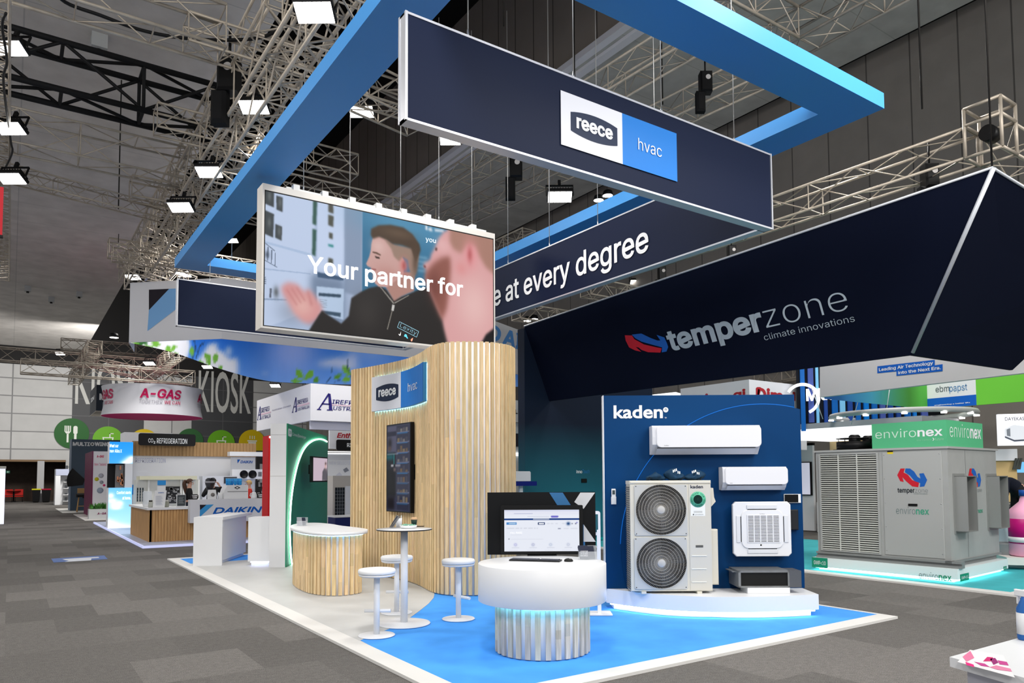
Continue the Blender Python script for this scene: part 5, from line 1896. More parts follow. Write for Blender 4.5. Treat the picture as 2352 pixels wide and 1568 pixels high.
a0, b0 = CFr.ab(*C6(1157, 806), c_); a1 = CFr.ab(*C6(1570, 705), c_)[0]
part('lettering', text_mb(MB(), 'climate innovations', CFr, a0, b0, a1, CFr.ab(*C6(1183, 771), c_)[1], c_, bold=-.006), GT, lp, recalc=False)
ppart('logo_arrow', CFr, [C6(*p) for p in ((512, 782), (545, 783), (556, 800), (600, 824), (660, 838), (682, 842), (676, 862), (620, 860), (590, 850), (575, 838), (562, 836), (588, 858), (560, 852), (532, 838), (516, 806))], LRED, lp, c=.012)
ppart('logo_arrow', CFr, [C6(*p) for p in ((544, 779), (588, 774), (632, 795), (662, 806), (676, 806), (658, 780), (694, 792), (706, 818), (712, 836), (704, 857), (682, 861), (684, 838), (640, 826), (590, 812), (560, 796))], LBL, lp, c=.014)
RFr = Fr(B0, V((1, 0, 0)), (T0 - B0) - V((1, 0, 0)) * float((T0 - B0)[0]))
if RFr.uz[1] > 0:
    RFr.uz = -RFr.uz
ppart('logo_arrow', RFr, [(2310, 685), (2330, 652), (2352, 640), (2380, 650), (2360, 668), (2346, 700), (2336, 720), (2322, 716), (2332, 690)], LRED, rp, c=.012)
ppart('logo_arrow', RFr, [(2330, 719), (2345, 706), (2368, 690), (2375, 712), (2352, 716), (2338, 721)], LBL, rp, c=.014)


# far wall below the canopy
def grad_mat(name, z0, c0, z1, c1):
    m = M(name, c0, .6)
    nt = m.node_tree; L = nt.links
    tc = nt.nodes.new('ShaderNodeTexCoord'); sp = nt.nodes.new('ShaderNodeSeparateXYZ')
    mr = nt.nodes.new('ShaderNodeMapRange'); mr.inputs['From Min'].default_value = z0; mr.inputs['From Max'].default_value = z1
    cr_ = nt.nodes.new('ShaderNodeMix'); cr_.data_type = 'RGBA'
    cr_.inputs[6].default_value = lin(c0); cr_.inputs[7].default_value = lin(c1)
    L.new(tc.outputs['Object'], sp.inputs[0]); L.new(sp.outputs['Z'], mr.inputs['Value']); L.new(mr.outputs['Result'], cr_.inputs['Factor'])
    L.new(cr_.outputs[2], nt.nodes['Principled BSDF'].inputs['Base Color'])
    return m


tw = T0[0]
WTz = hz(753, (tw, Yf))
x2 = onY(1500, 1000, Yf)[0]
t = thing('tower_wall', 'tall navy wall turning teal towards the bottom, behind the blue display wall', 'exhibition wall', (tw + 1.4, Yf, 0))
part('wall', MB().box(tw, x2, Yf, Yf + .3, .03, WTz), grad_mat('navy_teal_fade', .6, (30, 108, 124), 3.2, (13, 26, 46)), t)  # base colour blends from teal low down to navy higher up
TWF = Fr((tw, Yf, 0), (1, 0, 0))
text_px('lettering', 'inno', TWF, (1324, 1086.5), (1337, 1079), LETW, t, bold=.01)
text_px('lettering', 'Touch', TWF, (1338, 1086.5), (1354, 1078), M('touch_blue', (40, 110, 170), .5), t)
a0, b0 = TWF.ab(1335, 1108); a1, b1 = TWF.ab(1347, 1099)
part('thermostat', MB().fbox(TWF, a0, a1, b0, b1, .001, .02), BLACK, t)
a0, b0 = TWF.ab(1370, 1256); a1, b1 = TWF.ab(1395, 1232)
part('teal_dado', MB().fbox(TWF, .1, x2 - tw - .01, .05, b1, .001, .01), M('dado_teal', (10, 150, 150), .5), t)

# ---- things far right behind
XR = 16.2
G1 = Fr((XR, 0, 0), (0, -1, 0))
gp = lambda x, y: G1.p(*G1.ab(x, y))
t = thing('grey_banner', 'large pale grey hanging banner with blue slogan strips behind the navy canopy', 'hanging banner', gp(2120, 885))
pp_ = [(1883, 792), (1883, 912), (2420, 848), (2420, 690)]
abp = G1.px(pp_)
part('panel', MB().fprism(G1, abp[::-1], -.15, 0), M('pale_grey_print', (206, 203, 206), .7), t)
SB = M('slogan_blue', (20, 92, 190), .5)
g = ppart('slogan_strip', G1, [(2015, 841), (2015, 857), (2147, 844), (2147, 826)], SB, t, c=.005)
g2 = ppart('slogan_strip', G1, [(2059, 851), (2059, 863), (2165, 852), (2165, 836)], SB, t, c=.007)
text_px('lettering', 'Leading Air Technology', G1, (2019, 854.5), (2143, 829), LETW, g, c=.012, bold=.02)
text_px('lettering', 'into the Next Era.', G1, (2063, 859.5), (2161, 840), LETW, g2, c=.012, bold=.02)
c7 = onz(2131, 939, 3.6)
XC, YC = 21.4, None
c7 = onX(2131, 939, XC)
YC, ZC = c7[1], c7[2]
G2 = Fr((XC, YC, 0), (0, -1, 0)); G3 = Fr((XC, YC, 0), (1, 0, 0))
t = thing('ring_banner', 'hanging banner ring fading blue to green with a white name panel, below the grey banner', 'hanging banner', (XC, YC, ZC))
ht = 1.15
cv = Canvas(60, 8, (100, 190, 70))
for k in range(60):
    u = k / 59
    c = V((64, 132, 226)) * max(0, 1 - u * 2.4) + V((80, 176, 210)) * max(0, 1 - abs(u - .42) * 2.6) + V((96, 196, 76)) * max(0, min(1, (u - .42) * 2))
    cv.im[:, k] = np.clip(c, 0, 255)
PRT = M('printed_colour', (200, 200, 200), .7, attr='Col')
x0_ = G3.ab(1893, 905)[0]
part('panel', canvas_mb(cv, lambda u, v: G3.p(x0_ + u * (0 - x0_), ZC + ht * (1 - v), 0)), PRT, t, recalc=False)
a1 = G2.ab(2420, 900)[0]
gp2 = part('panel', MB().fbox(G2, 0, a1, ZC, ZC + ht, -.05, 0), M('print_green', (110, 196, 64), .7), t)
q = G2.ab(2131, 939)[0], G2.ab(2242, 900)[0]
nb = part('name_panel', MB().fbox(G2, q[0], q[1], ZC, ZC + ht, .001, .005), WHITE_FAB, t)
part('blue_strip', MB().fbox(G2, q[0], q[1], ZC, ZC + ht * .25, .005, .009), SB, nb)
text_px('lettering', 'ebm', G2, (2149, 901), (2180, 884), M('ebm_dark', (70, 84, 92), .5), nb, c=.012)
text_px('lettering', 'papst', G2, (2181, 903.5), (2221, 881), M('ebm_blue', (72, 128, 180), .5), nb, c=.012)
text_px('lettering', 'engineering a better life', G2, (2146, 932.5), (2228, 922.5), LETW, nb, c=.012, bold=.02)

# box banner with red lettering (its lower half is behind the blue wall)
bc = V((17.6, 13.5, 0))
H1 = Fr(bc, (1, 0, 0)); H2 = Fr(bc, (0, -1, 0))
zt2 = hz(871, bc); z0_ = zt2 - 2.0
wr2 = H1.ab(1851, 940)[0]; wl2 = H2.ab(1563, 900)[0]
t = thing('box_banner', 'white box-shaped hanging banner with red lettering, partly hidden by the blue display wall', 'hanging banner', (bc[0] + 1, bc[1] + 1, z0_))
part('fabric', MB().zprism([(bc[0], bc[1]), (bc[0] + wr2, bc[1]), (bc[0] + wr2, bc[1] - wl2), (bc[0], bc[1] - wl2)], z0_, zt2), WHITE_FAB, t)
RL = M('red_lettering', (176, 40, 48), .5)
text_px('lettering', 'gi', H2, (1684, 925), (1712, 892), RL, t, c=.01, bold=.03)
text_px('lettering', 'Dim', H1, (1737, 922), (1798, 894), RL, t, c=.01, bold=.03)
text_px('lettering', 'i', H1, (1821, 920), (1827, 900), RL, t, c=.01, bold=.03)
text_px('lettering', 'i', H2, (1620, 930), (1626, 903), RL, t, c=.01, bold=.03)
o = thing('lit_fascia', 'glowing white fascia edge behind the red-lettered banner, above the blue wall', 'fascia', onY(1530, 905, 17.0))
K1 = Fr((onY(1520, 905, 17.0)[0], 17.0, 0), (1, 0, 0))
ppart('fascia', K1, [(1490, 907), (1552, 900), (1566, 904), (1566, 912), (1490, 912)], M('fascia_lit', (255, 255, 255), .5, emit=1.1), o, th=-.2)

# booth with blue fins, glowing fascia and ring of spotlights
t = thing('finned_wall', 'tall wall of vertical blue fins with a white sign, behind the grey banner', 'exhibition wall', onY(1950, 960, 11.2))
VF = Fr(onY(1850, 1000, 13.0) * V((1, 1, 0)), (.62, -.785, 0))
a1 = VF.ab(2120, 960)[0]; z0_ = VF.ab(1900, 988)[1]; z1_ = VF.ab(1860, 866)[1]
part('backing', MB().fbox(VF, -.2, a1 + .6, z0_, z1_ + 1.0, -.3, -.2), M('fin_dark', (18, 24, 34), .6), t)
rng = random.Random(3)
for k in range(16):
    a = -.1 + (a1 + .3) * k / 16
    c = rng.choice(((6, 112, 196), (10, 92, 170), (64, 82, 150), (30, 66, 140), (120, 186, 226)))
    part('fin', MB().fbox(VF, a, a + (a1 / 16) * rng.uniform(.35, .8), z0_ + rng.choice((0, .25)), z1_ + 1.0, -.2, -.02), M('fin_%d_%d' % (c[0], c[1]), c, .5, emit=.25), t)
LW = M('lit_letter', (255, 255, 255), .5, emit=1.2)
text_px('lettering', 'M', VF, (1852, 922), (1877, 892), LW, t, c=.02, bold=.03)
text_px('lettering', 'idea', VF, (1879, 919), (1930, 889), LW, t, c=.02, bold=.03)
mb = MB()
ca_, cb_ = VF.ab(1843, 916, .03)
rr = VF.ab(1880, 916, .03)[0] - ca_
f = Fr(VF.p(ca_, cb_, .03), VF.ux, VF.uy, VF.uz)
mb.tube([f.p(rr * 1.0 * math.cos(x), rr * .98 * math.sin(x), 0) for x in np.linspace(-1.15, 2.6, 30)], .05, 6)
part('logo_ring', mb, LW, t)

rc = V((20.0, 10.4, 0))
zr = hz(953, rc)
t = thing('ring_light', 'large suspended oval ring with small spotlights above the white counter booth', 'ring light', (rc[0], rc[1], zr))
mb = MB()
R_ = 1.75
ring = [(rc[0] + R_ * math.cos(x), rc[1] + R_ * math.sin(x), zr) for x in np.linspace(0, 2 * PI, 49)]
mb.tube(ring, .075, 6)
part('ring', mb, M('ring_grey', (196, 196, 194), .4), t)
for k in range(12):
    x = 2 * PI * k / 12
    c = V((rc[0] + R_ * math.cos(x), rc[1] + R_ * math.sin(x), zr))
    part('spot', MB().lathe(c, [(.07, -.1), (.07, -.06)], 12), M('spot_lit', (255, 255, 250), .5, emit=5), t)

WFx = 19.6
G4 = Fr((WFx, 0, 0), (0, -1, 0))
t = thing('lit_booth', 'white booth with glowing fascia, timber back wall and white cabinets behind the grey machine', 'exhibition booth', G4.p(G4.ab(1930, 1010)[0], 0))
a0 = G4.ab(1838, 1000)[0]; a1 = G4.ab(2120, 1000)[0]
zf0 = G4.ab(1842, 1011)[1]; zf1 = G4.ab(1842, 986)[1]; zf2 = G4.ab(1842, 978)[1]
part('fascia', MB().fbox(G4, a0 - .05, a1, zf0, zf1, -2.0, .0), M('fascia_glow', (255, 255, 255), .5, emit=1.0), t)
part('fascia_top', MB().fbox(G4, a0 - .05, a1, zf1, zf1 + .16, -2.0, .02), M('fascia_grey', (176, 176, 180), .5), t)
part('timber_wall', MB().fbox(G4, a0 - .05, a1, .03, zf0, -1.7, -1.6), M('birch_panels', (216, 186, 140), .5, noise=.08, nscale=2), t)
b0 = G4.ab(1845, 1340)[1]
part('white_panel', MB().fbox(G4, G4.ab(1836, 1100, -1.5)[0], G4.ab(1868, 1100, -1.5)[0], .03, G4.ab(1850, 1023, -1.5)[1], -1.6, -1.5), WHITE, t)
part('dark_slot', MB().fbox(G4, G4.ab(1838, 1020, -1.5)[0], G4.ab(1867, 1020, -1.5)[0], G4.ab(1850, 1023, -1.49)[1], G4.ab(1850, 1017, -1.49)[1], -1.6, -1.49), BLACK, t)
part('lower_cabinet', MB().fbox(G4, a0 - .3, G4.ab(1885, 1200, -1.2)[0], .03, G4.ab(1850, 1152, -1.2)[1], -1.5, -1.2), WHITE, t)
part('cabinet_gap', MB().fbox(G4, a0 - .3, G4.ab(1885, 1200, -1.19)[0], G4.ab(1850, 1231, -1.19)[1], G4.ab(1850, 1228, -1.19)[1], -1.2, -1.19), M('gap_line', (150, 150, 154), .5), t)
s0 = G4.ab(1838, 1137, -1.45); s1 = G4.ab(1863, 1060, -1.45)
t = thing('wall_screen', 'slim wall screen with a pale picture seen just right of the blue display wall', 'screen', G4.p((s0[0] + s1[0]) / 2, s0[1], -1.46))
part('casing', MB().fbox(G4, s0[0], s1[0], s0[1], s1[1], -1.495, -1.44), BLACK, t)
part('picture', MB().fbox(G4, s0[0] + .03, s1[0] - .05, s0[1] + .03, s1[1] - .03, -1.44, -1.435), M('pale_screen', (196, 196, 212), .4, emit=.7), t)

# lit poster screen far right
G5 = Fr(onz(2294, 1100, 1.7) * V((1, 1, 0)) / np.linalg.norm(onz(2294, 1100, 1.7)[:2]) * 17.6, (.62, -.785, 0))
t = thing('lit_poster', 'bright white lit poster showing a pale machine, high at the right edge', 'lit sign', G5.p(*G5.ab(2325, 1022)))
a0, b0 = G5.ab(2295, 1023); a1 = G5.ab(2390, 1023)[0]; b1 = G5.ab(2295, 951)[1]
part('light_box', MB().fbox(G5, a0, a1, b0, b1, -.1, 0), M('poster_lit', (246, 248, 255), .5, emit=.85), t)
part('lettering', text_mb(MB(), 'DAYEKASIA', G5, G5.ab(2308, 964)[0], G5.ab(2308, 966)[1], G5.ab(2362, 964)[0], G5.ab(2308, 958)[1], .01, bold=.01), M('poster_ink', (70, 70, 80), .5), t, recalc=False)
pp_ = [[(2307, 985), (2328, 975), (2352, 978), (2390, 985), (2390, 1008), (2330, 1011), (2308, 1001)], [(2312, 986), (2320, 983), (2321, 1002), (2313, 1000)], [(2308, 1001), (2330, 1010), (2390, 1006), (2390, 1010), (2330, 1014), (2308, 1005)]]
for q, c in zip(pp_, ((206, 210, 216), (110, 116, 124), (70, 76, 88))):
    ppart('picture', G5, q, M('poster_%d' % c[0], c, .5, emit=.4), t, c=.012 if c[0] > 200 else .016)

# white cabinet with timber niche, floor machine, blue-white plinth and giant bottle
def box_px(name, lab, cat, base, x0, x1, y0, y1, depth, m, ux=(.62, -.785, 0), pname='body'):
    """box standing at plan point base, as wide and tall as seen between the pixels"""
    f = Fr(base * V((1, 1, 0)), ux)
    a0, b0 = f.ab(x0, y1); a1, b1 = f.ab(x1, y0)
    t = thing(name, lab, cat, f.p((a0 + a1) / 2, b0, -depth / 2))
    part(pname, MB().fbox(f, a0, a1, b0, b1, -depth, 0), m, t)
    return t, f, (a0, a1, b0, b1)


bs = V((15.9, 6.9, 0))
t, f, q = box_px('display_plinth', 'tall pale blue display plinth behind the grey machine at the right edge', 'plinth', bs, 2278, 2349, 1193, 1303, .8, M('plinth_iceblue', (196, 220, 228), .5))
t, f, q = box_px('fan_coil', 'grey fan coil machine with black open front on the pale blue plinth', 'air conditioner', bs, 2276, 2350, 1158, 1192, .7, M('coil_case', (128, 132, 134), .45, .4))
part('opening', MB().fbox(f, q[0] + .1, q[1] - .18, q[2] + .04, q[3] - .06, .001, .006), BLACK, t)
part('sticker', MB().fbox(f, q[1] - .06, q[1] - .02, q[3] - .1, q[3] - .05, .001, .006), M('warn_yellow', (226, 200, 40)), t)
bs2 = V((17.0, 6.9, 0))
t, f, q = box_px('niche_cabinet', 'white cabinet with a timber-lined niche behind the bending person', 'cabinet', bs2, 2284, 2334, 1033, 1152, .6, M('niche_timber', (198, 170, 118), .5))
part('header', MB().fbox(f, q[0], q[1], q[3] - .22, q[3] + .02, .001, .06), WHITE, t)
mb = MB()
for k in range(3):
    a = f.ab(2322 + k * 6, 1070)[0]
    mb.fprism(f, [(a, f.ab(2322, 1078)[1]), (a + .05, f.ab(2322, 1078)[1]), (a + .09, f.ab(2322, 1052)[1]), (a + .06, f.ab(2322, 1052)[1])], .06, .09)
part('product', mb, M('product_dark', (60, 64, 60), .5), t)
t, f, q = box_px('sky_screen', 'small sky-blue lit panel at the right edge above the bending person', 'lit sign', V((17.4, 6.7, 0)), 2336, 2400, 1060, 1085, .1, M('sky_lit', (110, 180, 236), .5, emit=.7))
bs3 = onz(2325, 1296, .03) * V((1, 1, 0))
bs3 = V((15.3, 5.75, 0))
t, f, q = box_px('bottle_plinth', 'low pale plinth carrying the giant pink bottle at the right edge', 'plinth', bs3, 2313, 2400, 1282, 1297, .9, M('plinth_pale', (214, 210, 204), .5))
pc = f.p((q[0] + q[1]) / 2 + .16, 0, -.35)
zz = q[3]
sc = (hz(1128, pc) - zz)
t = thing('giant_bottle', 'giant translucent pink bottle with magenta label at the right edge', 'bottle', (pc[0], pc[1], zz))
part('bottle', MB().lathe((pc[0], pc[1], zz), [(.26 * 1.0, .002), (.3, .03), (.3, sc * .62), (.27, sc * .72), (.12, sc * .84), (.1, sc * .9), (.1, sc * .95), (0, sc * .95)], 36), M('pink_plastic', (244, 176, 206), .3), t)
part('label', MB().lathe((pc[0], pc[1], zz), [(.303, sc * .2), (.303, sc * .58)], 36), M('label_magenta', (176, 16, 110), .4), t)
part('label_band', MB().lathe((pc[0], pc[1], zz), [(.305, sc * .22), (.305, sc * .30)], 36), WHITE, t)
part('cap', MB().lathe((pc[0], pc[1], zz), [(.115, sc * .93), (.115, sc * 1.02), (0, sc * 1.02)], 24), M('cap_blue', (30, 80, 160), .4), t)

# near counter in the lower right corner
cc = onz(2181, 1508, .9)
CCF = Fr(cc * V((1, 1, 0)), onz(2352, 1556, .9)[:2].tolist() + [0] - cc * V((1, 1, 0)))
u = CCF.ux; n_ = V((-u[1], u[0], 0))
e = onz(2352, 1461, .9) - cc
n_ = V((e[0], e[1], 0)) / np.hypot(e[0], e[1])
TT = Fr((cc[0], cc[1], .9), u, n_, (0, 0, 1))
t = thing('corner_counter', 'white counter with printed top cut by the lower right corner of the picture', 'counter', (cc[0], cc[1], 0))
part('counter_top', MB().fbox(TT, 0, 1.6, 0, 1.4, -.045, 0), WHITE, t)
part('carcass', MB().fbox(TT, .06, 1.5, .06, 1.3, -.9, -.045), M('carcass_grey', (186, 186, 196), .5), t)
C7 = lambda x, y: (2150 + x * .2028, 1250 + y * .2028)
PK = M('leaflet_white', (232, 230, 230), .5)
lf_ = thing('printed_leaflet', 'large printed leaflet with pink and magenta pictures lying on the corner counter', 'leaflet', TT.p(.4, .2, .001))
part('sheet', MB().fprism(TT, TT.px([C7(*p) for p in ((245, 1322), (560, 1232), (1100, 1300), (1100, 1480))]), .0015, .003), PK, lf_)
for q, c in ((((372, 1276), (555, 1232), (566, 1292), (400, 1318)), (226, 120, 160)), (((380, 1318), (500, 1345), (490, 1366), (372, 1345)), (224, 10, 124)), (((530, 1322), (700, 1345), (760, 1375), (620, 1360)), (196, 60, 140)), (((690, 1325), (800, 1292), (900, 1300), (830, 1330)), (206, 20, 110)), (((830, 1310), (930, 1305), (945, 1345), (840, 1360)), (150, 20, 110)), (((950, 1325), (1100, 1345), (1100, 1375), (950, 1360)), (196, 60, 130)), (((750, 1375), (880, 1365), (1100, 1400), (1100, 1425), (860, 1400)), (222, 130, 166))):
    ppart('print', TT, [C7(*p) for p in q], M('print_%d_%d' % (c[0], c[1]), c, .4), lf_, c=.004)
tb = onz(2350, 1471, .9)
t = thing('spray_bottle', 'blue and white spray bottle at the right edge on the corner counter', 'bottle', tb)
tb = tb + V((.035, 0, 0))
part('body', MB().lathe(tb, [(.035, .001), (.038, .01), (.038, .16), (.02, .2), (.014, .22), (0, .22)], 20), M('spray_blue', (46, 100, 170), .35), t)
part('label', MB().lathe(tb, [(.039, .03), (.039, .14)], 20), WHITE, t)
part('trigger', MB().fbox(Fr(tb, u), -.05, .02, .22, .255, -.012, .012, bev=.004).fbox(Fr(tb, u), -.04, -.03, .18, .22, -.006, .006), WHITE, t)
# ================================================================== green wall and white counters on our stand
U30 = V((.866, -.5, 0)); W30 = V((.5, .866, 0))
C0 = V((4.5, 14.46, 0))
GF = Fr(C0, W30)            # green face, running away to the right
if GF.uz @ (EYEP - C0) < 0:
    GF.uz = -GF.uz
EF = Fr(C0, U30)            # white end, facing the camera
ew = -EF.ab(620, 1100)[0]
gh = hz(972, C0)
gl = 3.7
gend = GF.p(gl, 0)
gh2 = hz(1003, onpl(750, 1003, C0, GF.uz))
gl = GF.ab(750, 1003)[0]
t = thing('green_wall', 'green display wall with glowing white arc and plain white end, left of the kidney counter', 'display wall', (C0[0], C0[1], .03))
GRN = M('green_panel', (36, 142, 104), .45)
dthk = ew
pl_ = [C0, GF.p(gl, 0), GF.p(gl, 0) - U30 * dthk, C0 - U30 * dthk]
part('core', MB().zprism([tuple(p[:2]) for p in pl_], .03, gh - .002), WHITE_MATT, t)
gf = part('green_face', MB().fbox(GF, .004, gl, .03, gh, .001, .02), GRN, t)
arc_px = [(669, 1299), (666.5, 1275), (664.5, 1240), (664, 1205), (665.5, 1170), (668, 1140), (672, 1112), (677, 1086), (683, 1063), (690.5, 1043), (699, 1028), (708, 1018), (718, 1011.5), (728, 1008.6), (737, 1008.4), (744, 1010.5), (750, 1014)]
ap = [GF.ab(x, y, .03) for x, y in arc_px]
ap = [tuple(p) for p in catmull([V(p) for p in ap], 5, closed=False)]
ap = [(min(a, gl), b) for a, b in ap]
part('raised_panel', MB().fprism(GF, (ap + [(gl, ap[-1][1]), (gl, .03), (ap[0][0], .03)])[::-1], .02, .035), M('green_panel_inner', (44, 132, 104), .45), gf)
part('arc_light', MB().tube([GF.p(a, max(b, .05), .045) for a, b in ap], .016, 6), M('led_mint', (214, 255, 236), .5, emit=8.0), gf)
mb = MB()
for y in (1090 - 92.0, 1093):
    b = EF.ab(640, y)[1]
    mb.fbox(EF, -ew + .005, -.005, b - .004, b + .004, .0, .003)
part('panel_joint', mb, M('joint_grey', (176, 176, 176), .6), t)
lx = GF.ab(662, 1001, .022); l2 = GF.ab(670, 986, .022)
part('lettering', text_mb(MB(), 'Conex|Banninger', GF, GF.ab(671.5, 1000, .024)[0], GF.ab(672, 1002, .024)[1], GF.ab(703, 1000, .024)[0], GF.ab(672, 991, .024)[1], .024), LETW, gf, recalc=False)
part('logo_mark', MB().rbox(GF, lx[0], l2[0], lx[1], l2[1], .02, .024, .05), LETW, gf)
part('logo_cut', text_mb(MB(), 'CB', GF, lx[0] + (l2[0] - lx[0]) * .18, lx[1] + .05, l2[0] - (l2[0] - lx[0]) * .15, l2[1] - .04, .026, bold=.01), GRN, gf, recalc=False)
# screen on a bracket
s0 = V(GF.p(*GF.ab(718, 1107, .3), .3)); hd_ = math.radians(39)
SF = Fr((s0[0], s0[1], 0), (math.sin(hd_), math.cos(hd_), 0))
if SF.uz @ (EYEP - SF.o) < 0:
    SF.uz = -SF.uz
a1 = SF.ab(752.5, 1080)[0]; z0 = SF.ab(718, 1107)[1]; z1 = SF.ab(718, 1047)[1]
t = thing('wall_screen', 'flat screen with a pinkish picture mounted on the green wall', 'screen', SF.p(a1 / 2, z0, 0))
part('casing', MB().fbox(SF, 0, a1, z0, z1, -.07, 0, bev=.006), BLACK, t)
cv = Canvas(40, 26, (206, 186, 200))
cv.poly([(.62, .98), (.64, .6), (.76, .45), (.95, .45), (1, .7), (1, 1)], (96, 92, 100), .02)
cv.blob(.86, .34, .06, .14, (216, 176, 170)); cv.blob(.87, .24, .06, .06, (96, 80, 80))
part('picture', canvas_mb(cv, lambda u, v: SF.p(.03 + u * (a1 - .06), z1 - .03 - v * (z1 - z0 - .06), .002)), SCREEN, t, recalc=False)
part('bracket', MB().fbox(SF, a1 * .3, a1 * .6, (z0 + z1) / 2 - .1, (z0 + z1) / 2 + .1, -.2, -.07), BLACK_METAL, t)

P0 = onz(443, 1299.5, .03)
AF = Fr((P0[0], P0[1], 0), U30)
a1 = AF.ab(510, 1250)[0]; zt_ = AF.ab(450, 1187.5)[1]
t = thing('white_desk', 'white desk with solid end panel and recessed lilac-lit side at far left', 'desk', (P0[0], P0[1], .03))
part('desk_top', MB().fbox(AF, 0, a1 + .01, zt_ - .06, zt_, -2.1, 0), WHITE, t)
part('end_panel', MB().fbox(AF, 0, a1, .03, zt_ - .06, -.05, 0), WHITE, t)
part('body', MB().fbox(AF, .04, a1 - .1, .1, zt_ - .06, -2.05, -.05), WHITE, t)
part('kick', MB().fbox(AF, .08, a1 - .14, .03, .1, -2.0, -.05), _MATS['kick_white'], t)
P1 = onz(569, 1299, .03)
BF = Fr((P1[0], P1[1], 0), U30)
a1 = BF.ab(619.5, 1250)[0]; zt_ = BF.ab(590, 1188)[1]; zb_ = BF.ab(590, 1289)[1]
t = thing('white_cabinet', 'white cabinet with glowing plinth between the white desk and the green wall', 'cabinet', (P1[0], P1[1], .03))
part('body', MB().fbox(BF, 0, a1, zb_, zt_, -.5, 0), WHITE, t)
part('plinth', MB().fbox(BF, .05, a1, .03, zb_, -.48, -.06), _MATS['kick_white'], t)
part('light_strip', MB().fbox(BF, .04, a1 - .02, zb_ - .02, zb_ - .005, -.05, -.035), M('led_lilac', (206, 214, 255), .5, emit=8.0), t)

# ================================================================== coffee kiosk booth
t = thing('kiosk_floor', 'raised pale floor with lit edge under the timber coffee kiosk', 'stand floor', (7, 27, 0))
part('floor_slab', MB().box(2.9, 13, 21.0, 34.4, .001, .06), M('kiosk_floor_pale', (190, 200, 226), .35), t)
part('edge_trim', MB().box(2.86, 2.9, 20.96, 34.4, .001, .065).box(2.9, 13, 20.96, 21.0, .001, .065), M('edge_lit', (206, 212, 255), .5, emit=.5), t)
YK = 22.25
KX = Fr((0, YK, 0), (1, 0, 0))
xa = KX.ab(342, 1200)[0]
SLAT = M('oak_battens', (190, 148, 98), .55, noise=.25, nscale=4, stretch=(12, 12, .5))


def batten(mb, fr, a0, a1, b0, b1, c, pitch=.075):
    n = max(1, int((a1 - a0) / pitch))
    mb.fbox(fr, a0, a1, b0, b1, c - .05, c)
    for k in range(n):
        a = a0 + (a1 - a0) * k / n
        mb.fbox(fr, a, a + (a1 - a0) / n * .72, b0, b1, c, c + .02)


zt_ = KX.ab(342, 1166)[1]; zb_ = KX.ab(342, 1245)[1]
ye = onX(300, 1200, xa)[1]
t = thing('kiosk_counter', 'timber-battened L-shaped coffee counter with white top and lilac glow below', 'counter', (xa + 1, YK, .06))
mb = MB()
batten(mb, KX, xa + .02, 7.2, zb_, zt_ - .06, -.02)
batten(mb, Fr((xa, ye, 0), (0, -1, 0)), 0, ye - YK, zb_, zt_ - .06, -.02)
part('batten_front', mb, SLAT, t)
part('counter_top', MB().box(xa - .06, 7.2, YK - .06, YK + .7, zt_ - .06, zt_).box(xa - .06, xa + .7, YK + .7, ye, zt_ - .06, zt_), WHITE, t)
part('plinth', MB().box(xa + .1, 7.2, YK + .1, YK + .6, .06, zb_).box(xa + .1, xa + .6, YK + .6, ye, .06, zb_), _MATS['kick_white'], t)
part('light_strip', MB().box(xa + .03, 7.2, YK + .05, YK + .09, zb_ - .03, zb_ - .005).box(xa + .05, xa + .09, YK + .1, ye, zb_ - .03, zb_ - .005), M('led_violet', (150, 160, 255), .5, emit=7.0), t)
# white lettered front
YD = 21.85
DX = Fr((0, YD, 0), (1, 0, 0))
a0 = DX.ab(437, 1160)[0]; z0 = DX.ab(437, 1201)[1]; z1 = DX.ab(437, 1147.5)[1]
t = thing('lettered_front', 'white counter front with large blue lettering and slanted flag mark on the coffee kiosk', 'counter front', (a0 + 1.5, YD, z0))
part('panel', MB().box(a0, 7.9, YD, YK - .09, z0, z1), M('front_pale', (214, 215, 220), .5), t)
C8 = lambda x, y: (295 + x * .14031, 1050 + y * .14031)
ppart('flag_dark', DX, [C8(*p) for p in ((1168, 775), (1278, 775), (1172, 865))], M('flag_dark', (34, 28, 38), .5), t)
ppart('flag_blue', DX, [C8(*p) for p in ((1278, 775), (1398, 770), (1168, 978), (1170, 865))], M('flag_blue', (60, 150, 210), .5), t)
text_px('lettering', 'DAIKIN', DX, C8(1376, 928), C8(2200, 800), M('blue_letter', (8, 90, 178), .5), t, bold=.035, shear=.3)
text_px('lettering_outline', 'DAIKIN', DX, C8(1366, 936), C8(2210, 792), WHITE, t, c=.002, bold=.05, shear=.3)

# back wall of the kiosk
YW = 30.0
WX = Fr((0, YW, 0), (1, 0, 0))
a0 = WX.ab(303, 1040)[0]; a1 = WX.ab(587, 1040)[0]
zh0 = WX.ab(306, 1046)[1]; zh1 = WX.ab(306, 1012.5)[1]
t = thing('kiosk_back_wall', 'white kiosk back wall topped by a timber batten header', 'exhibition wall', ((a0 + a1) / 2, YW, .06))
part('wall', MB().box(a0, a1, YW, YW + .2, .06, zh0), WHITE_MATT, t)
mb = MB(); batten(mb, WX, a0, a1, zh0, zh1, .06, .12)
part('header', mb, M('oak_header', (172, 138, 96), .55, noise=.2, nscale=4, stretch=(12, 12, .5)), t)
text_px('lettering', 'REFRIGERATION', WX, (311, 1062), (380.5, 1052), M('faint_letter', (178, 182, 206), .5), t, c=.01)
b0 = WX.ab(298, 1135)[1]; b1 = WX.ab(298, 1113)[1]
part('blue_band', MB().box(a0, a0 + .5, YW - .02, YW, b0, b1), M('band_blue', (20, 130, 206), .5), t)
YS2 = 29.6
SX = Fr((0, YS2, 0), (1, 0, 0))
q0 = SX.ab(318, 1022); q1 = SX.ab(449.5, 997.5)
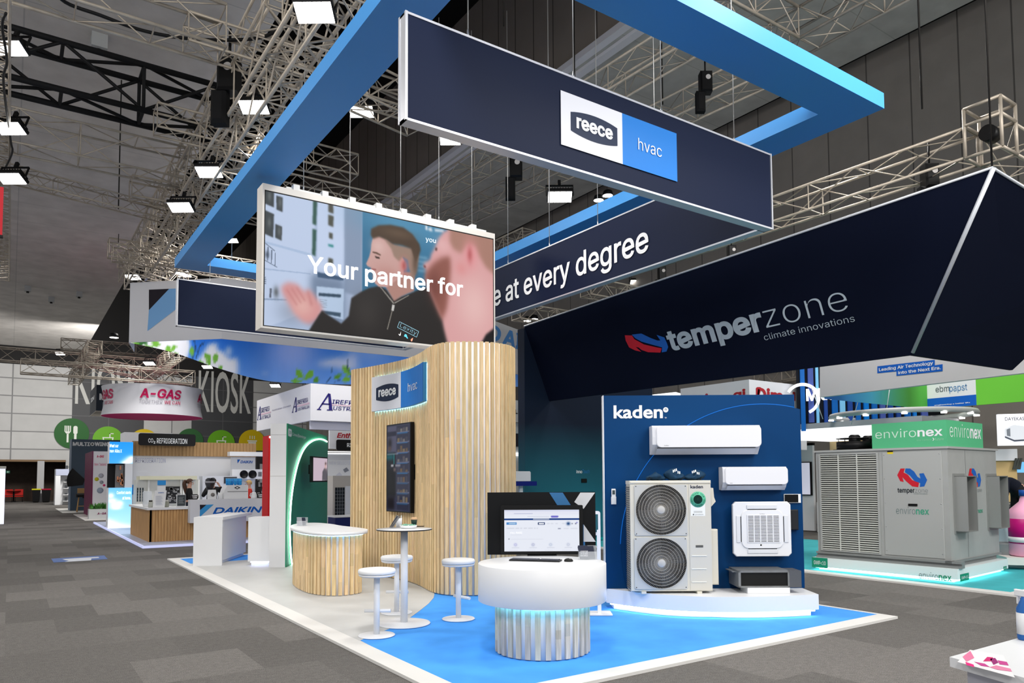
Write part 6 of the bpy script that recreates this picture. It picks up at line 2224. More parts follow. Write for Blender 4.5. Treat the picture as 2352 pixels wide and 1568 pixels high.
t = thing('black_sign', 'black rounded sign with white refrigeration lettering above the kiosk header', 'sign', SX.p((q0[0] + q1[0]) / 2, q0[1], 0))
part('board', MB().rbox(SX, q0[0], q1[0], q0[1], q1[1], -.06, 0, .08), M('sign_black', (20, 20, 22), .4), t)
text_px('lettering', 'CO', SX, (340.5, 1016), (352, 1006.5), LETW, t, c=.01, bold=.014)
text_px('lettering', '2', SX, (352.6, 1018.5), (357, 1012.5), LETW, t, c=.01, bold=.03)
text_px('lettering', 'REFRIGERATION', SX, (360, 1018), (430, 1007.5), LETW, t, c=.01, bold=.012)
q0 = SX.ab(285, 1010); q1 = SX.ab(395, 994.5)
YB_ = 31.5
B2F = Fr((0, YB_, 0), (1, 0, 0))
q0 = B2F.ab(285, 1016); q1 = B2F.ab(396, 995)
t = thing('white_header_box', 'white box header peeking out behind the black refrigeration sign', 'header box', B2F.p((q0[0] + q1[0]) / 2, q0[1], -.5))
part('box', MB().fbox(B2F, q0[0], q1[0], q0[1], q1[1], -1.2, 0), WHITE_MATT, t)
part('foot_frame', MB().fbox(B2F, q0[0] + .3, q0[0] + .4, .06, q0[1], -1.0, -.9).fbox(B2F, q1[0] - .4, q1[0] - .3, .06, q0[1], -1.0, -.9), ALU, t)
YP = 29.4
PX_ = Fr((0, YP, 0), (1, 0, 0))
q0 = PX_.ab(531, 1078); q1 = PX_.ab(586, 1050)
t = thing('brand_panel', 'white panel with small blue lettering and flag mark, right end of the kiosk wall', 'sign', PX_.p((q0[0] + q1[0]) / 2, q0[1], 0))
part('panel', MB().fbox(PX_, q0[0], q1[0], .06, q1[1], -.1, 0), WHITE_MATT, t)
text_px('lettering', 'DAIKIN', PX_, (552, 1063.5), (581, 1057.5), _MATS['blue_letter'], t, c=.01, bold=.03, shear=.3)
ppart('flag_mark', PX_, [(545, 1055), (552, 1055), (545.5, 1064)], _MATS['blue_letter'], t, c=.01)
q0 = PX_.ab(528, 1046.5, .4); q1 = PX_.ab(609, 1038, .4)
t = thing('canopy_shelf', 'thin white canopy shelf sticking out at the right end of the kiosk header', 'canopy', PX_.p((q0[0] + q1[0]) / 2, q0[1], .2))
part('shelf', MB().fbox(PX_, q0[0], q1[0], q0[1], q1[1], -.0, .4), WHITE, t)
q0 = PX_.ab(533, 1100, .35); q1 = PX_.ab(606, 1077.5, .35)
t = thing('twin_fan_unit', 'white cooling unit with two black round fans under the brand panel', 'air conditioner', PX_.p((q0[0] + q1[0]) / 2, q0[1], .2))
part('case', MB().fbox(PX_, q0[0], q1[0], q0[1], q1[1], .001, .35), WHITE_MATT, t)
for x in (560.2, 580):
    ca, cb = PX_.ab(x, 1088.8, .36)
    r_ = abs(PX_.ab(x + 9.4, 1088.8, .36)[0] - ca)
    f = Fr(PX_.p(ca, cb, .352), PX_.ux, PX_.uy, PX_.uz)
    part('fan', MB().lathe(f.o, [(r_, 0), (r_, .03), (r_ * .93, .03), (r_ * .9, .008), (0, .008)], 28, f), BLACK, t)
part('side_louvre', MB().fbox(PX_, PX_.ab(593, 1090, .35)[0], q1[0] - .08, q0[1] + .1, q1[1] - .1, .35, .36), M('louvre_mid', (110, 112, 116), .5), t)

# refrigeration rack along the back
YR = 27.6
RX = Fr((0, YR, 0), (1, 0, 0))
q0 = RX.ab(315, 1165); q1 = RX.ab(462, 1101)
t = thing('refrigeration_rack', 'long pale refrigeration rack with open compressor bay behind the coffee counter', 'refrigeration unit', RX.p((q0[0] + q1[0]) / 2, .06, -.5))
BEI = M('rack_beige', (204, 204, 196), .5)
part('frame', MB().fbox(RX, q0[0], q1[0], .06, q1[1], -1.0, -.3), BEI, t)
part('top_tray', MB().fbox(RX, RX.ab(322, 1100)[0], RX.ab(454, 1100)[0], q1[1], RX.ab(322, 1093)[1], -.9, -.1), M('tray_straw', (206, 204, 178), .5), t)
mb = MB()
for x in (344, 419, 425, 460):
    a = RX.ab(x, 1120)[0]
    mb.fbox(RX, a - .03, a + .03, .06, q1[1], -.3, -.24)
part('upright', mb, M('upright_pale', (222, 222, 216), .5), t)
b0 = RX.ab(400, 1156)[1]; b1 = RX.ab(400, 1117)[1]
a0 = RX.ab(384, 1130)[0]; a1 = RX.ab(418, 1130)[0]
part('compressor_bay', MB().fbox(RX, a0, a1, b0, b1, -.3, -.29), M('bay_dark', (60, 60, 62), .6), t)
mb = MB()
rng = random.Random(5)
for k in range(26):
    a = rng.uniform(a0 + .05, a1 - .1); b = rng.uniform(b0 + .03, b1 - .1)
    mb.fbox(RX, a, a + rng.uniform(.03, .12), b, b + rng.uniform(.03, .1), -.29, -.2)
part('pipework', mb, M('pipes_grey', (150, 150, 150), .4, .5), t)
a0 = RX.ab(316, 1130)[0]; a1 = RX.ab(334, 1130)[0]
mb = MB()
for i in range(3):
    for j in range(5):
        a = a0 + (a1 - a0) * i / 3; b = RX.ab(316, 1152 - j * 6.5)[1]
        mb.fbox(RX, a + .02, a + (a1 - a0) / 3 - .02, b, b + .085, -.3, -.285)
part('dark_grille', mb, M('grille_slate', (44, 58, 66), .5), t)
YC2 = 28.4
q0 = Fr((0, YC2, 0), (1, 0, 0)).ab(464, 1160); q1 = Fr((0, YC2, 0), (1, 0, 0)).ab(545, 1093)
t = thing('grey_cabinet', 'grey cabinet with dark vent behind the two people at the coffee counter', 'cabinet', (q0[0] + .8, YC2, .06))
G0 = Fr((0, YC2, 0), (1, 0, 0))
part('body', MB().box(q0[0], q1[0], YC2, YC2 + .6, .06, q1[1]), M('cab_grey', (206, 208, 214), .5), t)
w0 = G0.ab(514, 1110); w1 = G0.ab(544, 1095)
part('vent', MB().fbox(G0, w0[0], w1[0], w0[1], w1[1], .001, .02), M('vent_dark', (52, 52, 58), .5), t)

# items standing on the coffee counter (height zk)
zk = zt_


def on_counter(px, y=None):
    return onY(px, 1160, YK + (.35 if y is None else y)) * V((1, 1, 0)) + V((0, 0, zk))


def stand_card(name, lab, x0, x1, y0, y1, yy, m, cat='sign', lean=.0):
    f = Fr((0, YK + yy, 0), (1, 0, 0))
    q0 = f.ab(x0, y1); q1 = f.ab(x1, y0)
    t = thing(name, lab, cat, f.p((q0[0] + q1[0]) / 2, zk, 0))
    h = q1[1] - zk
    w_ = (q1[0] - q0[0])
    part('card', MB().slab([f.p(q0[0], zk + .002, 0), f.p(q1[0], zk + .002, 0), f.p(q1[0] + lean, q1[1], -.04), f.p(q0[0] + lean, q1[1], -.04)], (0, .015, 0)), m, t)
    part('foot', MB().fbox(f, (q0[0] + q1[0]) / 2 - w_ * .35, (q0[0] + q1[0]) / 2 + w_ * .35, zk + .001, zk + .012, -.1, .02), m, t)
    return t, f, q0, q1


t, f, q0, q1 = stand_card('price_stand', 'white leaning notice card with small print on the left end of the coffee counter', 351, 379, 1126, 1160, .12, WHITE, lean=.05)
mb = MB()
for k in range(9):
    mb.fbox(f, q0[0] + .07, q1[0] - .05 - .02 * (k % 3), zk + .07 + k * .03, zk + .078 + k * .03, .004 - .002 * k, .006 - .002 * k)
part('print', mb, M('print_pale', (176, 182, 200), .5), t)
text_mb_ = text_mb(MB(), 'DAIKIN', f, q0[0] + .13, q1[1] - .075, q1[0] - .02, q1[1] - .045, -.028, bold=.02, shear=.3)
part('lettering', text_mb_, _MATS['blue_letter'], t, recalc=False)
t, f, q0, q1 = stand_card('menu_board', 'small dark menu board in white frame on the coffee counter beside the woman', 405.5, 427, 1135, 1160.5, .15, WHITE)
part('board', MB().fbox(f, q0[0] + .015, q1[0] - .015, zk + .03, q1[1] - .015, .0, .006), M('slate_board', (64, 70, 74), .5), t)
mb = MB()
for k in range(7):
    mb.fbox(f, q0[0] + .04 + .01 * (k % 2), q1[0] - .05 - .015 * (k % 3), zk + .1 + k * .028, zk + .107 + k * .028, .006, .008)
part('print', mb, M('chalk_grey', (170, 176, 178), .5), t)
t, f, q0, q1 = stand_card('blue_topped_card', 'tall white stand card with blue top behind the leaning notice card', 361, 381, 1103, 1150, .55, WHITE)
part('blue_top', MB().fbox(f, q0[0], q1[0], q1[1] - .13, q1[1], -.02, .004), M('card_blue', (50, 146, 220), .5), t)
p = onY(338, 1150, YK + 1.2); p[2] = zk
t = thing('water_dispenser', 'clear water dispenser at the left end of the coffee counter', 'dispenser', p)
part('tank', MB().lathe(p, [(.12, .06), (.12, .42), (.1, .44), (0, .44)], 24), M('tank_clear', (226, 232, 240), .1, alpha=.45), t)
part('base', MB().lathe(p, [(.1, .001), (.12, .06), (0, .06)], 24), WHITE, t)
for x, y, c, lab in ((383, 1160, (150, 152, 140), 'small glass jar with pale lid right of the notice card'), (346, 1152, (176, 178, 170), 'small glass jar with dark lid left of the notice card')):
    p = onY(x, y, YK + .3); p[2] = zk
    t = thing('glass_jar', lab, 'jar', p)
    part('jar', MB().lathe(p, [(.05, .001), (.06, .02), (.06, .14), (.045, .16), (0, .16)], 18), M('jar_%d' % c[0], c, .2), t)
    part('lid', MB().lathe(p, [(.048, .16), (.048, .2), (0, .2)], 18), M('jar_lid_%d' % c[0], (210, 208, 200) if x > 360 else (60, 58, 52), .4), t)

# on the white lettered front: height zf
zf = z1
zf = DX.ab(437, 1147.5)[1]


def df(px):
    p = onY(px, 1147, YD + .2)
    return V((p[0], YD + .2, zf))


f = Fr((0, YD + .2, 0), (1, 0, 0))
q0 = f.ab(514, 1147); q1 = f.ab(570, 1113.5)
t = thing('espresso_machine', 'white boxy espresso machine with diamond badge on the kiosk counter', 'coffee machine', f.p((q0[0] + q1[0]) / 2, zf, -.2))
part('body', MB().fprism(f, [(q0[0], zf + .001), (q1[0], zf + .001), (q1[0], q1[1]), (q0[0] + .1, q1[1]), (q0[0] + .03, q1[1] - .12), (q0[0], q1[1] - .22)], -.5, 0), WHITE, t)
part('trim_line', MB().fbox(f, q0[0] + .1, q1[0] - .01, zf + .2, zf + .215, .0, .006), M('trim_grey', (110, 110, 112), .4), t)
ca = (q0[0] + q1[0]) / 2 + .03; cb = q1[1] - .075
part('badge', MB().fprism(f, [(ca - .09, cb), (ca, cb - .045), (ca + .09, cb), (ca, cb + .045)], 0.0, .006), BLACK, t)
part('badge_centre', MB().fprism(f, [(ca - .045, cb), (ca, cb - .022), (ca + .045, cb), (ca, cb + .022)], 0.006, .009), WHITE, t)
for i, x in enumerate((522, 527.5, 533, 540.5, 547.5, 552)):
    yy = YD + .45 - .1 * (i % 2)
    p = V((onY(x, 1110, yy)[0], yy, q1[1]))
    t = thing('blue_cup_stack', 'stack of blue paper cups on top of the espresso machine', 'cup stack', p, 'blue cup stacks on the espresso machine')
    part('cups', MB().lathe(p, [(.035, .001), (.045, .06), (.042, .06), (.046, .12), (.043, .12), (.047, .19), (0, .19)], 14), M('cup_blue', (34, 140, 206), .5), t)
    part('rim', MB().lathe(p, [(.048, .19), (.05, .2), (0, .2)], 14), M('cup_rim', (200, 226, 240), .5), t)
p = df(484) + V((0, .12, 0))
t = thing('coffee_grinder', 'coffee grinder with dark domed bean hopper hiding the second person', 'grinder', p)
part('base', MB().lathe(p, [(.09, .001), (.08, .16), (0, .16)], 20), BLACK, t)
hh = hz(1097, p) - zf
part('hopper', MB().lathe(p, [(.05, .16), (.13, hh * .72), (.135, hh * .8), (.12, hh * .93), (.07, hh), (0, hh)], 28), M('smoked_glass', (38, 38, 44), .1, alpha=.8), t)
part('hopper_band', MB().lathe(p, [(.137, hh * .76), (.139, hh * .8), (.137, hh * .84)], 28), M('band_grey', (150, 150, 156), .3), t)
p = df(485) - V((0, .08, 0))
t = thing('coffee_bag', 'white coffee bag with round dark print in front of the grinder', 'bag', p)
part('bag', MB().add([tuple(p + V(q)) for q in ((-.11, -.05, .001), (.11, -.05, .001), (.11, .05, .001), (-.11, .05, .001), (-.1, -.01, .27), (.1, -.01, .27), (.1, .01, .27), (-.1, .01, .27), (-.115, -.06, .12), (.115, -.06, .12), (.115, .06, .12), (-.115, .06, .12))],
     [(3, 2, 1, 0), (4, 5, 6, 7), (0, 1, 9, 8), (8, 9, 5, 4), (1, 2, 10, 9), (9, 10, 6, 5), (2, 3, 11, 10), (10, 11, 7, 6), (3, 0, 8, 11), (11, 8, 4, 7)]), WHITE, t)
f3 = Fr(p + V((0.01, -.062, .13)), (1, 0, 0))
part('round_print', MB().lathe(f3.o, [(.055, 0), (.055, .002), (0, .002)], 24, f3), M('bag_print', (120, 116, 112), .5), t)
p = df(506)
t = thing('cup_stack', 'white upturned cup beside the espresso machine on the kiosk counter', 'cup', p)
part('cup', MB().lathe(p, [(.075, .001), (.065, .18), (0, .18)], 20), WHITE, t)
part('rim', MB().lathe(p, [(.078, .002), (.08, .01), (.076, .018)], 20), WHITE, t)
for x, c, lab in ((447, (24, 22, 22), 'black rounded sign block with white lettering in front of the woman'), (598, (24, 22, 22), 'black rounded sign block with white lettering at the right end of the kiosk counter')):
    p = df(x)
    f3 = Fr(p, (1, 0, 0))
    t = thing('sign_block', lab, 'sign', p)
    part('block', MB().rbox(f3, -.1, .1, .005, .15, -.03, 0, .05), M('block_black', c, .4), t)
    part('lettering', text_mb(text_mb(MB(), 'TIGER', f3, -.075, .085, .075, .125, .004, bold=.03), 'TIGER', f3, -.06, .03, .06, .07, .004, bold=.03), LETW, t, recalc=False)
p = df(583)
t = thing('white_pitcher', 'white jug on the kiosk counter in front of the person with the tan cap', 'jug', p)
part('jug', MB().lathe(p, [(.08, .001), (.085, .08), (.06, .16), (.05, .18), (0, .18)], 20), WHITE, t)
part('handle', MB().tube([p + V((-.07, -.03, .04)), p + V((-.12, -.03, .08)), p + V((-.1, -.03, .15)), p + V((-.055, -.02, .15))], .012, 6), WHITE, t)

# ---- light column with sky print
YL = 29.5
LX = Fr((0, YL, 0), (1, 0, 0))
a0 = LX.ab(250, 1100)[0]; a1 = LX.ab(304, 1100)[0]
z = [LX.ab(250, y)[1] for y in (1213, 1120, 1064, 1014)]
z[0] = .06
t = thing('light_column', 'sky-blue illuminated column with clouds and white text around a display niche', 'light box', LX.p((a0 + a1) / 2, .06, -.3))
cv = Canvas(26, 90, (40, 150, 230))
for k in range(90):
    u = k / 89
    cv.im[k, :] = V((28, 140, 232)) * (1 - u) + V((176, 222, 250)) * u
for x, y, rx, ry in ((.84, .22, .22, .03), (.7, .24, .2, .022), (.95, .19, .2, .03), (.18, .68, .2, .03), (.3, .73, .22, .03), (.48, .71, .14, .03), (.12, .62, .12, .03), (.35, .76, .2, .02)):
    cv.blob(x, y, rx, ry, (250, 253, 255), 1, 1)
cv.poly([(0, .88), (.5, .94), (1, .97), (1, 1), (0, 1)], (240, 248, 255), .02)
LIT = M('lit_print', (0, 0, 0), .4, attr='Col', emit=.95)
ztop, zbot = z[3], z[0]
vv = lambda zz: (ztop - zz) / (ztop - zbot)
full = cv.im.copy()
for nm, za, zb2 in (('lower_light_box', z[0], z[1]), ('upper_light_box', z[2], z[3])):
    part(nm, MB().fbox(LX, a0, a1, za, zb2, -.6, -.002), WHITE_MATT, t)
    i0, i1 = int(vv(zb2) * 89), int(vv(za) * 89)
    c2 = Canvas(26, max(2, i1 - i0 + 1), (0, 0, 0)); c2.im = full[i0:i1 + 1]
    part('sky_print', canvas_mb(c2, lambda u, v: LX.p(a0 + u * (a1 - a0), zb2 + (za - zb2) * v, .003)), LIT, t, recalc=False)
part('niche_back', MB().fbox(LX, a0, a1, z[1], z[2], -.6, -.4), M('niche_dark', (30, 30, 34), .6), t)
part('niche_side', MB().fbox(LX, a0 + (a1 - a0) * .68, a1, z[1], z[2], -.4, 0), M('niche_white', (236, 238, 244), .5), t)
LTX = M('lit_text', (255, 255, 255), .5, emit=1.0)
w = a1 - a0
for s, x0, x1, y in (('Meet our', 252, 272, 1027), ('new Alira X', 252, 280, 1039), ('Comfort starts', 268, 300.5, 1134.5), ('at home.', 281, 300.5, 1147)):
    q0 = LX.ab(x0, y); q1 = LX.ab(x1, y - 7.5)
    part('lettering', text_mb(MB(), s, LX, q0[0], q0[1], q1[0], q1[1], .008, bold=.01), LTX, t, recalc=False)
p = LX.p(a0 + w * .42, z[1], -.2)
t = thing('niche_display', 'cutaway machine with copper pipes in the niche of the sky-blue column', 'display model', p)
mb = MB()
rng = random.Random(9)
h = z[2] - z[1]
part('shell', MB().fbox(LX, a0 + w * .3, a0 + w * .62, z[1] + .002, z[1] + h * .95, -.3, -.1), M('model_grey', (120, 118, 120), .5), t)
for k in range(12):
    a = a0 + w * (.32 + .27 * rng.random()); b = z[1] + h * rng.uniform(.08, .8)
    mb.fbox(LX, a, a + .05, b, b + rng.uniform(.05, .2), -.1, -.06)
part('copper_pipes', mb, M('model_copper', (196, 130, 96), .4, .3), t)
mb = MB()
for k in range(8):
    a = a0 + w * (.32 + .27 * rng.random()); b = z[1] + h * rng.uniform(.05, .85)
    mb.fbox(LX, a, a + .06, b, b + .08, -.1, -.05)
mb = None

# ---- maroon and white column with planter
YA = 40.4
AX = Fr((0, YA, 0), (1, 0, 0))
a0 = AX.ab(213, 1100)[0]; a1 = AX.ab(249.5, 1100)[0]; zt_ = AX.ab(213, 1036)[1]
yb = onX(196, 1110, a0)[1]
t = thing('product_column', 'tall white column with maroon side and product pictures, left of the sky-blue column', 'display column', AX.p((a0 + a1) / 2, 0, -1))
part('column', MB().box(a0, a1, YA, yb, .02, zt_), WHITE_MATT, t)
part('maroon_side', MB().box(a0 - .04, a0, YA - .02, yb, .02, zt_ + .01), M('maroon_panel', (112, 28, 74), .5), t)
PINKL = M('pink_letter', (206, 32, 92), .5)
text_px('lettering', 'A-GAS', AX, (222, 1050.5), (239, 1045), PINKL, t, c=.02, bold=.03, shear=.2)
text_px('lettering', 'New Zealand', AX, (217, 1069), (244, 1063), M('pink_letter_pale', (226, 120, 150), .5), t, c=.02)
for x, y, r_, c in ((232, 1092, 6, (170, 172, 182)), (222, 1100, 5, (190, 184, 40)), (233, 1107, 4.5, (150, 152, 160)), (230, 1126, 7.5, (150, 160, 176)), (239, 1114, 3, (206, 60, 110))):
    ca, cb = AX.ab(x, y)
    rr = abs(AX.ab(x + r_, y)[0] - ca)
    g = Fr(AX.p(ca, cb, .005), AX.ux, AX.uy, AX.uz)
    part('round_picture', MB().lathe(g.o, [(rr, 0), (rr, .01), (0, .01)], 24, g), M('pic_%d_%d' % (c[0], c[1]), c, .5), t)
YQ = 38.0
QX = Fr((0, YQ, 0), (1, 0, 0))
q0 = QX.ab(204, 1192); q1 = QX.ab(262, 1168)
t = thing('planter_box', 'pale grey planter box with green plants and maroon lettering', 'planter', QX.p((q0[0] + q1[0]) / 2, 0, -.3))
part('box', MB().fbox(QX, q0[0], q1[0], .02, q1[1], -.6, 0), M('planter_grey', (206, 208, 208), .5), t)
text_px('lettering', 'A-GAS', QX, (223, 1181.5), (249, 1176), M('maroon_letter', (130, 24, 84), .5), t, c=.01, bold=.03, shear=.2)
mb = MB()
rng = random.Random(11)
for k in range(150):
    a = rng.uniform(q0[0] + .08, q1[0] - .08); c_ = rng.uniform(-.5, -.08)
    base = QX.p(a, q1[1] - .02, c_)
    d = V((rng.uniform(-.16, .16), rng.uniform(-.16, .16), rng.uniform(.12, .34)))
    sd = V((-d[1], d[0], 0)); sd = sd / (np.linalg.norm(sd) or 1) * .035
    mb.add([base, base + d * .5 + sd, base + d, base + d * .5 - sd], [(0, 1, 2, 3)])
o = part('leaves', mb, M('leaf_green', (70, 128, 54), .5, noise=.3, nscale=8), t, recalc=False); o['kind'] = 'stuff'
t = thing('pale_floor_tile', 'low white platform under the maroon column and planter', 'stand floor', (5, 39, 0))
part('slab', MB().box(2.75, 9.0, 36.9, 44, .001, .018), EDGE, t)
t = thing('pale_floor', 'low white platform under the slate lettered wall', 'stand floor', (5, 50, 0))
part('slab', MB().box(2.4, 9.0, 46.4, 54, .001, .018), EDGE, t)

# ---- slate wall
YM = 49.6
MX = Fr((0, YM, 0), (1, 0, 0))
a0 = MX.ab(163, 1100)[0]; a1 = MX.ab(290, 1100)[0]; zt_ = MX.ab(165, 1008)[1]
t = thing('slate_wall', 'slate-grey display wall with white lettering and dark fan emblem at far left', 'exhibition wall', MX.p((a0 + a1) / 2, .02, 0))
part('wall', MB().box(a0, a1, YM, YM + .4, .02, zt_), M('slate_panel', (72, 88, 104), .5), t)
part('end_face', MB().box(a0 - .02, a0, YM, YM + 1.6, .02, zt_), M('slate_pale', (126, 140, 158), .5), t)
text_px('lettering', 'MULTI', MX, (167, 1024), (207, 1015.5), LETW, t, c=.02, bold=.05)
text_px('lettering', 'WING', MX, (217, 1024), (252, 1015.5), LETW, t, c=.02, bold=.05)
mb = MB()
ca, cb = MX.ab(212, 1019.6)
for k in range(4):
    x = k * PI / 4
    g = Fr(MX.p(ca, cb, .02), MX.ux * math.cos(x) + MX.uy * math.sin(x), MX.uy * math.cos(x) - MX.ux * math.sin(x), MX.uz)
    mb.fbox(g, -.11, .11, -.025, .025, 0, .01)
part('star_mark', mb, LETW, t)
mb = MB()
ca, cb = MX.ab(201, 1103)
for k in range(3):
    x0 = .6 + k * 2.09
    R_ = 1.05
    mb.fprism(MX, [(ca + .15 * math.cos(x0), cb + .15 * math.sin(x0))] + [(ca + R_ * math.cos(x0 + q), cb + R_ * math.sin(x0 + q)) for q in np.linspace(-.3, .8, 10)] + [(ca + .35 * math.cos(x0 + 1.3), cb + .35 * math.sin(x0 + 1.3))], .01 + .002 * k, .03 + .002 * k)
part('fan_emblem', mb, BLACK, t)
pq = V((onY(188, 1172, 47.2)[0], 47.2, 0.02))
t = thing('counter_chair', 'black-seated bar chair with timber legs in front of the slate wall', 'chair', pq)
TIM = M('chair_timber', (190, 150, 98), .5)
for sx in (-1, 1):
    for sy in (-1, 1):
        part('leg', MB().cyl(pq + V((sx * .24, sy * .24, .001)), pq + V((sx * .16, sy * .16, .82)), .022, n=8), TIM, t)
part('seat', MB().fbox(Fr(pq, (1, 0, 0)), -.3, .3, .82, 1.0, -.28, .28, bev=.05), BLACK, t)
part('backrest', MB().fbox(Fr(pq, (1, 0, 0)), -.22, .26, 1.02, 1.3, -.3, -.26, bev=.01), TIM, t)
part('footrest', MB().fbox(Fr(pq, (1, 0, 0)), -.2, .2, .3, .33, -.2, -.17).fbox(Fr(pq, (1, 0, 0)), -.2, .2, .3, .33, .17, .2), TIM, t)

# ---- far end: shelf stand, bins, seats, exit sign, lit panel
YF_ = 62.0
FX = Fr((0, YF_, 0), (1, 0, 0))
q0 = FX.ab(126, 1159); q1 = FX.ab(160, 1077)
t = thing('shelf_stand', 'white lit shelving stand with small dark products at the far end of the aisle', 'shelf', FX.p((q0[0] + q1[0]) / 2, 0, -.6))
part('cabinet', MB().fbox(FX, q0[0], q1[0], .01, q1[1], -1.6, -.5).fbox(FX, q0[0], q0[0] + .3, .01, q1[1], -.5, 0), WHITE, t)
part('header', MB().fbox(FX, q0[0], q1[0], q1[1] - .45, q1[1], -.5, .02), M('header_lilac', (176, 182, 204), .5), t)
mb = MB(); m2_ = MB()
rng = random.Random(2)
for k in range(6):
    b = .25 + k * .46
    mb.fbox(FX, q0[0] + .5, q1[0], b, b + .04, -.5, -.05)
    for j in range(3):
        a = q0[0] + .6 + j * .26
        m2_.fbox(FX, a, a + .16, b + .04, b + .04 + rng.uniform(.08, .26), -.35, -.2)
part('shelf_boards', mb, WHITE, t); part('products', m2_, M('products_dark', (60, 62, 66), .5), t)
for x0, x1, c, lab in ((73, 93.5, (214, 206, 30), 'black wheelie bin with yellow lid at the far end of the aisle'), (95.5, 117, (170, 20, 50), 'black wheelie bin with red lid at the far end of the aisle')):
    YN = 70.5
    NX = Fr((0, YN, 0), (1, 0, 0))
    q0 = NX.ab(x0, 1152); q1 = NX.ab(x1, 1122)
    t = thing('wheelie_bin', lab, 'bin', NX.p((q0[0] + q1[0]) / 2, 0, -.3), 'wheelie bins')
    w = q1[0] - q0[0]
    part('body', MB().add([NX.p(a, b, c2) for b, i in ((.06, .06), (q1[1] - .1, 0)) for a, c2 in ((q0[0] + i, -i), (q1[0] - i, -i), (q1[0] - i, -.7 + i), (q0[0] + i, -.7 + i))], [(3, 2, 1, 0), (4, 5, 6, 7), (0, 1, 5, 4), (1, 2, 6, 5), (2, 3, 7, 6), (3, 0, 4, 7)]), BLACK, t)
    part('lid', MB().fbox(NX, q0[0] - .02, q1[0] + .02, q1[1] - .1, q1[1], -.74, .04, bev=.02), M('lid_%d' % c[0], c, .4), t)
    part('wheel', MB().cyl(NX.p(q0[0] + .1, .1, -.6), NX.p(q1[0] - .1, .1, -.6), .1, n=14), BLACK_METAL, t)
RED = M('red_plastic', (186, 30, 22), .5)
for i, (x, lab) in enumerate(((19, 'red cafe chair, left one beside the far cafe table'), (43, 'red cafe chair, right one beside the far cafe table'))):
    p = onY(x, 1150, 74.0); p[2] = 0
    t = thing('cafe_chair', lab, 'chair', p, 'red cafe chairs')
    f = Fr(p, (1, 0, 0))
    part('seat', MB().fbox(f, -.3, .3, .42, .5, -.3, .3, bev=.03), RED, t)
    part('backrest', MB().fbox(f, -.3, .3, .55, 1.05, -.32, -.26, bev=.02), RED, t)
    for sx in (-.25, .25):
        for sy in (-.25, .25):
            part('leg', MB().cyl(f.p(sx, .001, sy), f.p(sx, .42, sy), .025, n=8), BLACK_METAL, t)
p = onY(31, 1150, 74.2); p[2] = 0
t = thing('cafe_table', 'small red-topped cafe table between the two red chairs at the far end', 'table', p)
part('top', MB().lathe(p, [(.5, .9), (.5, .95), (0, .95)], 28), M('table_red', (120, 40, 30), .5), t)
part('stem', MB().lathe(p, [(.25, .001), (.05, .05), (.05, .9)], 16), BLACK_METAL, t)
EXF = Fr((0, Y_B + 4.9, 0), (1, 0, 0))
q0 = EXF.ab(13, 1086.5); q1 = EXF.ab(23, 1080.5)
t = thing('exit_sign', 'small dim green exit sign in the dark opening at far left', 'sign', EXF.p((q0[0] + q1[0]) / 2, q0[1], 0))
part('box', MB().fbox(EXF, q0[0], q1[0], q0[1], q1[1], .001, .08), M('exit_green', (70, 130, 100), .5, emit=.3), t)
part('pictogram', MB().fbox(EXF, q0[0] + .1, q0[0] + .2, q0[1] + .05, q1[1] - .05, .08, .085).fbox(EXF, q0[0] + .26, q1[0] - .06, q0[1] + .1, q0[1] + .16, .08, .085), M('exit_pale', (200, 226, 210), .5, emit=.4), t)
YE2 = 36.0
EX2 = Fr((0, YE2, 0), (1, 0, 0))
a1 = EX2.ab(12, 1100)[0]; q0 = EX2.ab(0, 1163)[1]; q1 = EX2.ab(0, 1076)[1]
t = thing('light_box', 'white glowing panel cut by the left edge of the picture', 'light box', EX2.p(a1 - .6, 0, 0))
part('panel', MB().fbox(EX2, a1 - 1.3, a1, .02, q1, -.3, 0), M('panel_glow', (240, 242, 255), .5, emit=.7), t)
part('edge', MB().fbox(EX2, a1 - 1.3, a1 + .02, q1, q1 + .1, -.32, .02), ALU, t)
# floor decal
t = thing('floor_decal', 'blue floor sticker with white print lying on the dark carpet at left', 'floor sticker', onz(182, 1284))
FL = Fr((0, 0, 0), (1, 0, 0), (0, 1, 0), (0, 0, 1))
def flat(pxs, z, m, nm):
    return part(nm, MB().poly([onz(x, y, z) for x, y in pxs]), m, t, recalc=False)
flat([(117.5, 1282.5), (239.5, 1275), (247.5, 1283.5), (123, 1291.5)], .004, M('decal_blue', (84, 112, 170), .5), 'sheet')
flat([(143, 1283.5), (226, 1278.3), (228, 1280.6), (210, 1282), (209, 1286.5), (160, 1289.5), (148, 1290.2), (158, 1287), (150, 1286)], .006, M('decal_white', (214, 218, 226), .5), 'print')

# ================================================================== hanging pieces at left
# ring with white outer band and sky print inside
DZ0, DZ1 = 6.0, 7.86
c1_ = onz(296, 786, DZ0)[:2]; c2_ = onz(509, 777.5, DZ0)[:2]
c3_ = V((14.2, c2_[1])); c4_ = c3_ + V((.891, .454)) * 7.0
t = thing('sky_ring_banner', 'huge hanging ring banner, white outside with flag mark and blue sky print inside', 'hanging banner', (9, 26, DZ0))
ring = [V((3.3, 26.9)), V(c1_), V(c2_), c3_, c4_]
mb = MB()
for p, q in zip(ring[:-1], ring[1:]):
    mb.slab([(p[0], p[1], DZ0), (q[0], q[1], DZ0), (q[0], q[1], DZ1), (p[0], p[1], DZ1)], (0, .06, 0))
wb = part('outer_band', mb, WHITE_FAB, t)
d = V(c2_) - V(c1_)
HF = Fr((c1_[0], c1_[1], 0), (d[0], d[1], 0))
if HF.uz @ (EYEP - HF.o) < 0:
    HF.uz = -HF.uz
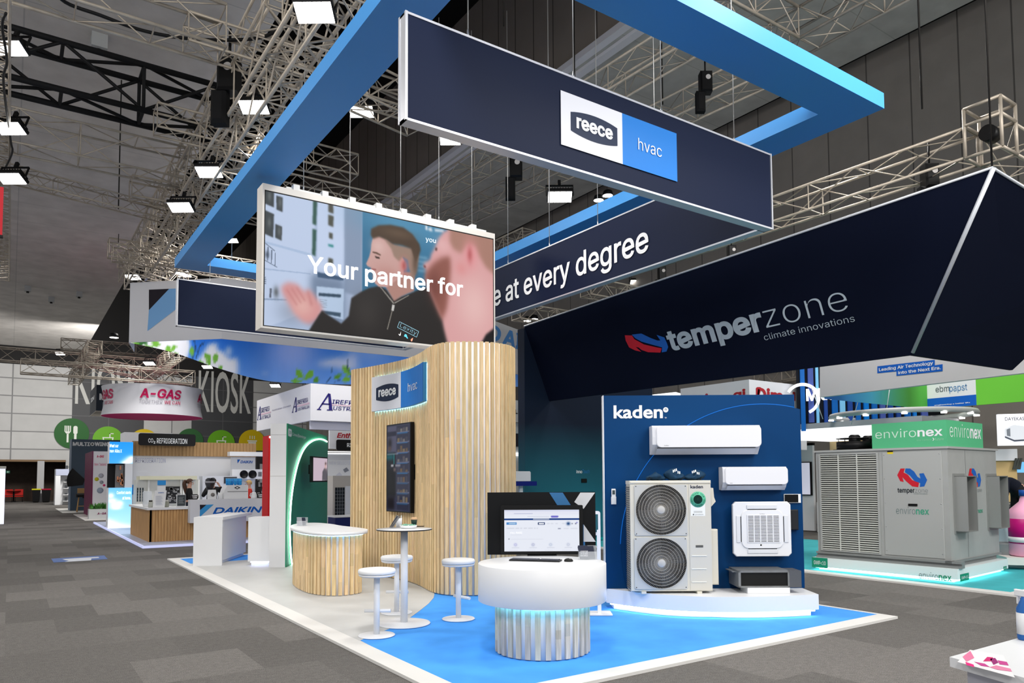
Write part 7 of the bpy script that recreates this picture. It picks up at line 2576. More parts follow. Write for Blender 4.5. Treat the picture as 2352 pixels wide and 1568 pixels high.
ppart('flag_dark', HF, [(342, 665), (388.5, 663), (342, 712)], _MATS['flag_dark'], wb, c=.012)
ppart('flag_blue', HF, [(388.5, 663), (470, 659.5), (338.5, 760), (342, 712)], M('flag_pale_blue', (128, 180, 232), .6), wb, c=.012)
H3 = Fr((c3_[0], c3_[1], 0), (.891, .454, 0))
if H3.uz @ (EYEP - H3.o) < 0:
    H3.uz = -H3.uz
q0 = H3.ab(1153, 797); q1 = H3.ab(1182, 757)
q0 = H3.ab(1152, 790)
wA = H3.ab(1182, 790)[0] - q0[0]
hA = H3.ab(1168, 757)[1] - q0[1]
LB = M('pale_blue_letter', (96, 160, 232), .6)
part('lettering', text_mb(MB(), 'A', H3, q0[0], q0[1], q0[0] + wA, q0[1] + hA, .012, bold=.03, shear=.2), LB, wb, recalc=False)
part('lettering', text_mb(MB(), 'D', H3, q0[0] - wA * 1.15, q0[1], q0[0] - .06, q0[1] + hA, .012, bold=.03, shear=.2), LB, wb, recalc=False)
part('lettering', text_mb(MB(), 'I', H3, q0[0] + wA * 1.06, q0[1], q0[0] + wA * 1.36, q0[1] + hA, .012, bold=.03, shear=.2), LB, wb, recalc=False)

SK = Canvas(320, 60, (70, 140, 236))      # painted over photo window 290..1210 x 765..895
sx = lambda x: (x - 290) / 920.0
sy = lambda y: (y - 765) / 130.0
for k in range(60):
    u = k / 59
    SK.im[k, :] = V((28, 108, 222)) * (1 - u) + V((120, 172, 246)) * u
C9 = lambda x, y: (290 + x * .17857, 620 + y * .17857)
CA = lambda x, y: (660 + x * .12755, 770 + y * .12755)


def sp(c, f_, *pts, bl=.01, al=1.0):
    SK.poly([(sx(f_(*p)[0]), sy(f_(*p)[1])) for p in pts], c, bl, al)


CLD = (238, 240, 248)
sp(CLD, C9, (0, 850), (820, 880), (830, 1000), (800, 1100), (780, 1180), (0, 1100), bl=.02)
sp(CLD, C9, (900, 1200), (1000, 1060), (1060, 960), (1180, 940), (1170, 1020), (1260, 1060), (1340, 1150), (1420, 1120), (1440, 1200), (1440, 1360), (1100, 1300), bl=.03)
sp(CLD, C9, (1310, 990), (1340, 990), (1350, 1060), (1330, 1130), (1290, 1050), bl=.03)
sp((170, 200, 248), C9, (1750, 1330), (1800, 1290), (1810, 1360), bl=.03)
SK.blob(sx(C9(2100, 1030)[0]), sy(C9(2100, 1030)[1]), .07, .5, (160, 186, 252), .8)
SK.blob(sx(CA(160, 150)[0]), sy(CA(160, 150)[1]), .04, .4, (170, 190, 250), .6)
sp((206, 216, 244), CA, (560, 470), (900, 400), (1060, 420), (1160, 320), (1240, 300), (1260, 640), (1000, 600), (800, 560), (580, 560), bl=.05)
SK.blob(sx(CA(1500, 250)[0]), sy(CA(1500, 250)[1]), .06, .3, (170, 196, 250), .6)
SK.poly([(sx(1120), 0), (1, 0), (1, .58), (sx(1120), .58)], (232, 236, 246), .01)
LG = (120, 186, 66)


def leaf(f_, x0, y0, x1, y1, w, c=LG):
    p, q = V((x0, y0)), V((x1, y1))
    d = q - p; n_ = V((-d[1], d[0])); n_ = n_ / np.linalg.norm(n_) * w
    sp(c, f_, *[tuple(v) for v in (p, p + d * .3 + n_, p + d * .65 + n_ * .8, q, p + d * .65 - n_ * .8, p + d * .3 - n_)], bl=.006)


for a in ((80, 990, 200, 920, 50), (140, 900, 280, 950, 60, (50, 110, 50)), (200, 1000, 380, 1030, 40), (320, 910, 455, 980, 50), (520, 970, 590, 1110, 45), (640, 960, 600, 1050, 28), (590, 1100, 690, 1120, 46), (700, 1140, 790, 1150, 30), (850, 985, 850, 1120, 28), (1020, 1070, 1095, 1180, 42), (1160, 1070, 1140, 1205, 38), (920, 1200, 1005, 1190, 40), (1040, 1160, 1090, 1230, 30), (1215, 1220, 1215, 1300, 26), (2200, 1270, 2260, 1400, 40), (2120, 1420, 2260, 1430, 30)):
    leaf(C9, *a)
for a in ((180, 600, 290, 800, 60), (480, 630, 300, 800, 60), (70, 830, 220, 800, 40), (580, 760, 460, 830, 50, (96, 160, 56)), (980, 550, 1160, 720, 70), (830, 790, 980, 700, 40, (96, 160, 56)), (980, 800, 1150, 760, 50), (1230, 640, 1170, 740, 40)):
    leaf(CA, *a)
for f_, pts in ((C9, ((850, 1170), (900, 1000), (880, 910))), (C9, ((900, 1150), (950, 980), (1010, 930))), (CA, ((715, 840), (780, 740), (810, 580))), (CA, ((1210, 830), (1120, 680), (1075, 600), (1085, 440))), (CA, ((850, 830), (940, 800)))):
    for p, q in zip(pts[:-1], pts[1:]):
        d = V(q) - V(p); n_ = V((-d[1], d[0])); n_ = n_ / np.linalg.norm(n_) * 7
        sp((40, 70, 110), f_, tuple(V(p) + n_), tuple(V(q) + n_), tuple(V(q) - n_), tuple(V(p) - n_), bl=.003)
far = [(2.98, 25.2), (4.43, 26.41), (6.43, 29.16), (8.51, 31.46), (9.94, 31.95), (12.69, 31.06), (16.0, 29.5), (19.35, 27.84), (21.5, 26.9)]
FP = Loop(catmull([V(p) for p in far], 8, closed=False), closed=False)
ST = 8.3
NU, NV = 330, 26
def skf(u, v):
    p = FP.at(min(FP.len * u, FP.len - 1e-4))[0]
    s_ = 7.8 + (ST - 7.8) * min(1, max(0, (u - .06) * 6))
    return V((p[0], p[1], s_ + (DZ0 - s_) * v))
sk = Canvas(NU, NV, (0, 0, 0))
pos = {}
for i in range(NU):
    p = FP.at(min(FP.len * i / (NU - 1), FP.len - 1e-4))[0]
    for j in range(NV):
        z_ = ST + (DZ0 - ST) * j / (NV - 1)
        x, y = project(skf(i / (NU - 1), j / (NV - 1)))
        u = min(max(sx(x), 0), 1) * (SK.w - 1); v = min(max(sy(y), 0), 1) * (SK.h - 1)
        sk.im[j, i] = SK.im[int(round(v)), int(round(u))]
SKM = M('sky_print', (200, 200, 200), .7, attr='Col')
part('sky_print', canvas_mb(sk, skf), SKM, t, recalc=False)

# round banner with pink underside
YG = 40.0
GX = Fr((0, YG, 0), (1, 0, 0))
gc = V((GX.ab(352, 930)[0], YG, 0))
dd = float((gc - EYEP) @ CF)
gr_ = 106 / F_PX * dd
gz0 = hz(958, gc); gz1 = hz(893, gc)
t = thing('round_banner', 'round white hanging banner with pink underside and pink lettering', 'hanging banner', (gc[0], gc[1], gz0))
prof = [(gr_, 0), (gr_ * .965, (gz1 - gz0) * .25), (gr_ * .95, (gz1 - gz0) * .5), (gr_ * .965, (gz1 - gz0) * .75), (gr_, gz1 - gz0)]
mb = MB(); n = 64
for k, (r_, h) in enumerate(prof):
    mb.v += [(gc[0] + r_ * math.cos(2 * PI * i / n), gc[1] + r_ * math.sin(2 * PI * i / n), gz0 + h) for i in range(n)]
for k in range(len(prof) - 1):
    for i in range(n):
        j = (i + 1) % n
        mb.f.append((k * n + i, k * n + j, (k + 1) * n + j, (k + 1) * n + i)); mb.sm.append(True)
part('fabric', mb, WHITE_FAB, t)
part('pink_base', MB().lathe((gc[0], gc[1], gz0), [(gr_ - .02, 0), (gr_ - .02, .02)], 64), M('pink_fabric', (226, 40, 130), .6), t)
th_c = math.atan2(-gc[1], -gc[0])
PK2 = M('pink_lettering', (206, 26, 92), .5); GK = M('grey_lettering', (170, 166, 176), .5)


def wrap(s, th0, w_, z0, z1, m, shear=.15, bold=.03):
    v_, f_, _ = glyphs(s, bold, shear)
    pts = []
    zo = _ZO.get((s, bold, shear, 1.0))
    for i, (x, y) in enumerate(v_):
        a = th0 + (x - .5) * w_
        zz = z0 + (z1 - z0) * y
        kk = (zz - gz0) / (gz1 - gz0)
        rr = gr_ * (.95 + .2 * (kk - .5) ** 2) + .03 + (0 if zo is None else 8 * zo[i])
        pts.append((gc[0] + rr * math.cos(a), gc[1] + rr * math.sin(a), zz))
    part('lettering', MB().add(pts, f_), m, t, recalc=False)


H_ = gz1 - gz0
off = math.asin((368 - 352) / 106)
for k in (-1.45, 0, 1.38):
    wrap('A-GAS', th_c + off + k, .84, gz0 + H_ * .52, gz0 + H_ * .84, PK2)
    wrap('TOGETHER', th_c + off - .2 + k, .45, gz0 + H_ * .34, gz0 + H_ * .46, GK, bold=0)
    wrap('WE CAN', th_c + off + .24 + k, .34, gz0 + H_ * .34, gz0 + H_ * .46, PK2, bold=.01)

YU = 47.0
UX = Fr((0, YU, 0), (1, 0, 0))
a0 = UX.ab(221, 920)[0]; a1 = UX.ab(300, 920)[0]; z0 = UX.ab(221, 943)[1]; z1 = UX.ab(221, 883)[1]
yb = onX(207, 920, a0)[1]
t = thing('dark_cube_sign', 'dark square hanging box sign with white letter behind the round banner', 'hanging sign', ((a0 + a1) / 2, YU + 1, z0))
part('box', MB().box(a0, a1, YU, yb, z0, z1), M('cube_navy', (28, 38, 52), .5), t)
part('underside', MB().box(a0, a1, YU, yb, z0 - .02, z0), M('cube_under', (216, 210, 198), .6), t)
text_px('lettering', 'M', UX, (228, 919), (243, 904), LETW, t, c=.02, bold=.05)
SXF = Fr((a0, 0, 0), (0, -1, 0))
text_px('lettering', 'IN', SXF, (208.5, 925), (217, 907), LETW, t, c=.02, bold=.05)

# white two-sided name banner
nc = V((9.3, 27.0, 0))
J1 = Fr(nc, (1, 0, 0)); J2 = Fr(nc, (0, -1, 0))
z0 = hz(965, nc); z1 = hz(880, nc); zlow = hz(984, nc)
wl = J2.ab(590, 940)[0]
t = thing('name_banner', 'white two-sided hanging banner with dark blue serif initials above the green wall', 'hanging banner', (nc[0], nc[1], z0))
p1 = part('panel', MB().box(nc[0], nc[0] + 7, nc[1], nc[1] + .1, z0, z1), WHITE_FAB, t)
p2 = part('panel', MB().box(nc[0], nc[0] + .1, nc[1] + .1, nc[1] - wl, z0, z1), WHITE_FAB, t)
part('lower_panel', MB().box(nc[0] + .1, nc[0] + 7, nc[1] + .3, nc[1] + .4, zlow, z0), M('lower_pale', (214, 214, 226), .7), t)
INDIGO = M('indigo_letter', (40, 34, 112), .5)
PKL = M('pink_rule', (222, 190, 206), .5)


def airefrig(fr, q, parent):
    """q: px of (A left-bottom, A right-top, word left, word right, rows)"""
    (ax0, ay0), (ax1, ay1), (wx0, t1, m1), (wx1, m2, b2) = q
    a0, b0 = fr.ab(ax0, ay0); a1, b1 = fr.ab(ax1, ay1)
    w, h = a1 - a0, b1 - b0
    # serif capital A drawn by hand
    sh = MB()
    P = lambda x, y: fr.p(a0 + w * x, b0 + h * y, .012)
    sh.poly([P(*p) for p in ((.70, 1), (.85, .97), (.97, .06), (.76, .06))])
    sh.poly([P(*p) for p in ((.70, 1), (.74, .86), (.17, .06), (.08, .06))])
    sh.poly([P(*p) for p in ((.34, .40), (.80, .40), (.81, .33), (.29, .33))])
    sh.poly([P(*p) for p in ((0, 0), (.28, 0), (.26, .06), (.02, .06))])
    sh.poly([P(*p) for p in ((.62, 0), (1.0, 0), (.99, .06), (.64, .06))])
    part('initial', sh, INDIGO, parent, recalc=False)
    u0, v0 = fr.ab(wx0, m1); u1 = fr.ab(wx1, m1)[0]; v1 = fr.ab(wx0, t1)[1]
    part('lettering', text_mb(MB(), 'IREFRIG', fr, u0, v0, u0 + (u1 - u0) * .88, v1, .012, bold=.008, shear=.15), INDIGO, parent, recalc=False)
    v2 = fr.ab(wx0, b2)[1]; v3 = fr.ab(wx0, m2)[1]
    part('lettering', text_mb(MB(), 'USTRALIA', fr, u0 + (u1 - u0) * .04, v2, u1, v3, .012, bold=.008, shear=.15), INDIGO, parent, recalc=False)
    part('rule', MB().fbox(fr, u0, u1, v3 + (v0 - v3) * .3, v3 + (v0 - v3) * .75, .008, .011), PKL, parent)


airefrig(J1, ((727.5, 941), (764.5, 903.5), (762, 917, 927), (838, 932.5, 941)), p1)
airefrig(J2, ((671, 948), (683, 911), (683, 919.5, 929), (711, 937, 943.5)), p2)
airefrig(J2, ((591, 965), (600, 932), (600, 937.5, 948), (622, 955.5, 963.5)), p2)
text_px('lettering', 'Australian Owned', J2, (625, 944), (667, 929), M('grey_indigo', (120, 118, 150), .5), p2, c=.012)

# slices of booths seen between the green wall and the slatted wall
YI = 24.5
IX = Fr((0, YI, 0), (1, 0, 0))
a0 = IX.ab(757, 1010)[0]; a1 = IX.ab(815, 1010)[0] + 2.0
t = thing('red_lettered_wall', 'white booth wall with red italic lettering seen between green wall and slatted wall', 'exhibition wall', IX.p((a0 + a1) / 2, 0, -.2))
part('wall', MB().fbox(IX, a0 - 1.6, a1, .02, IX.ab(760, 1055)[1], -.3, -.2), WHITE_MATT, t)
hp = part('header', MB().fbox(IX, a0, a1, IX.ab(760, 1030)[1], IX.ab(760, 988)[1], -.1, 0), WHITE_MATT, t)
part('lower_header', MB().fbox(IX, a0 - 1.6, a1, IX.ab(760, 1055)[1], IX.ab(760, 1040)[1], -.3, -.1), M('header_grey', (200, 202, 206), .6), t)
text_px('lettering', 'Enthalpy', IX, (773.5, 1008), (842, 995.5), RL, hp, c=.01, bold=.03, shear=.25)
q0 = IX.ab(752, 1043); q1 = IX.ab(830, 1037)
part('light_line', MB().fbox(IX, q0[0] - 1, q1[0] + 1.5, q0[1] + .02, q0[1] + .05, -.1, -.08).fbox(IX, q0[0] - 1, q1[0] + 1.5, q1[1] - .03, q1[1], -.1, -.08), M('line_lit', (255, 255, 255), .5, emit=2.0), t)
q0 = IX.ab(773, 1034, .3); q1 = IX.ab(850, 1011, .3)
t = thing('refrigerant_sign', 'black rounded sign with white R32 lettering beside the slatted wall', 'sign', IX.p((q0[0] + q1[0]) / 2, q0[1], .3))
part('board', MB().rbox(IX, q0[0], q1[0], q0[1], q1[1], .25, .3, .06), _MATS['sign_black'], t)
text_px('lettering', 'R32', IX, (797, 1026.5), (814, 1017.5), LETW, t, c=.31, bold=.02)
q0 = IX.ab(752, 1190, -.1); q1 = IX.ab(830, 1055, -.1)
t = thing('poster_wall', 'white poster wall with faint product pictures behind the green wall edge', 'poster', IX.p((q0[0] + q1[0]) / 2, .02, -.1))
part('sheet', MB().fbox(IX, q0[0], q1[0] + 1, .02, q1[1], -.19, -.12), WHITE, t)
text_px('lettering', 'NEW SELECTION', IX, (757, 1067), (812, 1060), M('faint_grey', (206, 208, 220), .5), t, c=-.11)
for pts, c in ((((788, 1078), (796, 1073), (802, 1080), (792, 1085)), (130, 134, 144)), (((771, 1091), (780, 1084), (786, 1091), (778, 1095)), (206, 208, 218)), (((752, 1143), (764, 1138), (766, 1149), (754, 1150)), (170, 172, 188))):
    ppart('picture', IX, pts, M('poster_pic_%d' % c[0], c, .5), t, c=-.11)
ppart('blue_square', IX, [(753, 1124), (763.5, 1124), (763.5, 1109), (753, 1109)], M('square_blue', (0, 132, 230), .5), t, c=-.11)
YO = 22.6
OX = Fr((0, YO, 0), (1, 0, 0))
q0 = OX.ab(764, 1190); q1 = OX.ab(830, 1092)
t = thing('grille_unit', 'beige unit with a black mesh coil seen left of the slatted wall', 'refrigeration unit', OX.p((q0[0] + q1[0]) / 2, .02, -.4))
part('case', MB().fbox(OX, q0[0], q1[0] + .6, .02, q1[1], -.8, 0), M('case_beige', (186, 180, 172), .5), t)
g0 = OX.ab(769, 1184); g1 = OX.ab(791, 1119)
part('coil', MB().fbox(OX, g0[0], g1[0], g0[1], g1[1], .001, .02), M('coil_dark', (26, 30, 36), .6), t)
mb = MB()
for k in range(1, 4):
    a = g0[0] + (g1[0] - g0[0]) * k / 4
    mb.fbox(OX, a - .006, a + .006, g0[1], g1[1], .02, .03)
for k in range(1, 8):
    b = g0[1] + (g1[1] - g0[1]) * k / 8
    mb.fbox(OX, g0[0], g1[0], b - .006, b + .006, .02, .03)
part('mesh_guard', mb, M('mesh_grey', (120, 124, 128), .5), t)
part('door', MB().fbox(OX, g1[0] + .02, OX.ab(806, 1150)[0], g0[1], OX.ab(800, 1116)[1], .001, .02), M('door_pale', (206, 208, 212), .5), t)
YO2 = 20.6
O2 = Fr((0, YO2, 0), (1, 0, 0))
q0 = O2.ab(770, 1240); q1 = O2.ab(835, 1186)
t = thing('navy_counter', 'navy counter with white top seen between green wall and slatted wall', 'counter', O2.p((q0[0] + q1[0]) / 2, .02, -.3))
part('body', MB().fbox(O2, q0[0], q1[0] + .6, .02, q1[1], -.6, 0), M('counter_navy', (24, 34, 92), .5), t)
part('top', MB().fbox(O2, q0[0] - .03, q1[0] + .6, q1[1], q1[1] + .04, -.63, .03), WHITE, t)
# slice right of the slatted wall
YV = 21.5
VX = Fr((0, YV, 0), (1, 0, 0))
a0 = VX.ab(1172, 950)[0]; a1 = VX.ab(1205, 950)[0]
t = thing('white_booth_front', 'white booth front with black lettering seen right of the slatted wall', 'exhibition wall', VX.p((a0 + a1) / 2, .02, -.1))
part('header', MB().fbox(VX, a0 - .5, a1 + .5, VX.ab(1185, 969)[1], VX.ab(1185, 919)[1], -.1, 0), WHITE_MATT, t)
part('lower_wall', MB().fbox(VX, a0 - .5, a1 + .5, .02, VX.ab(1185, 969)[1], -.4, -.3), M('booth_pale', (206, 212, 214), .6), t)
text_px('lettering', 'AL', VX, (1174, 949.5), (1189, 940), DKT, t, c=.01, bold=.03)
part('dark_screen', MB().fbox(VX, a0 - .3, VX.ab(1192, 1010, -.25)[0], VX.ab(1185, 1025, -.25)[1], VX.ab(1185, 996, -.25)[1], -.3, -.25), M('screen_slate', (52, 50, 56), .3), t)
part('teal_strip', MB().fbox(VX, a0 - .3, a1 + .5, VX.ab(1185, 1018, -.26)[1], VX.ab(1185, 995, -.26)[1], -.3, -.27), M('strip_teal', (20, 70, 80), .5), t)
part('light_line', MB().fbox(VX, a0 - .3, a1 + .5, VX.ab(1185, 1041, -.25)[1], VX.ab(1185, 1039.5, -.25)[1], -.3, -.25).fbox(VX, a0 - .3, a1 + .5, VX.ab(1185, 1046, -.25)[1], VX.ab(1185, 1044.5, -.25)[1], -.3, -.25), _MATS['line_lit'], t)
YV2 = 14.6
V2 = Fr((0, YV2, 0), (1, 0, 0))
q0 = V2.ab(1160, 1116); q1 = V2.ab(1233, 1105)
t = thing('blue_shelf', 'dark blue shelf holding a white unit right of the slatted wall', 'shelf', V2.p((q0[0] + q1[0]) / 2, .03, -.2))
part('shelf_board', MB().fbox(V2, q0[0], q1[0], q0[1], q1[1], -.4, 0), M('shelf_blue', (16, 30, 116), .5), t)
part('post', MB().fbox(V2, V2.ab(1205, 1130)[0], V2.ab(1212, 1130)[0], .03, q0[1], -.25, -.2).fbox(V2, q0[0] + .1, q0[0] + .16, .03, q0[1], -.25, -.2), WHITE, t)
q2 = V2.ab(1176, 1105); q3 = V2.ab(1218, 1082)
t = thing('white_unit', 'small white air conditioner standing on the dark blue shelf', 'air conditioner', V2.p((q2[0] + q3[0]) / 2, q1[1], -.2))
part('case', MB().fbox(V2, q2[0] + .1, q3[0], q1[1] + .002, q3[1], -.3, 0, bev=.01), WHITE_MATT, t)
part('side', MB().fbox(V2, q2[0], q2[0] + .1, q1[1] + .002, q3[1], -.3, -.02), M('side_grey', (176, 182, 188), .5), t)
part('edge_trim', MB().fbox(V2, q3[0] - .02, q3[0] + .005, q1[1] + .01, q3[1] - .02, 0, .01), WHITE, t)
# red panel and dark equipment behind the kiosk
YZ = 17.9
ZX = Fr((0, YZ, 0), (1, 0, 0))
q0 = ZX.ab(615, 1188); q1 = ZX.ab(623, 1000)
t = thing('red_display', 'narrow bright red vertical panel just left of the green wall', 'display panel', ZX.p((q0[0] + q1[0]) / 2, .03, -.3))
part('panel', MB().fbox(ZX, q0[0], q1[0] + .2, .03, q1[1], -.5, 0), M('bright_red', (206, 18, 24), .5), t)
part('cap_light', MB().fbox(ZX, q0[0] + .01, q0[0] + .05, q1[1] - .06, q1[1] - .02, 0, .01), LED, t)
YZ2 = 31.0
Z2 = Fr((0, YZ2, 0), (1, 0, 0))
q0 = Z2.ab(588, 1150); q1 = Z2.ab(625, 1035)
t = thing('equipment_rack', 'dark equipment rack with yellow disc seen left of the red panel', 'equipment', Z2.p((q0[0] + q1[0]) / 2, .06, -.3))
part('rack', MB().fbox(Z2, q0[0], q1[0], .06, q1[1], -.6, 0), M('rack_dark', (40, 38, 38), .6), t)
g = Fr(Z2.p(*Z2.ab(609, 1047.5), .01), Z2.ux, Z2.uy, Z2.uz)
part('yellow_disc', MB().lathe(g.o, [(.09, 0), (.09, .01), (0, .01)], 20, g), M('disc_yellow', (240, 190, 40), .5), t)
mb = MB()
rng = random.Random(4)
for k in range(14):
    a = rng.uniform(q0[0], q1[0] - .2); b = rng.uniform(.9, q1[1] - .7)
    mb.fbox(Z2, a, a + rng.uniform(.05, .2), b, b + rng.uniform(.06, .3), 0, rng.uniform(.02, .1))
part('modules', mb, M('modules_pale', (150, 148, 146), .5), t)
# ================================================================== trusses, lamps, wires
ZV = V((0, 0, 1))


def truss(lab, p0, p1, w=.5, h=None, bay=None, m=TRUSS, r=.026, rl=.013, name='lighting_truss', group='roof trusses'):
    p0, p1 = V(p0), V(p1)
    h = h or w
    d = p1 - p0; L = float(np.linalg.norm(d)); d = d / L
    s = np.cross(d, ZV); s /= np.linalg.norm(s)
    up = np.cross(s, d)
    bay = bay or w * 1.05
    n = max(1, int(round(L / bay)))
    t = thing(name, lab, 'truss', (p0 + p1) / 2 - up * h / 2, group)
    cs = [(-1, -1), (1, -1), (1, 1), (-1, 1)]
    off = [s * a * w / 2 + up * b * h / 2 for a, b in cs]
    for o in off:
        part('chord', MB().cyl(p0 + o, p1 + o, r, n=8), m, t)
    mb = MB()
    for k in range(n + 1):
        q = p0 + d * (L * k / n)
        for i in range(4):
            if k in (0, n) or k % 3 == 0 or i in (0, 2):
                mb.cyl(q + off[i], q + off[(i + 1) % 4], rl, n=5, cap=False)
    for k in range(n):
        a = p0 + d * (L * k / n); b = p0 + d * (L * (k + 1) / n)
        for i in range(4):
            j = (i + 1) % 4
            if k % 2 == 0:
                mb.cyl(a + off[i], b + off[j], rl, n=5, cap=False)
            else:
                mb.cyl(a + off[j], b + off[i], rl, n=5, cap=False)
    part('lacing', mb, m, t)
    return t


def hoz(p, dx=0.0, dy=0.0):
    return V(p) + V((dx, dy, 0))


p = onz(510, 80, 9.4)
truss('pale truss crossing the upper left corner of the ceiling, nearest of the left cross trusses', hoz(p, -6.5), p, .62, .74, 1.0, r=.03, rl=.014)
p = onz(490, 262, 10.6)
truss('heavy black steel truss under the left ceiling', hoz(p, -11), p, .8, 1.05, 1.5, DARKSTEEL, .07, .04)
p = onz(432, 388, 9.2)
truss('pale truss just below the heavy black truss on the left', hoz(p, -9), p, .7, .74, 1.1)
truss('slim pale truss, lowest of the cross trusses on the left ceiling', onz(2, 393, 8.8), onz(470, 518, 8.8), .34, .34, .36, r=.02, rl=.009)
a = onz(10, 115, 8.7)
truss('pale truss running away along the extreme left edge', (a[0] - .08, 5.0, 8.7), (a[0] - .08, 30, 8.7), .3, r=.02, rl=.01)
p = onz(258, 580, 8.2)
truss('pale corner truss above the white ring banner, left leg along the back', p, hoz(p, 9.5), .42, .42, .42, r=.022, rl=.01)
truss('short pale truss leg going down right from the corner above the white ring banner', p + V((.3, .2, -.1)), onz(440, 652, 8.1), .42, .42, .42, r=.022, rl=.01)
for x, y, z, s, back, fwd, lab in ((660, 100, 8.9, .85, 4, 17, 'broad pale truss running away beside the blue frame, left of the pair'), (745, 75, 8.3, .6, 4, 15, 'pale truss running away closest to the blue frame, right of the pair'), (560, 170, 10.2, .7, 3, 18, 'high pale truss running away in the black gap, leftmost of the three')):
    p = onz(x, y, z)
    truss(lab, (p[0], p[1] - back, z), (p[0], p[1] + fwd, z), s, s, s * 1.1, r=.032, rl=.016)
p = onz(640, 130, 9.6)
for k, (dy, lab) in enumerate(((0, 'short pale cross truss in the black gap, nearest of four'), (3.2, 'short pale cross truss in the black gap, second of four'), (7, 'short pale cross truss in the black gap, third of four'), (12, 'short pale cross truss in the black gap, farthest of four'))):
    truss(lab, (p[0] - 1.6, p[1] + dy, 9.5 - .2 * k), (p[0] + 2.8, p[1] + dy, 9.5 - .2 * k), .5)
truss('pale cross truss between the blue frame and the navy banner, upper centre', onz(660, 120, 9.4), onz(960, 262, 9.4), .7, .7, .8)
p = onz(820, 470, 9.0)
truss('pale truss behind the top left of the video screen', hoz(p, -3), hoz(p, 2.2), .6)
truss('pale truss running away above the video screen, left of the centre pair', onz(905, 500, 9.8), onz(1640, 50, 9.8), .5, .5, .8)
truss('pale truss running away above the video screen, right of the centre pair', onz(1010, 520, 9.8), onz(1740, 165, 9.8), .5, .5, .8)
p = onz(2275, 322, 7.2)
truss('pale truss along the top of the navy canopy, running away to the left', hoz(p, 0, .3), hoz(p, -.25, 11.5), .5, .5, .9, r=.026)
truss('pale truss leg at the upper right edge above the navy canopy', hoz(p, .3), hoz(p, 6), .5, .5, .9)
mb = MB()
t = thing('truss_corner', 'open square truss corner block at the upper right above the navy canopy', 'truss', p)
for o in ((-.27, -.27), (.27, -.27), (.27, .27), (-.27, .27)):
    mb.cyl(p + V((o[0], o[1], -.27)), p + V((o[0], o[1], .55)), .028, n=8)
for z in (-.27, .27, .55):
    for a, b in (((-.27, -.27), (.27, -.27)), ((.27, -.27), (.27, .27)), ((.27, .27), (-.27, .27)), ((-.27, .27), (-.27, -.27))):
        mb.cyl(p + V((*a, z)), p + V((*b, z)), .028, n=8)
part('frame', mb, TRUSS, t)
part('hoist', MB().cyl(p + V((-.12, 0, .1)), p + V((.12, 0, .1)), .13, n=18), BLACK, t)
p = onz(1826, 82, 9.6)
truss('pale truss leg at the top right reaching left above the blue frame', hoz(p, -5), hoz(p, -.3), .55)
truss('pale truss leg at the top right coming towards the viewer', hoz(p, 0, -5), hoz(p, 0, .3), .55)
p = onz(335, 838, 7.6)
truss('long pale truss low at far left above the round banner', hoz(p, -13), hoz(p, 1.5), .6, .6, .7, r=.03)
truss('pale truss above the long one at far left, near the black gap', onz(140, 790, 8.9), onz(445, 812, 8.9), .55)
p = onz(445, 868, 6.7)
truss('pale truss in front of the far kiosk lettering', hoz(p, -7), p, .6, .6, .8, r=.03)
p = onz(200, 825, 7.6)
truss('pale truss running away at far left, left of two', hoz(p, 0, -4), hoz(p, 0, 9), .55)
p = onz(360, 846, 7.5)
truss('pale truss running away at far left, right of two', hoz(p, 0, -6), hoz(p, 0, 6), .55)
p = onz(300, 855, 7.0)
truss('slanting pale truss at far left between the round banner and the sky print', onz(235, 838, 7.3), onz(440, 880, 7.3), .5)
truss('short pale truss between lettered navy banner and navy canopy, upper', onz(1345, 660, 7.6), hoz(onz(1345, 660, 7.6), 5), .5)
truss('short pale truss between lettered navy banner and navy canopy, lower', onz(1185, 716, 7.4), hoz(onz(1185, 716, 7.4), 4.2), .5)
truss('pale truss under the navy canopy edge above the finned wall', onz(1745, 872, 5.6), onz(1905, 838, 5.6), .5)
truss('pale truss just right of the video screen behind the lettered banner', onz(1110, 590, 9.2), onz(1215, 545, 9.2), .5)


# ---- floodlights
FPROTO = None


def flood_at(p, lab, yaw=0.0, tilt=.3, scale=1.0):
    global FPROTO
    if FPROTO is None:
        t = thing('floodlight', lab, 'floodlight', (0, 0, 0), 'hall floodlights')
        f = Fr((0, 0, 0), (1, 0, 0), (0, 1, 0), (0, 0, 1))
        part('housing', MB().fbox(f, -.26, .26, -.16, .16, .012, .11, bev=.02), BLACK_METAL, t)
        mb = MB()
        for k in range(9):
            mb.fbox(f, -.22 + k * .055, -.205 + k * .055, -.13, .13, .11, .15)
        part('cooling_fins', mb, BLACK_METAL, t)
        for k in range(4):
            part('lens', MB().fbox(f, -.24 + k * .122, -.128 + k * .122, -.14, .14, 0, .012), LENS, t)
        part('yoke', MB().fbox(f, -.285, -.27, -.02, .02, .05, .33).fbox(f, .27, .285, -.02, .02, .05, .33).fbox(f, -.285, .285, -.02, .02, .315, .33), BLACK_METAL, t)
        part('clamp', MB().fbox(f, -.03, .03, -.03, .03, .33, .46), BLACK_METAL, t)
        FPROTO = t
        o = t
    else:
        o = copy_tree(FPROTO)
        o['label'] = lab
    o.location = tuple(map(float, p))
    o.rotation_euler = (tilt, 0, yaw)
    o.scale = (scale,) * 3
    return o


def flood(x, y, wpx, lab, size=.5, **k):
    d = size * F_PX / wpx
    r_ = ray(x, y)
    p = EYEP + r_ * d
    flood_at(p, lab, yaw=-YAW, tilt=-.42, **k)
    return p


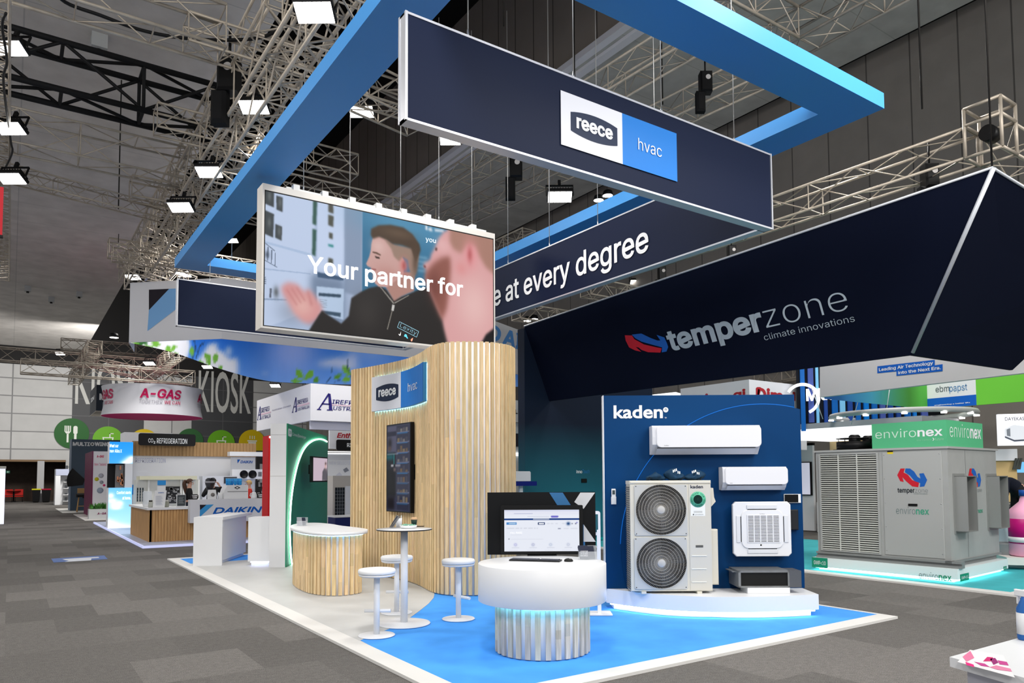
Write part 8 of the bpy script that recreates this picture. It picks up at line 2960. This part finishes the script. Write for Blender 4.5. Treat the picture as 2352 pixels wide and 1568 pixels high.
FL_ = []
for x, y, w, lab in ((722, 30, 88, 'floodlight nearest the viewer, blazing at the top left of centre'),
                     (583, 247, 64, 'floodlight in the big truss bundle, second from the top'),
                     (480, 396, 56, 'floodlight in the big truss bundle, third from the top'),
                     (415, 477, 52, 'floodlight in the big truss bundle, lowest, beside the black gap'),
                     (22, 112, 66, 'floodlight at the left edge, uppermost of three'),
                     (22, 296, 60, 'floodlight at the left edge, middle of three'),
                     (25, 411, 56, 'floodlight at the left edge, lowest of three'),
                     (830, 257, 56, 'floodlight between the blue frame and the navy logo banner'),
                     (1034, 322, 48, 'floodlight just under the left end of the navy logo banner'),
                     (1286, 453, 56, 'floodlight hanging alone below the navy logo banner'),
                     (162, 465, 26, 'small floodlight under the slim truss on the left ceiling'),
                     (305, 637, 32, 'small floodlight at the left tip of the white ring banner'),
                     (421, 630, 32, 'small floodlight over the flag mark of the white ring banner'),
                     (343, 835, 24, 'small bright floodlight above the round pink-based banner'),
                     (137, 812, 20, 'small floodlight at far left on the long low truss'),
                     (476, 843, 22, 'small floodlight in front of the sky print leaves'),
                     (632, 886, 22, 'small floodlight above the white serif banner'),
                     (534, 553, 24, 'small floodlight seen through the blue frame left of the video screen'),
                     (1460, 648, 24, 'small floodlight under the lettered navy banner')):
    FL_.append(flood(x, y, w, lab))

# round pendant downlights
for x, y, w, lab in ((1375, 460, 22, 'round white downlight on the right ceiling edge, left of the pair'), (1396, 449, 22, 'round white downlight on the right ceiling edge, right of the pair'),
                     (262, 775, 18, 'round white downlight in the black gap at left'), (1211, 737, 17, 'round white downlight over the canopy corner, left of the pair'), (1227, 733, 17, 'round white downlight over the canopy corner, right of the pair')):
    d = .34 * F_PX / w
    p = EYEP + ray(x, y) * d
    t = thing('round_downlight', lab, 'ceiling light', p, 'round downlights')
    part('shade', MB().lathe(p, [(.19, 0), (.16, .16), (.05, .22), (0, .22)], 24), BLACK_METAL, t)
    part('lens', MB().lathe(p, [(0, -.004), (.17, -.004), (.17, .0)], 24), LENS, t)

# ---- hoists
for x, y, z, s, lab in ((527, 175, 9.2, 1.5, 'black chain hoist in the left truss bundle with white round badge'), (1185, 385, 9.4, 1.3, 'black chain hoist on the centre truss under the logo banner'), (1620, 190, 9.7, 1.0, 'black hoist on the truss seen between blue frame and logo banner'), (2135, 405, 7.0, 1.0, 'black lamp housing behind the top edge of the navy canopy'), (1680, 580, 6.5, .7, 'black fitting on the top edge of the navy canopy, centre'), (1520, 628, 7.4, .9, 'black hoist between lettered navy banner and canopy')):
    p = onz(x, y, z)
    t = thing('chain_hoist', lab, 'hoist', p, 'rigging hoists')
    f = Fr(p, (math.cos(-YAW), math.sin(-YAW), 0))
    part('body', MB().fbox(f, -.12 * s, .12 * s, -.22 * s, .2 * s, -.12 * s, .12 * s, bev=.03 * s), BLACK, t)
    part('chain_bag', MB().fbox(f, -.2 * s, -.02, -.62 * s, -.2 * s, -.1 * s, .1 * s, bev=.04 * s), M('black_fabric', (18, 18, 19), .9), t)
    part('hook', MB().tube([f.p(0, .2 * s, 0), f.p(0, .6 * s, 0)], .018 * s, 6), BLACK_METAL, t)
    part('badge', MB().cyl(f.p(.03, .06 * s, .121 * s), f.p(.03, .06 * s, .126 * s), .05 * s, n=16), M('badge_pale', (190, 186, 184), .5), t)

# ---- wires and chains
WIRE = M('steel_wire', (176, 176, 174), .4, .6)
CHAIN = M('dark_chain', (40, 38, 36), .5, .6)
ORD = ('first', 'second', 'third', 'fourth', 'fifth', 'sixth')


def wire(p, ztop, lab, group, r=.006, m=WIRE, fit=True):
    t = thing('suspension_wire' if m is WIRE else 'lifting_chain', lab, 'wire' if m is WIRE else 'chain', p, group)
    part('wire' if m is WIRE else 'links', MB().cyl(p, (p[0], p[1], ztop), r, n=6), m, t)
    if fit:
        part('fitting', MB().cyl(V(p) + V((0, 0, .0)), V(p) + V((0, 0, .1)), r * 2.6, r * 1.2, n=8), STEEL, t)


for k, x in enumerate((1075, 1317, 1519, 1686)):
    q = onY(x, 24 + (x - 937) * .389, ny0 + th / 2)
    wire((q[0], ny0 + th / 2, NT), 10.5, 'thin wire holding the logo face of the navy banner, %s from the left' % ORD[k], 'banner wires')
for k, (x, y) in enumerate(((1506, 456), (1373, 517), (1262, 565), (1167, 606))):
    q = onX(x, y, nx1 - th / 2)
    wire((nx1 - th / 2, q[1], NT), 11, 'thin wire holding the lettered side of the navy banner, %s from the right' % ORD[k], 'banner wires')
q = onY(482, 648, ny1 - th / 2)
wire((q[0], ny1 - th / 2, bb and hz(639, (nx0 - .05, ny1 - th))), 6.5, 'thin wire on the back panel of the navy banner, left of the video screen', 'banner wires')
for k, x in enumerate((697, 803, 920, 1008, 1084)):
    q = onY(x, 440 + (x - 605) * .225, YS + .09)
    wire((q[0], YS + .09, zt + .05), 10, 'thin wire above the video screen, %s from the left' % ORD[k], 'screen wires')
for k, (x, y) in enumerate(((532, 602), (1262, 470))):
    q = onz(x, y, ZT)
    wire((q[0], q[1], ZT), 11, 'thin wire on the bright blue frame, %s' % ('left of the video screen' if k == 0 else 'right of the video screen'), 'frame wires', fit=False)
wire(T0 + V((.02, .02, .02)), 15.9, 'dark chain rising from the near top corner of the navy canopy', 'lifting chains', .014, CHAIN, False)
for x, y, z, lab in ((2118, 250, 7.5, 'dark chain hanging right of the blue frame corner, long one'), (1157, 0, 12, 'dark chain at the top centre behind the logo banner'), (1522, 240, 10, 'dark chain behind the second banner wire'), (272, 480, 8.9, 'dark chain holding the slim truss on the left'), (1322, 380, 9.8, 'dark chain over the lone floodlight')):
    p = onz(x, max(y, 60), z)
    wire(p, 15.9 if x > 900 else 12.4, lab, 'lifting chains', .016, CHAIN, False)
p = onz(272, 565, 8.4)
wire(p, 8.75, 'short wire with hook between slim truss and corner truss on the left', 'truss wires', .012, CHAIN)
t = thing('power_cable', 'black cable drooping across the top left truss into the truss bundle', 'cable', onz(400, 85, 9.8))
part('cable', MB().tube(catmull([onz(x, y, 9.75) for x, y in ((110, -40), (150, 5), (230, 35), (320, 68), (410, 86), (500, 92), (590, 88), (640, 70))], 6, closed=False), .03, 6), M('cable_black', (16, 16, 17), .5), t)
t = thing('power_cable', 'thin black cable looping down along the truss at the left edge', 'cable', onz(18, 330, 8.5))
part('cable', MB().tube(catmull([onz(x, y, 8.5) for x, y in ((14, 30), (5, 60), (16, 140), (8, 190), (24, 320), (28, 350), (10, 390))], 6, closed=False), .02, 6), _MATS['cable_black'], t)
# thin hanging cables of the ring light and lit booth
for k, (x0, y0, x1, y1, lab) in enumerate(((1955, 975, 1985, 875, 'slanting white wire above the lit booth, left'), (2035, 950, 2046, 875, 'slanting white wire above the lit booth, right'), (1862, 885, 1890, 962, 'slanting white wire crossing the lit round logo'))):
    a = onX(x0, y0, 18.85); b = onX(x1, y1, 18.85)
    t = thing('suspension_wire', lab, 'wire', a, 'booth wires')
    part('wire', MB().cyl(a, b, .012, n=6), M('wire_white', (226, 226, 226), .5), t)

# red banner at the left edge
RBX = Fr((0, 12.0, 0), (1, 0, 0))
q1 = RBX.ab(5, 540); q0 = RBX.ab(5, 330)
t = thing('red_banner', 'narrow strip of a red hanging banner at the left edge', 'hanging banner', RBX.p(q1[0] - .5, q1[1], 0))
part('fabric', MB().fbox(RBX, q1[0] - 1.2, q1[0], q1[1], q0[1] - .6, -.05, 0), M('red_fabric', (176, 40, 48), .7), t)
part('bottom_bar', MB().fbox(RBX, q1[0] - 1.2, q1[0] + .01, q1[1] - .03, q1[1], -.06, .01), BLACK_METAL, t)
# ================================================================== people
def skin_mesh(name, chains, m, parent, loc, rot, sub=2):
    """chains: list of [(x, y, z, r), ...]; points that coincide are welded into one skeleton"""
    vs, rs, es, idx = [], [], [], {}
    for ch in chains:
        prev = None
        for (x, y, z, r) in ch:
            k = (round(x, 4), round(y, 4), round(z, 4))
            if k not in idx:
                idx[k] = len(vs); vs.append((x, y, z)); rs.append(r)
            i = idx[k]
            if prev is not None and prev != i:
                es.append((prev, i))
            prev = i
    me = bpy.data.meshes.new('sk')
    me.from_pydata(vs, es, [])
    o = bpy.data.objects.new('sk', me)
    COL.objects.link(o)
    md = o.modifiers.new('s', 'SKIN')
    md.use_smooth_shade = True
    lay = me.skin_vertices[0] if me.skin_vertices else None
    if lay is None:
        raise RuntimeError('no skin layer')
    for i, r in enumerate(rs):
        lay.data[i].radius = (r, r)
    lay.data[0].use_root = True
    ss = o.modifiers.new('u', 'SUBSURF'); ss.levels = sub; ss.render_levels = sub
    dg = bpy.context.evaluated_depsgraph_get(); dg.update()
    out = bpy.data.meshes.new_from_object(o.evaluated_get(dg))
    bpy.data.objects.remove(o)
    c, s = math.cos(rot), math.sin(rot)
    off = V(loc) - V(top_of(parent).location)
    for v in out.vertices:
        x, y, z = v.co
        v.co = (x * c - y * s + off[0], x * s + y * c + off[1], z + off[2])
    for p in out.polygons:
        p.use_smooth = True
    out.materials.clear(); out.materials.append(m)
    out.name = name
    ob = bpy.data.objects.new(name, out)
    ob.parent = parent
    COL.objects.link(ob)
    return ob


SKIN = M('skin', (206, 160, 140), .5)


def lerp(a, b, t):
    return tuple(a[i] + (b[i] - a[i]) * t for i in range(3))


def person(lab, loc, rot, J, top, trousers, hair, hairkind, sc=1.0, extra=None):
    """J: joints in person space (x right, y forward, z up)"""
    t = thing('person', lab, 'person', loc)
    q = lambda n: tuple(v * sc for v in J[n])
    pel, sp, ch, nk, hb, hm, htop = (q(n) for n in ('pelvis', 'spine', 'chest', 'neck', 'jaw', 'head', 'crown'))
    A = lambda p, r: (*p, r * sc)
    body = [[A(pel, .115), A(sp, .115), A(ch, .125), A(nk, .055), A(hb, .066), A(hm, .085), A(htop, .06)]]
    jack, legs = [[A(pel, .135), A(sp, .135), A(ch, .145), A(lerp(ch, nk, .75), .075)]], []
    for sd in ('l', 'r'):
        sh, el, wr = q('sh_' + sd), q('el_' + sd), q('wr_' + sd)
        d = V(wr) - V(el); d = d / (np.linalg.norm(d) or 1)
        hand = tuple(V(wr) + d * .07 * sc)
        body.append([A(ch, .125), A(sh, .06), A(el, .04), A(wr, .028), A(hand, .03)])
        jack.append([A(ch, .145), A(sh, .078), A(el, .056), A(lerp(el, wr, .92), .042)])
        n_ = np.cross(d, V((0, 0, 1))); n_ = n_ / (np.linalg.norm(n_) or 1)
        dn = np.cross(n_, d)
        for k, ln in enumerate((.072, .082, .076, .06)):
            b0 = V(hand) + n_ * (k - 1.5) * .02 * sc
            m1 = b0 + d * ln * .5 * sc - dn * .008 * sc
            m2 = b0 + d * ln * sc - dn * .028 * sc
            body.append([A(hand, .03), A(tuple(b0 + d * .015 * sc), .0095), A(tuple(m1), .009), A(tuple(m2), .008)])
        th0 = V(wr) + d * .03 * sc + n_ * .03 * sc
        body.append([A(hand, .03), A(tuple(th0), .011), A(tuple(th0 + (d * .6 + n_ * .6) * .05 * sc), .009)])
        hp, kn, an, toe = q('hip_' + sd), q('kn_' + sd), q('an_' + sd), q('toe_' + sd)
        body.append([A(pel, .115), A(hp, .085), A(kn, .055), A(an, .038), A(toe, .035)])
        legs.append([A(pel, .135), A(hp, .1), A(kn, .07), A(lerp(kn, an, .93), .055)])
    skin_mesh('body', body, SKIN, t, loc, rot)
    skin_mesh('jacket', jack, top, t, loc, rot)
    skin_mesh('trousers', [[A(sp, .12), A(pel, .14)]] + legs, trousers, t, loc, rot)
    c, s = math.cos(rot), math.sin(rot)
    W_ = lambda p: V((p[0] * c - p[1] * s, p[0] * s + p[1] * c, p[2])) + V(loc)
    # face: eyes, nose, mouth, ears; fwd is where the head looks
    fw_ = V(J['look']); fw_ = fw_ / np.linalg.norm(fw_)
    upv = V(htop) - V(hb); upv = upv / np.linalg.norm(upv)
    rt = np.cross(fw_, upv); rt = rt / np.linalg.norm(rt)
    H = V(hm)
    P = lambda a, b, d_: W_(tuple(H + rt * a * sc + upv * b * sc + fw_ * d_ * sc))
    mb = MB()
    for sx_ in (-1, 1):
        mb.ell(P(sx_ * .033, .012, .082), .012, .012, .008, 8, 5)
    part('eyes', mb, M('eye_dark', (40, 30, 28), .3), t)
    mb = MB().ell(P(0, -.02, .1), .015, .015, .024, 8, 6)
    for sx_ in (-1, 1):
        mb.ell(P(sx_ * .09, -.005, -.005), .014, .018, .03, 8, 6)
    part('nose_and_ears', mb, SKIN, t)
    part('mouth', MB().ell(P(0, -.058, .082), .022, .014, .006, 8, 5), M('lips', (150, 84, 80), .5), t)
    hm_ = M('hair_%d_%d' % (hair[0], hair[1]), hair, .7, noise=.25, nscale=40)
    mb = MB()
    cap = MB()
    n, m = 18, 8
    vs, fs = [], []
    for k in range(m + 1):
        th_ = (PI * .62) * k / m
        for i in range(n):
            a = 2 * PI * i / n
            fr_ = math.cos(a)
            lim = th_ * (1 if fr_ < .25 else (.62 if hairkind != 'cap' else .7))
            r_ = .104
            vs.append(P(r_ * .95 * math.sin(lim) * math.sin(a), .02 + r_ * math.cos(lim) * 1.08, r_ * math.sin(lim) * fr_ * 1.05))
    for k in range(m):
        for i in range(n):
            j = (i + 1) % n
            fs.append((k * n + i, k * n + j, (k + 1) * n + j, (k + 1) * n + i))
    cap.add(vs, fs, True)
    if hairkind == 'tail':
        cap.tube([P(0, .05, -.09), P(0, .06, -.14), P(.01, -.03, -.165), P(.01, -.16, -.15), P(.02, -.3, -.13), P(.02, -.4, -.12)], [.035, .045, .06, .06, .045, .015], 10)
    if hairkind == 'cap':
        vs = [P(x, .06, y) for x, y in ((-.08, .07), (-.06, .15), (0, .17), (.06, .15), (.08, .07))]
        cap.slab(vs, (0, 0, .012))
        part('cap', cap, hm_, t)
    else:
        part('hair', cap, hm_, t)
    if extra:
        extra(t, W_)
    return t


STAND = dict(pelvis=(0, 0, .95), spine=(0, .0, 1.14), chest=(0, -.01, 1.33), neck=(0, .0, 1.49), jaw=(0, .02, 1.56), head=(0, .025, 1.63), crown=(0, .01, 1.70), look=(0, 1, 0),
             sh_l=(-.17, 0, 1.41), el_l=(-.21, .02, 1.14), wr_l=(-.17, .24, 1.08), sh_r=(.17, 0, 1.41), el_r=(.21, .02, 1.14), wr_r=(.17, .24, 1.08),
             hip_l=(-.09, 0, .9), kn_l=(-.1, .02, .5), an_l=(-.1, 0, .08), toe_l=(-.11, .13, .04), hip_r=(.09, 0, .9), kn_r=(.1, .02, .5), an_r=(.1, 0, .08), toe_r=(.11, .13, .04))
BLKC = M('black_cloth', (26, 26, 28), .8)
DENIM = M('dark_denim', (36, 40, 54), .8)


def kiosk_spot(px, yy):
    p = onY(px, 1120, yy)
    return V((p[0], yy, .06))


# heads: rot turns person forward (+y) ; -90 deg looks towards +x (right in the photo)
person('woman in a black top with a long brown ponytail behind the coffee counter, looking right', kiosk_spot(434, 24.2), math.radians(-95), STAND, BLKC, DENIM, (70, 48, 38), 'tail', sc=.985)
j = dict(STAND); j.update(el_l=(-.34, .12, 1.2), wr_l=(-.12, .22, 1.52), el_r=(.34, .1, 1.18), wr_r=(.14, .24, 1.46))
person('person in black with raised hands behind the coffee grinder', kiosk_spot(488, 24.1), math.radians(190), j, BLKC, DENIM, (38, 32, 30), 'short', sc=1.0)


def hiviz(t, W_):
    pass


person('person in tan cap and red jacket at the right end of the kiosk', kiosk_spot(573, 24.6), math.radians(80), STAND, M('red_jacket', (186, 52, 44), .8), DENIM, (176, 146, 96), 'cap', sc=.955)
bp = V((17.0, 6.15, 0))
b2 = onY(2338, 1120, 6.15); bp = V((b2[0], 6.15, .45))
st = MB().box(bp[0] - .5, bp[0] + .5, bp[1] - .4, bp[1] + .4, .03, .45)
solo('step_platform', st, M('step_grey', (150, 152, 154), .6), 'grey step platform under the bending person at the right edge', 'platform', (bp[0], bp[1], .03))
BEND = dict(pelvis=(0, -.05, .93), spine=(0, .14, 1.06), chest=(0, .33, 1.12), neck=(0, .47, 1.09), jaw=(0, .53, 1.04), head=(0, .60, 1.03), crown=(0, .67, 1.06), look=(0, .5, -1),
            sh_l=(-.17, .38, 1.12), el_l=(-.2, .42, .84), wr_l=(-.1, .52, .66), sh_r=(.17, .38, 1.12), el_r=(.2, .42, .84), wr_r=(.12, .55, .68),
            hip_l=(-.09, -.05, .88), kn_l=(-.1, -.02, .48), an_l=(-.1, -.05, .08), toe_l=(-.11, .08, .04), hip_r=(.09, -.05, .88), kn_r=(.1, .0, .48), an_r=(.1, -.05, .08), toe_r=(.11, .08, .04))
person('person in dark clothes bending forward behind the fan coil at the right edge', bp, math.radians(62), BEND, M('dark_navy_cloth', (24, 28, 40), .8), BLKC, (40, 32, 30), 'short', sc=1.08)
# ================================================================== light
w = bpy.data.worlds.new('hall_ambience')
SC.world = w
w.use_nodes = True
w.node_tree.nodes['Background'].inputs['Color'].default_value = (.93, .96, 1.0, 1)
w.node_tree.nodes['Background'].inputs["Strength"].default_value = .85


def area(p, target, size, power, col=(1, .97, .93), name='flood_and_fill', spread=160):
    d = bpy.data.lights.new(name, 'AREA')
    d.shape = 'DISK'
    d.size = size
    d.energy = power
    d.color = col
    d.spread = math.radians(spread)
    o = bpy.data.objects.new(name, d)
    o.location = tuple(map(float, p))
    v = Vector(target) - Vector(o.location)
    o.rotation_euler = v.to_track_quat('-Z', 'Y').to_euler()
    COL.objects.link(o)
    return o


for (x, y, z, tx, ty, e, s) in ((1.5, 3.0, 9.2, 5, 8, 900, 1.2), (5.5, 9.0, 8.4, 5.5, 9, 700, 1.5), (4.5, 15.0, 8.6, 5, 14, 700, 1.5), (8.5, 2.5, 9.0, 8.5, 6, 800, 1.2),
                                (13.5, 7.5, 9.0, 14, 7.5, 1000, 1.5), (18.5, 10.0, 10.0, 18.5, 10, 1400, 2), (5.5, 24.0, 10.0, 5.5, 25, 1700, 2), (6.0, 36.0, 10.0, 6, 36, 2000, 2), (4.0, 52.0, 10.5, 4, 55, 3000, 2.5),
                                (12.0, 24.0, 10.0, 12, 24, 1700, 2), (-2.0, 14.0, 9.0, -2, 14, 900, 1.5), (-3.0, 30.0, 10.0, -3, 30, 1800, 2)):
    area((x, y, z), (tx, ty, 0), s, e * .25)
for p_, t_, e in (((-5, 9, 8), (6, 11, 2.5), 330), ((6, 1, 8.5), (13, 7, 2), 200), ((-3, -4, 7.5), (5, 8, 2.5), 330), ((6, -5, 8), (7, 8, 2.5), 300), ((13, -4, 8), (13, 8, 2), 380), ((5, 56, 10), (6, 72, 5), 1300), ((-6, 54, 10), (-6, 72, 5), 900)):  # added fill lamps, all unseen, to brighten upright faces and the far wall
    area(p_, t_, 2.0, e)

SC.view_settings.view_transform = 'Standard'
SC.view_settings.look = 'None'
SC.view_settings.exposure = -0.12
SC.view_settings.gamma = 1.0
SC.view_settings.use_curve_mapping = False
try:
    SC.cycles.use_denoising = True
except Exception:
    pass
for i_, o in enumerate(list(bpy.data.objects)):
    if o.type == 'EMPTY':
        o.empty_display_size = .05
